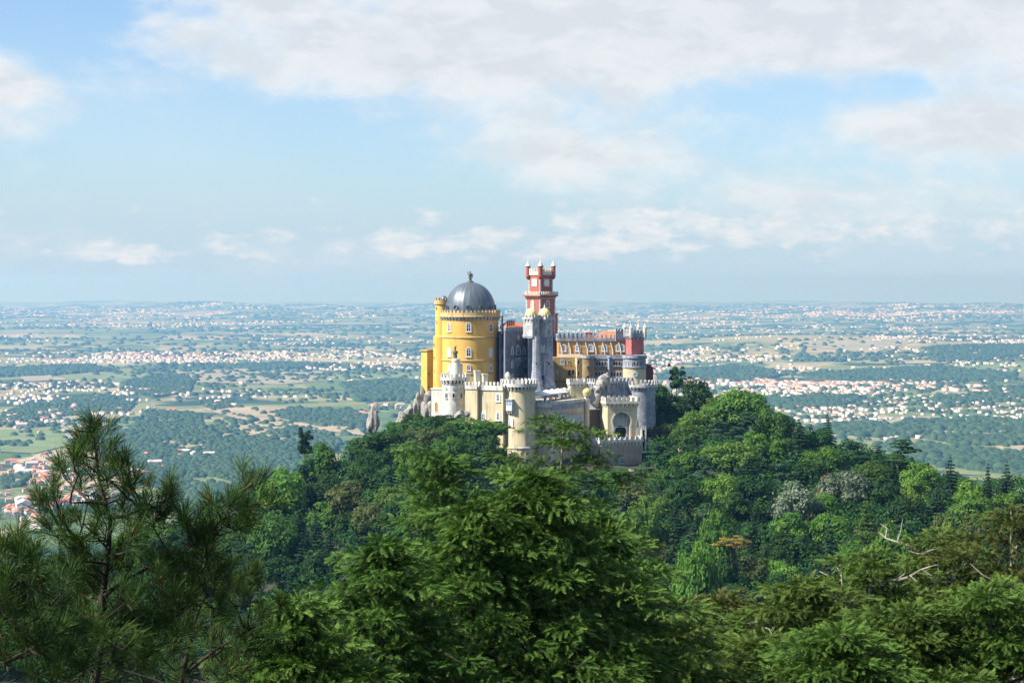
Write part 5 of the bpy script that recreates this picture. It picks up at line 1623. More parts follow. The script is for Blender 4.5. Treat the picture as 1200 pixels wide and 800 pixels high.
def crown_cone(seed, R=3.2, Hh=13.0, base=1.2, leaf=0.26, tiers=17, droop=0.28):
    """fir: tiers of drooping boughs that shorten to a spire"""
    rng = np.random.default_rng(seed); P = []
    for t in range(tiers):
        f = t / (tiers - 1); z = base + (Hh - base) * f ** 0.95
        L_ = R * (1 - f) ** 0.85 * rng.uniform(0.85, 1.12) + 0.12
        nb = max(4, int(9 * (1 - f) + 4))
        for b in range(nb):
            a = 2 * math.pi * (b + rng.uniform(-0.4, 0.4)) / nb + t * 1.1
            l = L_ * rng.uniform(0.72, 1.15); m = int(10 + l * 26)
            s = rng.uniform(0.08, 1.0, m) ** 0.75
            w = (0.16 + 0.24 * (1 - s)) * l * rng.uniform(-1, 1, m)
            x = np.cos(a) * s * l - np.sin(a) * w; y = np.sin(a) * s * l + np.cos(a) * w
            zz = z + 0.16 * l * s - droop * l * s ** 2 - np.abs(w) * 0.35 + rng.normal(0, 0.07, m)
            nr = unit(np.stack([np.cos(a) * 0.35 + rng.normal(0, .35, m), np.sin(a) * 0.35 + rng.normal(0, .35, m), np.ones(m)], -1))
            P.append((quads_at(rng, np.stack([x, y, zz], -1), nr, leaf * rng.uniform(0.6, 1.2, m), 0.5), np.clip(rng.uniform(0, .55) + 0.5 * s, 0, 1)))
    return P


def crown_pads(seed, R=5.0, Hh=11.0, base=3.0, leaf=0.27, n=24, flat=0.22, top=0.55):
    """cedar or old pine: flat pads of foliage at several heights with air between them"""
    rng = np.random.default_rng(seed); P = []
    for i in range(n):
        f = (i + rng.uniform(0, 1)) / n; z = base + (Hh - base) * f
        reach = R * (1 - top * f) * rng.uniform(0.25, 1.0); a = rng.uniform(0, 6.283)
        r = R * rng.uniform(0.24, 0.42) * (1 - 0.35 * f)
        c = np.array([math.cos(a) * reach, math.sin(a) * reach, z + 0.05 * reach])
        P.append(clump(rng, c, r, int(56 * (r / leaf) ** 2 * 0.075) + 14, leaf, flat * rng.uniform(0.7, 1.5), -0.25, 0.45, rng.uniform(0.1, 0.9), 0.7))
    return P


def trunk_mesh(seed, Hh, r, mat, limbs=7, reach=2.5, base=0.35):
    rng = random.Random(seed); mb = MB()
    pts = [(0, 0, -1.5), (0, 0, 0)] + [(rng.uniform(-.2, .2) * i * 0.3, rng.uniform(-.2, .2) * i * 0.3, Hh * i / 5) for i in range(1, 6)]
    mb.tube(pts, [r * 1.5, r * 1.2, r, r * 0.85, r * 0.65, r * 0.4, r * 0.12], 7)
    for i in range(limbs):
        z = Hh * (base + (0.9 - base) * i / limbs); a = rng.uniform(0, 6.28); l = reach * (1.1 - 0.6 * i / limbs) * rng.uniform(0.7, 1.1)
        mb.tube([(0, 0, z), (math.cos(a) * l * .5, math.sin(a) * l * .5, z + l * .3), (math.cos(a) * l, math.sin(a) * l, z + l * .75)], [r * .38, r * .25, r * .06], 5)
    me = bpy.data.meshes.new('trunk'); me.from_pydata(mb.v, [], mb.f); me.materials.append(mat); me.update()
    return me


# prototypes: (crown mesh, trunk mesh, natural height, natural crown radius)
PROTO = {}
for i, (R, Hh, n, rg) in enumerate(((5.0, 9.5, 34, 1), (5.4, 8.6, 40, 1), (4.3, 10.5, 34, 1), (5.2, 9.0, 46, 1))):
    PROTO['round%d' % i] = (leafy_mesh('crown', crown_round(20 + i, R, Hh, 1.2, n, 0.30), L['mid']), trunk_mesh(i, Hh * 0.8, 0.32, M['bark'], 8, 3.0), Hh, R)
for i, (R, Hh, tr, dr) in enumerate(((3.3, 13.0, 18, 0.30), (2.7, 12.0, 16, 0.22), (3.9, 13.5, 17, 0.40))):
    PROTO['cone%d' % i] = (leafy_mesh('crown', crown_cone(40 + i, R, Hh, 1.0, 0.27, tr, dr), L['fir']), trunk_mesh(50 + i, Hh * 0.97, 0.26, M['bark'], 0), Hh, R)
for i, (R, Hh, b, n, fl, tp) in enumerate(((5.2, 11.0, 2.5, 30, 0.20, 0.55), (4.6, 12.5, 3.0, 34, 0.25, 0.7), (5.0, 9.0, 5.6, 22, 0.26, 0.2))):
    PROTO['pads%d' % i] = (leafy_mesh('crown', crown_pads(60 + i, R, Hh, b, 0.27, n, fl, tp), L['cedar']), trunk_mesh(70 + i, Hh * 0.95, 0.28, M['bark'], 9, 3.6, 0.3), Hh, R)


def tree(name, label, kind, leaf, x, y, z, height, width, rot, group=None, cat='tree'):
    cm, tm, nh, nr = PROTO[kind]
    t = bpy.data.objects.new(name, None); C.objects.link(t)
    t.location = (x, y, z); t.rotation_euler = (0, 0, rot)
    sz = height / nh; sx = width / (2 * nr)
    t.scale = (sx, sx, sz)
    tag(t, label, cat, group)
    c = bpy.data.objects.new('crown', cm); C.objects.link(c); c.parent = t
    c.material_slots[0].link = 'OBJECT'; c.material_slots[0].material = L[leaf]
    k = bpy.data.objects.new('trunk', tm); C.objects.link(k); k.parent = t
    return t


SIL = [(-50, 655), (0, 640), (60, 630), (120, 622), (150, 612), (215, 592), (250, 578), (290, 556), (315, 540), (340, 528), (400, 520), (430, 502), (455, 500), (470, 488), (490, 484), (512, 484), (520, 490), (545, 498), (575, 500), (590, 520), (600, 548), (640, 552), (690, 545), (752, 556), (758, 520), (762, 470), (772, 452), (790, 436), (815, 440), (830, 444), (850, 452), (870, 455), (890, 468), (905, 478), (940, 488), (980, 498), (1010, 512), (1040, 524), (1070, 530), (1100, 544), (1150, 552), (1200, 552), (1260, 566)]
sil = lambda px: float(np.interp(px, [a for a, b in SIL], [b for a, b in SIL]))

KNAME = {'round': ('broadleaf_tree', 'rounded broadleaf tree'), 'cone': ('fir_tree', 'pointed conifer'), 'pads': ('cedar_tree', 'flat tiered cedar')}
CNAME = {'bright': 'bright green', 'mid': 'mid green', 'dark': 'dark green', 'olive': 'olive green', 'silver': 'silvery green', 'fir': 'blackish green', 'cedar': 'blue green', 'rust': 'rusty brown', 'gold': 'yellow ochre'}
placed = []      # (px, py of the crown's middle, half width px, half height px, d)


def put(px, top, d, wpx, kind, leaf, label=None, group=None, hmax=20.0, hpx=None, seed=0):
    """a tree whose crown top is seen at photo (px, top) at distance d"""
    x = PX(px, d); zt = PZ(top, d); g = ground_z(x, d)
    h = max(zt - g, 3.0)
    if hpx: h = hpx / F * d; g = zt - h
    elif h > hmax: g = zt - hmax; h = hmax
    fam = kind.rstrip('0123456789'); nm, desc = KNAME[fam]
    t = tree(nm, label or f'{CNAME[leaf]} {desc}', kind, leaf, x, d, g, h, wpx / F * d, (seed * 2.399) % 6.283, group)
    hh = h / d * F
    placed.append((px, top + hh * 0.4, wpx / 2, hh * 0.45, d))
    return t


# trees one can pick out one by one: px, top row, distance, width px, kind, leaf, label
NAMED = [
    (553, 489, 704, 82, 'round3', 'mid', 'large dense dark green rounded tree hiding the foot of the curtain wall'),
    (520, 486, 716, 52, 'round0', 'dark', 'dark rounded tree directly below the white turret'),
    (497, 499, 700, 56, 'round3', 'olive', 'olive tinged rounded tree left of the large dark one below the castle'),
    (442, 504, 690, 74, 'round2', 'dark', 'blackish broad tree below the pointed rock pinnacle'),
    (476, 489, 728, 34, 'cone1', 'mid', 'small pointed tree against the jagged crag'),
    (484, 484, 742, 26, 'round2', 'dark', 'dark rounded tree half hiding the pale outcrop at the yellow annex'),
    (463, 494, 738, 26, 'round0', 'mid', 'small leafy tree between the pinnacle and the jagged crag'),
    (491, 480, 735, 18, 'cone1', 'bright', 'slender green conifer in front of the grey rounded rock'),
    (357, 505, 720, 26, 'pads2', 'fir', 'small dark flat topped pine breaking the skyline left of the pinnacle'),
    (412, 562, 640, 62, 'round0', 'olive', 'yellowish olive domed tree on the left slope'),
    (466, 566, 620, 62, 'round3', 'mid', 'blue green bushy tree right of the yellowish domed tree'),
    (330, 548, 660, 60, 'round1', 'bright', 'bright green sprawling tree near the top of the left slope'),
    (378, 518, 705, 56, 'round0', 'mid', 'fresh green tree on the left skyline beside the small dark pine'),
    (318, 602, 600, 60, 'round3', 'mid', 'mid green broad tree low on the left slope behind the pine'),
    (285, 640, 560, 64, 'pads0', 'fir', 'dark spreading cedar in the shade behind the long pine branch'),
    (350, 600, 610, 46, 'cone2', 'fir', 'dark drooping conifer in the middle of the left slope'),
    (793, 430, 792, 26, 'pads2', 'dark', 'tiny umbrella shaped tree on the skyline right of the castle'),
    (776, 450, 775, 52, 'round0', 'dark', 'dark broad tree pressed against the right flank of the castle'),
    (815, 439, 780, 44, 'round2', 'dark', 'dark tall tree beside the umbrella shaped one'),
    (868, 455, 752, 74, 'round1', 'bright', 'large bright green tree crowning the ridge right of the castle'),
    (842, 462, 765, 46, 'round2', 'mid', 'fresh green upright tree left of the large bright one on the ridge'),
    (905, 478, 735, 52, 'round3', 'mid', 'mid green tree on the ridge right of the large bright one'),
    (858, 516, 690, 70, 'round3', 'bright', 'light green sunlit tree in the middle of the right slope'),
    (805, 520, 715, 62, 'round0', 'dark', 'dark round tree below the pale path wall'),
    (780, 548, 690, 50, 'round2', 'mid', 'mid green tree right of the bare rock slab'),
    (936, 492, 700, 50, 'cone2', 'fir', 'tall blackish fir standing in front of the right ridge'),
    (970, 486, 715, 30, 'cone0', 'fir', 'narrow dark fir breaking the right skyline'),
    (958, 500, 705, 44, 'round2', 'dark', 'dark rounded tree right of the tall blackish fir'),
    (1005, 516, 690, 60, 'pads0', 'cedar', 'spreading cedar on the right ridge'),
    (1055, 516, 672, 74, 'pads1', 'dark', 'broad dark cedar topping the far right ridge'),
    (1114, 536, 640, 42, 'cone2', 'fir', 'dark spired conifer at the far right ridge'),
    (1158, 544, 625, 24, 'cone0', 'fir', 'small spired conifer near the right edge'),
    (1180, 541, 628, 36, 'cone2', 'cedar', 'pale spired conifer at the right edge of the ridge'),
    (932, 562, 620, 60, 'round0', 'silver', 'silvery tree with pale leaves on the right slope'),
    (988, 552, 640, 64, 'round1', 'silver', 'second silvery tree higher up beside a rusty bush'),
    (968, 553, 645, 20, 'round2', 'rust', 'small rusty brown bush among the silvery trees'),
    (875, 535, 655, 58, 'cone2', 'fir', 'dark drooping fir in the middle of the right slope'),
    (838, 596, 560, 50, 'round0', 'bright', 'vivid green young tree low in the hollow'),
    (790, 612, 540, 44, 'cone1', 'cedar', 'grey green spruce low in the hollow below the rampart'),
    (858, 630, 520, 42, 'pads2', 'gold', 'yellow ochre branched tree beside the vivid green young tree'),
    (1015, 578, 590, 36, 'cone1', 'mid', 'fresh green young conifer in the middle of the right slope'),
    (972, 610, 540, 52, 'cone2', 'fir', 'dark cone of a conifer low on the right slope'),
    (1048, 612, 545, 60, 'round3', 'bright', 'bright green tree low on the right slope above the nearest cypresses'),
    (1105, 594, 560, 36, 'round2', 'olive', 'olive brown narrow tree on the lower right slope'),
    (818, 634, 500, 60, 'round1', 'bright', 'yellow green bushy tree in the lowest hollow'),
    (706, 549, 716, 30, 'round2', 'olive', 'small olive bush under the left end of the streaked rampart'),
    (728, 560, 712, 36, 'round0', 'mid', 'small leafy tree left of the bare rock slab'),
    (756, 562, 716, 34, 'round2', 'dark', 'small dark tree under the right end of the streaked rampart'),
    (690, 560, 700, 44, 'round1', 'mid', 'bushy tree below the ivy covered wall'),
    (760, 590, 590, 56, 'round3', 'mid', 'leafy mid green tree below the bare rock slab'),
]
for i, (px, top, d, w, kind, leaf, lab) in enumerate(NAMED):
    put(px, top, d, w, kind, leaf, lab, None, 26.0, 30 if leaf == 'gold' else None, seed=i + 1)

ZONES = [('on the left slope behind the pine', lambda px, py: px < 300), ('on the slope left of the castle', lambda px, py: px < 480), ('just below the castle walls', lambda px, py: 480 <= px < 765 and py < 600),
         ('in the hollow below the castle', lambda px, py: px < 880 and py >= 560), ('on the ridge right of the castle', lambda px, py: px < 960), ('on the far right slope', lambda px, py: True)]


def hidden_front(px, py):
    """True where the nearest trees stand before the slope (so that a tree there would not be seen)"""
    o = np.interp(px, [0, 120, 250, 300, 420, 480, 560, 640, 740, 770, 860, 960, 1040, 1200], [740, 740, 740, 690, 610, 585, 570, 575, 640, 720, 700, 655, 640, 600])
    return py > o + 14


def random_trees(limit):
    rng = np.random.default_rng(11); rnd = random.Random(12)
    cand = []
    for px in np.arange(-20, 1235, 9.0):
        for d in np.arange(430, 800, 8.0):
            cand.append((px + rng.uniform(-5, 5), d + rng.uniform(-4, 4)))
    rng.shuffle(cand)
    cand = sorted(cand, key=lambda q: 0 if q[1] > ridge(q[0])[0] - 22 else 1)
    n = 0
    for px, d in cand:
        dr, zr = ridge(px)
        if d > dr + 6: continue
        if 515 < px < 765 and d > 700: continue
        if 425 < px < 515 and d > 722: continue
        x = PX(px, d); g = ground_z(x, d)
        r = rnd.random()
        left = px < 480
        if left:
            fam, leaf = ('round', 'dark') if r < .34 else ('round', 'mid') if r < .58 else ('pads', 'fir') if r < .72 else ('cone', 'fir') if r < .82 else ('round', 'olive') if r < .93 else ('round', 'bright')
        else:
            fam, leaf = ('round', 'dark') if r < .24 else ('round', 'mid') if r < .46 else ('round', 'bright') if r < .58 else ('cone', 'fir') if r < .76 else ('pads', 'cedar') if r < .86 else ('round', 'olive') if r < .94 else ('cone', 'cedar')
        if 795 < px < 945 and d > 640 and rnd.random() < 0.6: fam, leaf = 'round', rnd.choice(['bright', 'bright', 'mid'])
        h = {'round': rnd.uniform(9.5, 14.5), 'cone': rnd.uniform(12, 18), 'pads': rnd.uniform(11, 15)}[fam]
        w = {'round': rnd.uniform(10, 15), 'cone': rnd.uniform(7, 10.5), 'pads': rnd.uniform(11, 15)}[fam]
        top = EY + (H - (g + h)) / d * F
        lim = sil(px) + (rnd.uniform(-4, 5) if fam == 'cone' else rnd.uniform(1, 7))
        if top < lim:
            h2 = H - (lim - EY) / F * d - g
            if h2 < 5: continue
            w *= max(0.6, h2 / h); h = h2; top = lim
        wpx = w / d * F; hh = h / d * F
        if hidden_front(px, top + 6): continue
        if top > 770: continue
        ok = True
        for (qx, qy, qw, qh, qd) in placed:
            if abs(px - qx) < (wpx / 2 + qw) * 0.50 and abs(top + hh * 0.4 - qy) < (hh * 0.45 + qh) * 0.36:
                ok = False; break
        if not ok: continue
        kind = fam + str(rnd.randrange({'round': 4, 'cone': 3, 'pads': 2}[fam]))
        zone = next(z for z, f in ZONES if f(px, top))
        lab = f'{CNAME[leaf]} {KNAME[fam][1]} among many {zone}'
        put(px, top, d, wpx, kind, leaf, lab, f'{CNAME[leaf]} {KNAME[fam][1]}s {zone}', 30.0, seed=n + 77)
        n += 1
        if n >= limit: break
    return n


N_RANDOM = random_trees(245)
print('random trees', N_RANDOM)


def woodland():
    """the rest of the wood: a low mass of leaves that fills the ground between the trees one can tell apart"""
    rng = np.random.default_rng(21); P = []
    def fill(xs, ys, hgt, r, leaf, n):
        for x in xs:
            for y in ys:
                xx = x + rng.uniform(-.5, .5) * r * 1.6; yy = y + rng.uniform(-.5, .5) * r * 1.6
                px = 600 + F * xx / yy
                dr, _ = ridge(px)
                if yy > dr + 45: continue
                if px < -120 or px > 1330: continue
                if 512 < px < 765 and yy > 704: continue
                if 425 < px <= 512 and yy > 730: continue
                g = ground_z(xx, yy); hh = hgt * rng.uniform(0.5, 1.25)
                lim = H - (sil(px) + 5 - EY) / F * yy
                hh = min(hh, lim - g)
                if hh < 1.0: continue
                P.append(clump(rng, (xx, yy, g + hh - r * 0.7), r * rng.uniform(0.8, 1.2), n, leaf, 0.75, -0.3, 0.4, rng.uniform(0, 1)))
    fill(np.arange(-260, 300, 6.2), np.arange(400, 830, 6.5), 8.0, 3.8, 0.5, 110)
    me = leafy_mesh('woodland', P, L['dark'])
    tag(link('woodland', me), 'dark green undergrowth and small trees filling the slope between the taller trees', kind='stuff')
    P.clear()
    def near(xs, ys, hgt, r, leaf, n):
        for x in xs:
            for y in ys:
                xx = x * y / 150.0 + rng.uniform(-1, 1) * r; yy = y + rng.uniform(-1, 1) * r
                g = ground_z(xx, yy); hh = hgt * rng.uniform(0.5, 1.2)
                top = H - (690 - EY) / F * yy
                hh = min(hh, top - g)
                if hh < 0.8: continue
                P.append(clump(rng, (xx, yy, g + hh - r * 0.7), r, n, leaf, 0.75, -0.3, 0.4, rng.uniform(0, 1)))
    near(np.arange(-45, 46, 3.0), np.arange(60, 400, 9.0), 6.0, 3.0, 0.42, 80)
    near(np.arange(-60, 61, 5.0), np.arange(16, 60, 2.6), 2.0, 1.0, 0.10, 130)
    me = leafy_mesh('undergrowth', P, L['dark'])
    tag(link('undergrowth', me), 'dense dark shrubs covering the near slope under the tall cypresses', kind='stuff')


woodland()


# ---- the nearest trees, each built for itself
def frond_template(seed, pairs=11, spread=0.44, width=0.036, droop=0.32):
    """feathery spray one unit long along +x: slim leaflets both sides, tips sagging"""
    rng = np.random.default_rng(seed); V = []; T = []
    for k in range(pairs):
        s = 0.10 + 0.88 * k / (pairs - 1)
        for side in (-1, 1):
            l = spread * (1 - 0.62 * s) * rng.uniform(0.75, 1.15)
            a = math.radians(rng.uniform(30, 52)) * side
            b = np.array([s, 0, -droop * s * s])
            e = b + np.array([math.cos(a) * l, math.sin(a) * l, -droop * (0.9 * s * l + 0.25 * l) + rng.normal(0, .03)])
            m = (b + e) / 2; dr = (e - b); pr = np.array([-dr[1], dr[0], rng.normal(0, .12) * l]); pr = pr / np.linalg.norm(pr) * width * rng.uniform(.8, 1.3)
            V += [b, m + pr, e, m - pr]; T.append(0.15 + 0.75 * s)
    for s in (0.3, 0.62):
        b = np.array([s - .2, 0, -droop * s * s]); e = np.array([s + .34, 0, -droop * (s + .34) ** 2]); m = (b + e) / 2
        V += [b, m + np.array([0, width * .7, 0]), e, m - np.array([0, width * .7, 0])]; T.append(s + 0.2)
    return np.array(V), np.array(T)


FRONDS = [frond_template(i) for i in range(5)]


def place_fronds(rng, pos, fwd, up, length, tint):
    """one spray at each pos, pointing along fwd with its upper side towards up"""
    parts = []
    idx = rng.integers(0, len(FRONDS), len(pos))
    f = unit(fwd); u0 = up - f * np.sum(up * f, -1, keepdims=True); u0 = unit(u0); l = np.cross(u0, f)
    for k in range(len(FRONDS)):
        s = idx == k
        if not s.any(): continue
        V, T = FRONDS[k]
        W_ = (pos[s][:, None] + (V[None, :, 0:1] * f[s][:, None] + V[None, :, 1:2] * l[s][:, None] + V[None, :, 2:3] * u0[s][:, None]) * length[s][:, None, None])
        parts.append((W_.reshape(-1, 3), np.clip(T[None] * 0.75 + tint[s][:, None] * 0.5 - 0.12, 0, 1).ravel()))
    return parts


def spray_tree(name, label, leaf, bark, base, height, reach, seed, limbs=60, frond=0.34, z_lo=0.12, rise=0.25, sag=0.35, shape=0.8, side=12, per=5, lean=(0, 0), bare=0, trunk_r=0.16, flat=0.5, cat='tree', tintlo=0.0, sector=None, pad=None, pad_n=60, pads_per=5, inner=2600):
    """conifer with limbs, side shoots and feathery sprays; base: world position of the foot"""
    rng = np.random.default_rng(seed)
    t = thing(name, label, cat, tuple(base))
    tb = MB(); P = []
    hz = lambda f: np.array([lean[0] * f ** 1.5, lean[1] * f ** 1.5, height * f])
    n = 9
    tb.tube([hz(i / n) + rng.normal(0, .03 * trunk_r * 4, 3) * (0 < i < n) for i in range(n + 1)], [trunk_r * (1.05 - f) ** 0.8 + 0.012 for f in np.linspace(0, 1, n + 1)], 8)
    lb = MB(); A_p = []; A_f = []; A_u = []; A_l = []; A_t = []
    for i in range(limbs):
        f = z_lo + (1 - z_lo) * ((i + rng.uniform(0, 1)) / limbs) ** 0.92
        a = i * 2.39996 + rng.uniform(-.35, .35)
        if sector is not None and rng.random() < 0.75:
            a = rng.uniform(*sector)
        Ln = reach * max((1 - f) ** shape, 0.05) * rng.uniform(0.7, 1.15) + 0.12
        d = np.array([math.cos(a), math.sin(a), 0.0]); o = hz(f)
        ts = np.linspace(0, 1, 9)
        wob = rng.normal(0, 0.05 * Ln, 3)
        path = o + d * Ln * ts[:, None] + np.array([0, 0, 1.0]) * (rise * Ln * ts - sag * Ln * ts ** 2.2)[:, None] + wob * np.sin(ts * 3.14)[:, None]
        lr = trunk_r * 0.34 * (1 - 0.6 * f) * min(1.0, Ln / reach + 0.25)
        lb.tube(path[::2], [lr * (1 - 0.85 * s) + 0.004 for s in ts[::2]], 5)
        if pad:
            # separate boughs: dense cushions of spray round the outer part of the limb, open and dark between
            tint0 = rng.uniform(tintlo, 0.4)
            kk = max(2, int(round(pads_per * (0.4 + 0.6 * Ln / reach))))
            for j in range(kk):
                s = 1.0 if j == 0 else rng.uniform(0.38, 0.95)
                c = np.array([np.interp(s, ts, path[:, q]) for q in range(3)])
                sd = 0 if j == 0 else rng.choice([-1, 1]) * rng.uniform(0.10, 0.34) * Ln * (1.15 - 0.7 * s)
                c = c + np.array([-d[1], d[0], 0]) * sd + np.array([0, 0, -0.10 * abs(sd)])
                lb.tube([np.array([np.interp(max(s - .18, 0), ts, path[:, q]) for q in range(3)]), c], [lr * 0.45 + .003, .004], 4)
                r = pad * rng.uniform(0.6, 1.2) * (0.55 + 0.45 * Ln / reach)
                n_ = int(pad_n * rng.uniform(0.8, 1.2) * (r / pad) ** 1.6) + 10
                q = unit(rng.normal(size=(n_, 3))); q[:, 2] = np.abs(q[:, 2]) * 1.0 - 0.22
                el_ = np.array([1.25 * abs(d[0]) + 0.85 * abs(d[1]), 1.25 * abs(d[1]) + 0.85 * abs(d[0]), 0.42])
                rr_ = rng.uniform(0.35, 1.0, (n_, 1)) ** 0.7
                pos = c + q * el_ * r * rr_
                fw = q * np.array([1, 1, 0.35]) + 0.35 * d + rng.normal(0, .33, (n_, 3)); fw[:, 2] += 0.15
                up = np.array([0, 0, 1.0]) + 0.6 * q + rng.normal(0, flat, (n_, 3))
                A_p.append(pos); A_f.append(fw); A_u.append(up); A_l.append(frond * rng.uniform(0.6, 1.25, n_))
                A_t.append(np.clip(tint0 + rng.uniform(-.2, .2, n_) + 0.5 * rr_[:, 0] * (q[:, 2] > -0.05), 0, 1))  # outer upper sprays tinted brighter: fresh tips plus painted sunlight
        else:
            m = max(4, int(side * (0.35 + 0.65 * Ln / reach)))
            tint0 = rng.uniform(tintlo, 0.5)
            for s in np.linspace(0.22, 1.0, m):
                p = np.array([np.interp(s, ts, path[:, q]) for q in range(3)])
                for sd in ((-1, 1) if s < 0.97 else (0,)):
                    ang = sd * math.radians(rng.uniform(42, 68))
                    dd = np.array([d[0] * math.cos(ang) - d[1] * math.sin(ang), d[0] * math.sin(ang) + d[1] * math.cos(ang), rng.uniform(-.05, .3)])
                    l = Ln * 0.46 * (1.05 - 0.7 * s) * rng.uniform(0.6, 1.2) + frond * 0.4
                    k = max(2, int(per * l / (frond * 1.6)) + 1)
                    u = np.linspace(0.12, 1, k)[:, None]
                    pos = p + dd * l * u + np.array([0, 0, -0.22 * l]) * u ** 2 + rng.normal(0, frond * 0.22, (k, 3))
                    fw = dd + 0.35 * d + rng.normal(0, .62, (k, 3)); fw[:, 2] += rng.uniform(-.05, .35)
                    up = np.array([0, 0, 1.0]) + rng.normal(0, flat, (k, 3)) + d * 0.25
                    A_p.append(pos); A_f.append(fw); A_u.append(up); A_l.append(frond * rng.uniform(0.55, 1.25, k)); A_t.append(np.clip(tint0 * 0.7 + rng.uniform(-.15, .25, k) + 0.62 * u[:, 0] ** 1.6 * (0.35 + 0.65 * s), 0, 1))  # sprays tinted lighter towards the tip: new growth plus painted sun
    P += place_fronds(rng, np.concatenate(A_p), np.concatenate(A_f), np.concatenate(A_u), np.concatenate(A_l), np.concatenate(A_t))
    if pad:
        # old sprays tinted dark, painting shade into the heart of the crown
        n_ = int(inner)
        f_ = z_lo * 0.5 + (1 - z_lo * 0.5) * rng.uniform(0, 1, n_) ** 1.15; a_ = rng.uniform(0, 6.283, n_)
        r_ = reach * np.maximum((1 - f_) ** shape, 0.04) * 0.62 * rng.uniform(0.05, 1, n_) ** 0.6
        q = np.stack([np.cos(a_), np.sin(a_), np.zeros(n_)], -1)
        pos = q * r_[:, None] + np.stack([hz(x) for x in f_]) + rng.normal(0, .05, (n_, 3))
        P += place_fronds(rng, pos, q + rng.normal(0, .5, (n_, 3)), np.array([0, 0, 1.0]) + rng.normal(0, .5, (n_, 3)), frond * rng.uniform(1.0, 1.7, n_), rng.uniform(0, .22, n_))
    # leader
    k = 14
    P += place_fronds(rng, hz(1.0) + rng.normal(0, .12 * frond, (k, 3)) - np.array([0, 0, 1]) * np.linspace(0, frond * 2.5, k)[:, None], rng.normal(0, .6, (k, 3)) + np.array([0, 0, .7]), rng.normal(0, 1, (k, 3)), frond * rng.uniform(.5, .9, k), rng.uniform(.2, .9, k))
    tb_o = tb.build('trunk', M[bark], t, (0, 0, 0))
    lb.build('limb', M['bark'], t, (0, 0, 0))
    for q in range(bare):
        a = rng.uniform(0, 6.28) if q % 2 else -1.57 + rng.uniform(-.9, .9); f = rng.uniform(0.45, 0.93); o = hz(f); l = reach * rng.uniform(0.35, 0.8)
        pts = [o]; v = np.array([math.cos(a), math.sin(a), rng.uniform(.1, .8)])
        for s in range(5):
            v = unit(v + rng.normal(0, .22, 3)); pts.append(pts[-1] + v * l / 5)
        b = MB(); b.tube(pts, [0.05, .042, .034, .026, .017, .006], 5)
        for s in (2, 3, 4):
            w = unit(v + rng.normal(0, .7, 3)); b.tube([pts[s], pts[s] + w * l * .15, pts[s] + unit(w + rng.normal(0, .3, 3)) * l * .3], [.02, .014, .004], 4)
        b.build('bare_branch', M['bark_pale'], t, (0, 0, 0))
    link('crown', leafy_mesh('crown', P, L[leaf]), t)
    return t


def near_tree(name, label, leaf, bark, px, top, d, height, reach_px, seed, **kw):
    x = PX(px, d); zt = PZ(top, d)
    return spray_tree(name, label, leaf, bark, (x, d, zt - height), height, reach_px / F * d, seed, **kw)


# great cypress in the middle, its companions left and right
near_tree('cypress_tree', 'great spreading cypress filling the bottom middle of the view', 'cypress', 'bark', 628, 556, 30, 5.4, 440, 101, limbs=44, frond=0.135, inner=7000, shape=0.80, rise=0.22, sag=0.34, z_lo=0.22, trunk_r=0.10, flat=0.4, pad=0.50, pad_n=150, pads_per=6)
near_tree('cypress_tree', 'cypress whose shoulder rises left of the great one', 'cypress', 'bark', 552, 590, 29, 4.6, 290, 106, limbs=32, frond=0.13, inner=4200, shape=0.75, rise=0.22, sag=0.34, z_lo=0.2, trunk_r=0.07, flat=0.4, pad=0.46, pad_n=140, pads_per=5)
near_tree('cypress_tree', 'lower lopsided cypress left of the great one', 'cypress', 'bark', 446, 636, 27, 3.6, 260, 102, limbs=32, frond=0.125, inner=3600, shape=0.8, rise=0.22, sag=0.32, z_lo=0.15, trunk_r=0.06, flat=0.4, pad=0.40, pad_n=140, pads_per=5)
near_tree('cypress_tree', 'small cypress in front at the bottom left of the great one', 'cypress', 'bark', 345, 706, 25, 2.6, 190, 107, limbs=32, frond=0.14, shape=0.75, rise=0.22, sag=0.32, z_lo=0.1, trunk_r=0.05, flat=0.4, pad=0.34, pad_n=130, pads_per=5)
near_tree('cypress_tree', 'lower cypress right of the great one', 'cypress', 'bark', 702, 606, 32, 4.4, 240, 103, limbs=34, frond=0.135, inner=4200, shape=0.75, rise=0.22, sag=0.32, z_lo=0.15, trunk_r=0.07, flat=0.4, pad=0.48, pad_n=140, pads_per=5)
near_tree('cedar_tree', 'young cedar with a bare stem showing between two tufts, left of the great cypress top', 'cedar_near', 'bark_pale', 516, 533, 48, 4.4, 48, 104, limbs=26, frond=0.19, inner=200, shape=0.30, rise=0.35, sag=0.25, z_lo=0.30, trunk_r=0.05, flat=0.35, pad=0.42, pad_n=60, pads_per=4)
near_tree('cedar_tree', 'ragged open cedar with layered branches standing before the terrace building', 'cedar_near', 'bark_pale', 652, 494, 58, 6.6, 112, 105, limbs=34, frond=0.19, inner=350, shape=0.36, rise=0.46, sag=0.20, z_lo=0.10, trunk_r=0.06, flat=0.3, lean=(0.2, 0), pad=0.50, pad_n=60, pads_per=6)

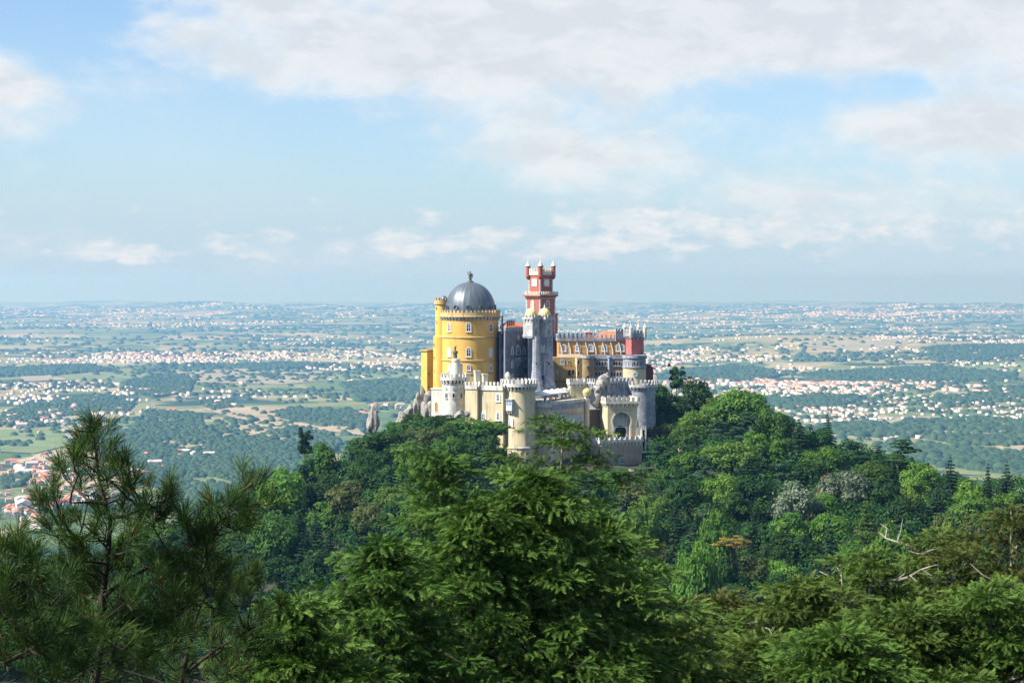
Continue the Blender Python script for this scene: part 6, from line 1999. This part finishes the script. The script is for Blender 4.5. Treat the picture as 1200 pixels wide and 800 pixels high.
# sunlit cypresses with dead wood at the bottom right
RIGHT = [(1020, 652, 44, 6.0, 150, 'cypress_olive', 6, 'olive cypress with a bleached bare trunk at the bottom right'),
         (1100, 628, 50, 6.0, 140, 'cypress_olive', 4, 'olive cypress with bleached dead twigs right of the bare trunk'),
         (1185, 598, 48, 7.0, 150, 'cypress_brown', 4, 'browning cypress at the right edge of the view'),
         (940, 684, 42, 4.5, 130, 'cypress_olive', 2, 'low olive cypress left of the bleached bare trunk'),
         (852, 700, 50, 4.5, 120, 'cypress_brown', 3, 'browning cypress with a curved bleached branch at the bottom'),
         (1160, 690, 38, 3.6, 150, 'cypress', 2, 'yellow green cypress in the bottom right corner'),
         (1060, 716, 38, 3.2, 140, 'cypress_olive', 1, 'low olive cypress right of the bleached bare trunk'),
         (980, 742, 36, 2.8, 120, 'cypress', 1, 'low yellow green cypress in front of the bleached bare trunk'),
         (890, 752, 38, 3.0, 120, 'cypress_olive', 1, 'small olive cypress in front of the browning one'),
         (790, 735, 36, 3.2, 100, 'cypress_olive', 1, 'small olive cypress at the foot of the great one')]
for i, (px, top, d, h, rp, leaf, bare, lab) in enumerate(RIGHT):
    near_tree('cypress_tree', lab, leaf, 'bark_pale' if bare > 1 else 'bark', px, top, d, h, rp, 120 + i, limbs=38, frond=0.165, shape=0.42, rise=0.32, sag=0.25, z_lo=0.05, trunk_r=0.06, bare=bare, flat=0.38, pad=0.52, pad_n=105, pads_per=5)


# ---- pines with real needles
def pine(name, label, d, trunk_pts, clusters, seed, needle=0.150, arms=(), r0=0.026):
    rng = np.random.default_rng(seed)
    base = PT(*trunk_pts[0], d)
    t = thing(name, label, 'tree', tuple(base))
    bs = np.array(base)
    paths = []
    for j, pl in enumerate((trunk_pts, *arms)):
        tp = np.array([np.array(PT(q[0], q[1], d + (q[2] if len(q) > 2 else 0))) - bs for q in pl])
        tp[1:] += rng.normal(0, .012, (len(tp) - 1, 3))
        r = r0 if j == 0 else r0 * 0.55
        mb = MB(); mb.tube(tp, [r * (1 - 0.78 * i / (len(tp) - 1)) for i in range(len(tp))], 8)
        mb.build('trunk' if j == 0 else 'limb', M['bark'], t, (0, 0, 0))
        for a_, b_ in zip(tp[:-1], tp[1:]):
            for s in np.linspace(0, 1, 6): paths.append(a_ * (1 - s) + b_ * s)
    paths = np.array(paths)
    V = []; T = []
    br = MB()
    for (px, py, dy, n, sp) in clusters:
        c = np.array(PT(px, py, d + dy)) - bs
        dv = c - paths; cost = np.linalg.norm(dv, axis=1) + 0.9 * np.maximum(0, 0.10 - dv[:, 2])
        o = paths[int(np.argmin(cost))]
        ln = np.linalg.norm(c - o)
        mid = (o + c) / 2 + np.array([0, 0, -0.10 * ln]) + rng.normal(0, .02, 3)
        br.tube([o, mid, c], [0.006 + 0.004 * min(ln, 1.2), 0.006, 0.004], 5)
        out = unit(c - mid)
        for k in range(n):
            sh = unit(out * 0.6 + np.array([0, 0, 0.8]) + rng.normal(0, .45, 3))
            p0 = c + rng.normal(0, sp, 3) * np.array([1, 1, .8]); p1 = p0 + sh * rng.uniform(.05, .11)
            br.tube([c, p0, p1], [.004, .004, .003], 4)
            m = int(rng.uniform(60, 95))
            s = rng.uniform(0, 1, m)[:, None]
            pos = p0 + (p1 - p0) * s
            rad = unit(rng.normal(size=(m, 3)))
            dr = unit(sh * (0.45 + 0.8 * s) + rad * rng.uniform(.35, .95, (m, 1)))
            L_ = needle * rng.uniform(.55, 1.1, (m, 1)); w = unit(np.cross(dr, rng.normal(size=(m, 3)))) * 0.0021
            sag = np.array([0, 0, -0.02]) * rng.uniform(0, 1, (m, 1))
            q = np.stack([pos - w, pos + dr * L_ * .6 - w * .9, pos + dr * L_ + sag, pos + dr * L_ * .6 + w * .9], 1)
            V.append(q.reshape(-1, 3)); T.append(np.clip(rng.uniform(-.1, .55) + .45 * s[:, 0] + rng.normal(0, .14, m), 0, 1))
            # brown bud at the tip of some shoots
            if rng.random() < 0.22: br.tube([p1, p1 + sh * .02, p1 + sh * .05], [.007, .008, .002], 5, 1)
    br.build('branch', [M['bark'], M['bud']], t, (0, 0, 0))
    link('crown', leafy_mesh('crown', list(zip(V, T)), L['pine']), t)
    return t


M['bud'] = plain_mat('brown pine bud', (0.26, 0.12, 0.05), 0.7)


def jit(seed, pts, n, sp, dy=0.5):
    r = random.Random(seed)
    return [(x, y, r.uniform(-dy, dy), n, sp) for x, y in pts]


TOP = [(108, 492), (106, 512), (122, 524), (88, 510), (116, 506), (98, 528), (142, 532), (76, 545), (92, 540), (130, 548), (110, 545), (56, 580), (66, 572), (78, 606), (98, 598), (145, 558), (150, 545), (119, 583), (136, 590), (86, 626), (114, 615), (72, 590), (104, 566), (125, 606), (96, 640), (66, 612),
       (174, 575), (186, 588), (200, 562), (205, 580), (168, 590), (160, 572), (150, 600), (178, 600)]
ARM = [(232, 606), (240, 596), (255, 590), (270, 582), (284, 570), (294, 560), (291, 594), (300, 580), (272, 612), (256, 612), (240, 622), (222, 612), (284, 606), (262, 600), (246, 634), (226, 630)]
MIDL = [(160, 640), (140, 656), (96, 668), (108, 690), (70, 705), (56, 698), (148, 705), (161, 732), (190, 690), (217, 711), (234, 698), (205, 728), (250, 712), (128, 735), (180, 748), (96, 740), (74, 728), (170, 664), (204, 676), (232, 672)]
SKIRT = [(100, 705), (136, 718), (112, 742), (90, 752), (132, 756), (150, 742), (108, 772), (124, 790), (80, 770), (146, 775), (168, 760), (185, 725), (220, 690), (196, 705), (155, 680), (92, 690), (76, 680), (238, 668), (250, 690)]
pine('pine_tree', 'young pine with long needles standing before the plain at the left', 13.0,
     [(108, 830), (113, 757), (122, 698), (128, 640), (127, 612), (118, 563), (110, 516)], jit(1, [(x, y + 15) for x, y in TOP], 3, .035, .3) + jit(2, [(x, y + 10) for x, y in ARM], 3, .04, .3) + jit(3, MIDL, 5, .055, .5) + jit(6, SKIRT, 5, .06, .5), 201,
     arms=[[(122, 698), (150, 682, .1), (180, 662, .15), (224, 640, .1), (250, 618, .1), (282, 588, .05)], [(127, 606), (148, 602, -.1), (172, 596, -.15), (196, 586, -.2)], [(125, 590), (104, 588, -.1), (78, 588, -.2)], [(124, 660), (104, 652, .1), (86, 634, .15)], [(118, 730), (160, 735, .1), (205, 722, .2), (240, 700, .3)], [(115, 745), (92, 724, -.1), (66, 708, -.2)]])
LOWL = [(8, 662), (25, 680), (12, 700), (36, 668), (0, 720), (20, 735), (40, 712), (25, 757), (50, 745), (8, 775), (38, 785), (60, 775), (-15, 690), (-20, 740), (30, 700), (14, 650), (44, 690), (66, 752), (75, 795), (50, 805)]
pine('pine_tree', 'second pine whose needle tufts fill the bottom left corner', 11.5, [(-30, 900), (-20, 800), (0, 720), (10, 660)], jit(4, LOWL, 6, .06, .5), 202, arms=[[(-18, 790), (20, 770), (58, 748)], [(-8, 745), (24, 712), (50, 694)]])
LOWM = [(100, 780), (85, 800), (120, 770), (140, 790), (160, 775), (180, 795), (204, 760), (225, 745), (250, 735), (262, 760), (240, 785), (276, 710), (285, 735), (270, 690), (300, 760), (215, 800), (190, 770), (310, 720), (296, 690), (250, 765), (150, 760), (278, 790)]
pine('pine_tree', 'low shaded pine between the young pine and the cypresses', 14.5, [(215, 900), (212, 810), (222, 740), (240, 690)], jit(5, LOWM, 6, .065, .5), 203, arms=[[(212, 812), (180, 792), (120, 775), (90, 790)], [(214, 790), (250, 765), (290, 735)]])

# ------------------------------------------------------------------ towns and woods on the plain
def house_mesh(seed, wall, roof, w, l, h, hip=True):
    mb = MB(); r = random.Random(seed)
    mb.frame_box((-w / 2, -l / 2), Vector((1, 0)), Vector((0, 1)), -3.0, h, w, l, 0)
    o = 0.5; z = h + 0.01; rr = min(w, l) * 0.24
    P = [(-w / 2 - o, -l / 2 - o), (w / 2 + o, -l / 2 - o), (w / 2 + o, l / 2 + o), (-w / 2 - o, l / 2 + o)]
    k = (min(w, l) / 2) if hip else 0.0
    A = (0, -l / 2 - o + k, z + rr); B_ = (0, l / 2 + o - k, z + rr)
    mb.add([(*p, z) for p in P] + [A, B_], [[0, 1, 4], [1, 2, 5, 4], [2, 3, 5], [3, 0, 4, 5], [3, 2, 1, 0]], 1)
    for s in (-1, 1):      # dark windows and a door on the long and short fronts
        for i in range(3):
            y = -l / 2 + l * (i + .5) / 3; x = s * (w / 2 + 0.03)
            mb.add([(x, y - .6, 1.0), (x, y + .6, 1.0), (x, y + .6, 2.4), (x, y - .6, 2.4)], [[0, 1, 2, 3]], 2)
        for i in range(2):
            x = -w / 2 + w * (i + .5) / 2; y = s * (l / 2 + 0.03)
            mb.add([(x - .6, y, 1.0), (x + .6, y, 1.0), (x + .6, y, 2.4), (x - .6, y, 2.4)], [[0, 1, 2, 3]], 2)
    me = bpy.data.meshes.new('house'); me.from_pydata(mb.v, [], mb.f)
    for m in (wall, roof, M['pane']): me.materials.append(m)
    me.polygons.foreach_set('material_index', mb.m); me.update()
    return me


def town():
    ww = [plain_mat('white render', (0.62, 0.59, 0.54), 0.9, var=.1, scale=.02), plain_mat('cream render', (0.58, 0.52, 0.42), 0.9, var=.1, scale=.02)]
    rf = [plain_mat('orange roof', (0.50, 0.21, 0.12), 0.9, var=.25, scale=.05), plain_mat('faded roof', (0.46, 0.30, 0.22), 0.9, var=.25, scale=.05), plain_mat('pale roof', (0.48, 0.46, 0.43), 0.9, var=.15, scale=.05)]
    protos = [house_mesh(1, ww[0], rf[0], 9, 13, 6.0), house_mesh(2, ww[0], rf[1], 10, 12, 5.5), house_mesh(3, ww[1], rf[0], 9, 16, 6.5, False), house_mesh(4, ww[0], rf[0], 12, 22, 7.0, False), house_mesh(5, ww[0], rf[2], 15, 26, 8.0, False), house_mesh(6, ww[1], rf[1], 11, 14, 7.5)]
    desc = ['white house with an orange roof', 'white house with a faded roof', 'cream house with an orange gable roof', 'long white house row with an orange roof', 'large pale flat block', 'cream house with a faded roof']
    rng = np.random.default_rng(31); n = 0
    def add(px, py, k, where, rot, sc=1.0, cat='house', lab=None, group=True):
        p = plain_pt(px, py)
        o = bpy.data.objects.new('house', protos[k]); C.objects.link(o)
        o.location = p; o.rotation_euler = (0, 0, rot); o.scale = (sc, sc, sc)
        tag(o, lab or f'{desc[k]} {where}', cat, f'{desc[k]}s {where}' if group else None)
    groups = [  # (px0, px1, py0, py1, how many, where)
        (-20, 62, 545, 600, 78, 'in the town behind the pine'), (40, 165, 536, 575, 44, 'in the town behind the pine'), (-15, 50, 600, 634, 42, 'at the near edge of the left town'), (60, 150, 575, 600, 22, 'in the town behind the pine'),
        (150, 190, 536, 562, 12, 'scattered right of the pine top'), (0, 60, 492, 512, 12, 'in the hamlet at the left border'), (165, 205, 476, 486, 8, 'in the hamlet above the pine top'), (205, 245, 532, 540, 6, 'in the dark wood beyond the pine'), (228, 275, 474, 482, 9, 'beside the stubble field'), (430, 478, 478, 484, 10, 'left of the rock pinnacle'), (380, 430, 486, 490, 6, 'beyond the stubble field')]
    for (a, b, c, d, m, where) in groups:
        cl = rng.uniform(0, 1, (max(2, m // 9), 2))
        for i in range(m):
            u, v = cl[rng.integers(len(cl))] + rng.normal(0, .13, 2) if rng.random() < .6 else rng.uniform(0, 1, 2)
            k = int(rng.choice([0, 0, 0, 1, 2, 2, 3, 3, 5, 4]))
            add(a + (b - a) * float(np.clip(u, 0, 1)), c + (d - c) * float(np.clip(v, 0, 1)), k, where, float(rng.choice([0.3, 0.3, 1.87, 0.9])) + rng.normal(0, .08), rng.uniform(.85, 1.2)); n += 1
    add(28, 600, 4, '', 0.3, 1.9, 'factory', 'large pale flat roofed hall in the town at the left border', False)
    print('houses', n)
    # everything farther off in one mass
    cl = []
    for (a, b, c, d, m, k) in [(870, 1200, 466, 500, 12, .85), (1000, 1210, 470, 490, 8, .85), (760, 1010, 448, 470, 11, 1.1), (880, 1000, 450, 458, 8, 2.2), (760, 900, 420, 440, 12, 1.3), (1120, 1210, 402, 432, 16, 1.2), (1010, 1210, 398, 410, 10, 1.3),
                              (60, 270, 412, 426, 13, 1.3), (230, 490, 411, 420, 11, 1.3), (130, 240, 413, 419, 5, 2.0), (440, 500, 424, 436, 5, 1.2), (0, 60, 470, 500, 5, 1.0), (0, 120, 450, 470, 7, 1.0), (120, 500, 440, 470, 4, 1.0),
                              (0, 1200, 382, 402, 15, 1.4), (0, 1200, 372, 384, 24, 1.8), (0, 1200, 364, 373, 40, 2.4), (800, 1200, 364, 374, 26, 2.8), (0, 300, 364, 374, 16, 2.6), (700, 1200, 376, 398, 14, 1.6), (780, 1200, 410, 470, 12, 1.1)]:
        for i in range(m): cl.append((rng.uniform(a, b), rng.uniform(c, d), k))
    V = []; Q = []; MI = []; nb = 0
    for (px, py, k) in cl:
        p = plain_pt(px, py); dist = p.y
        sx = rng.uniform(120, 420) * (0.7 + dist / 16000); sx *= 1.3; sy = sx * rng.uniform(0.3, 0.7)
        m = int(rng.uniform(12, 48) * (1.0 if dist < 14000 else 0.8))
        nst = max(2, m // 7); sa_ = rng.normal(0.3, 0.9, nst); so = rng.normal(0, 0.55, (nst, 2)) * (sx, sy); si = rng.integers(0, nst, m)
        tt = rng.uniform(-1, 1, m) * sx * 0.55; off = rng.choice([-1, 1], m) * 11 * k + rng.normal(0, 5, m)
        pos = so[si] + np.stack([np.cos(sa_[si]) * tt - np.sin(sa_[si]) * off, np.sin(sa_[si]) * tt + np.cos(sa_[si]) * off], -1)
        street = sa_[si]
        for (x, y), st_ in zip(pos, street):
            X, Y = p.x + x, p.y + y
            if Y < 3000: continue
            z = float(plain_z(X, Y)); w = rng.uniform(7.5, 13) * k ** .8; l = w * rng.uniform(0.9, 2.0); h = rng.uniform(5, 9) * (1 + 0.6 * (k > 1.5) * rng.random()) ; a = st_ + rng.choice([0, 1.57]) + rng.normal(0, .08)
            ca, sa = math.cos(a), math.sin(a); rr = w * 0.16
            c4 = [(X + ca * u - sa * v, Y + sa * u + ca * v) for u, v in ((-w / 2, -l / 2), (w / 2, -l / 2), (w / 2, l / 2), (-w / 2, l / 2))]
            r2 = [(X - sa * v, Y + ca * v) for v in (-l / 2, l / 2)]
            b0 = len(V)
            V += [(*c, z - 4) for c in c4] + [(*c, z + h) for c in c4] + [(*c, z + h + rr) for c in r2]
            Q += [(b0, b0 + 1, b0 + 5, b0 + 4), (b0 + 1, b0 + 2, b0 + 6, b0 + 5), (b0 + 2, b0 + 3, b0 + 7, b0 + 6), (b0 + 3, b0, b0 + 4, b0 + 7), (b0 + 4, b0 + 5, b0 + 8, b0 + 8), (b0 + 5, b0 + 6, b0 + 9, b0 + 8), (b0 + 6, b0 + 7, b0 + 9, b0 + 9), (b0 + 7, b0 + 4, b0 + 8, b0 + 9)]
            wm = 0 if rng.random() < .75 else 1; rm = 2 if rng.random() < .55 else 3 if rng.random() < .5 else 4
            MI += [wm] * 4 + [rm] * 4; nb += 1
    Q4 = np.array([q for q in Q if len(set(q)) == 4]); 
    tri = np.array([[q[0], q[1], q[2]] for q in Q if len(set(q)) == 3])
    m4 = [m for q, m in zip(Q, MI) if len(set(q)) == 4]; m3 = [m for q, m in zip(Q, MI) if len(set(q)) == 3]
    me = raw_mesh('distant_towns', np.array(V), [Q4, tri], ww + rf, m4 + m3)
    tag(link('distant_towns', me), 'white and terracotta houses of the far towns on the plain', kind='stuff')
    print('far houses', nb)


town()


def far_woods():
    """woods and hedgerows on the plain: low rounded crowns, thousands of them"""
    rng = np.random.default_rng(41)
    dome_v = []; dome_q = []
    seg = 6
    for r, z in ((1.0, -0.1), (0.86, 0.5), (0.42, 0.92)):
        for i in range(seg): dome_v.append((r * math.cos(6.283 * i / seg), r * math.sin(6.283 * i / seg), z))
    for s in range(2):
        for i in range(seg): dome_q.append((s * seg + i, s * seg + (i + 1) % seg, (s + 1) * seg + (i + 1) % seg, (s + 1) * seg + i))
    dome_q += [(12, 13, 14, 15), (12, 15, 16, 17)]
    dv = np.array(dome_v); dq = np.array(dome_q)
    X = []; Y = []; R = []
    def patch(poly, dens, r0, r1):
        pts = [plain_pt(*p) for p in poly]; xs = np.array([p.x for p in pts]); ys = np.array([p.y for p in pts])
        A = (xs.max() - xs.min()) * (ys.max() - ys.min()); n = int(A * dens)
        x = rng.uniform(xs.min(), xs.max(), n); y = rng.uniform(ys.min(), ys.max(), n)
        ins = np.zeros(n, bool); j = len(xs) - 1
        for i in range(len(xs)):
            c = ((ys[i] > y) != (ys[j] > y)) & (x < (xs[j] - xs[i]) * (y - ys[i]) / (ys[j] - ys[i] + 1e-9) + xs[i]); ins ^= c; j = i
        w = np.sin(x / 61.0 + y / 97.0) + np.sin(x / 143.0 - y / 201.0) + rng.normal(0, .5, n)
        ins &= w > -1.1
        X.append(x[ins]); Y.append(y[ins]); R.append(r0 * 0.7 + (r1 * 1.5 - r0 * 0.7) * rng.uniform(0, 1, ins.sum()) ** 2.2)
    D = 1 / 110.0
    for poly in [[(150, 510), (172, 484), (235, 488), (238, 506), (262, 518), (300, 514), (330, 522), (350, 514), (378, 512), (400, 520), (380, 545), (330, 560), (290, 575), (200, 570), (150, 545)],
                 [(322, 486), (350, 481), (428, 486), (436, 500), (420, 505), (372, 502), (330, 494)], [(318, 508), (350, 504), (372, 510), (360, 516), (325, 516)],
                 [(140, 458), (150, 446), (215, 440), (228, 448), (222, 462), (180, 468)], [(60, 474), (110, 464), (160, 470), (150, 486), (90, 488)], [(0, 486), (50, 474), (110, 488), (60, 492), (0, 500)],
                 [(240, 478), (270, 472), (275, 480), (250, 484)], [(0, 560), (40, 556), (24, 572), (0, 575)], [(200, 570), (330, 558), (300, 600), (210, 625)], [(88, 515), (130, 505), (160, 520), (150, 535), (90, 530)],
                 [(180, 540), (330, 555), (300, 590), (160, 570)]]:
        patch(poly, D * 2.2, 3.8, 7.5)
    for poly in [[(940, 506), (1010, 499), (1090, 508), (1060, 518), (990, 514)], [(1080, 516), (1210, 512), (1210, 524), (1130, 526)], [(1020, 524), (1110, 528), (1210, 540), (1210, 562), (1080, 545)], [(900, 476), (960, 466), (1010, 470), (990, 482), (930, 484)], [(1050, 500), (1150, 494), (1210, 500), (1210, 512), (1100, 508)], [(1090, 470), (1210, 458), (1210, 468), (1110, 478)],
                 [(860, 478), (900, 470), (930, 476), (900, 486)], [(780, 438), (860, 432), (930, 440), (880, 450), (800, 448)], [(930, 442), (1090, 434), (1190, 440), (1190, 448), (1000, 452)], [(1080, 420), (1210, 414), (1210, 424), (1100, 430)],
                 [(0, 432), (100, 428), (140, 434), (60, 440), (0, 442)], [(240, 430), (330, 425), (390, 428), (320, 434)], [(400, 452), (470, 446), (500, 452), (490, 470), (420, 474)]]:
        patch(poly, D * 1.0, 6, 12)
    # scattered copses everywhere else
    for i in range(300):
        py = 362 + 190 * rng.random() ** 2.0; px = rng.uniform(-60, 1260); p = plain_pt(px, py)
        if p.y < 4200: continue
        k = p.y / 7000.0; n = int(rng.uniform(8, 60))
        sx = rng.uniform(60, 330) * max(k, .6); sy = sx * rng.uniform(.3, .9)
        X.append(p.x + rng.normal(0, 1, n) * sx); Y.append(p.y + rng.normal(0, 1, n) * sy); R.append(rng.uniform(7, 14, n) * max(1, k ** .7))
    X = np.concatenate(X); Y = np.concatenate(Y); R = np.concatenate(R)
    Z = plain_z(X, Y); n = len(X)
    sc = np.stack([R * rng.uniform(.8, 1.3, n), R * rng.uniform(.8, 1.3, n), np.minimum(R, 16) * rng.uniform(.7, 1.15, n)], -1)
    V = (dv[None] * sc[:, None] * (1 + rng.normal(0, .06, (n, len(dv), 1))) + np.stack([X, Y, Z], -1)[:, None]).reshape(-1, 3)
    Q = (dq[None] + (np.arange(n) * len(dv))[:, None, None]).reshape(-1, 4)
    m = leaf_mat('far wood leaves', (0.026, 0.058, 0.026), (0.050, 0.090, 0.034), 0.1)
    me = raw_mesh('distant_woods', V, Q, m, tint=np.repeat(rng.uniform(0, 1, n), len(dv)))
    tag(link('distant_woods', me), 'dark woods and hedgerows scattered over the plain', kind='stuff')
    print('far crowns', n)


far_woods()
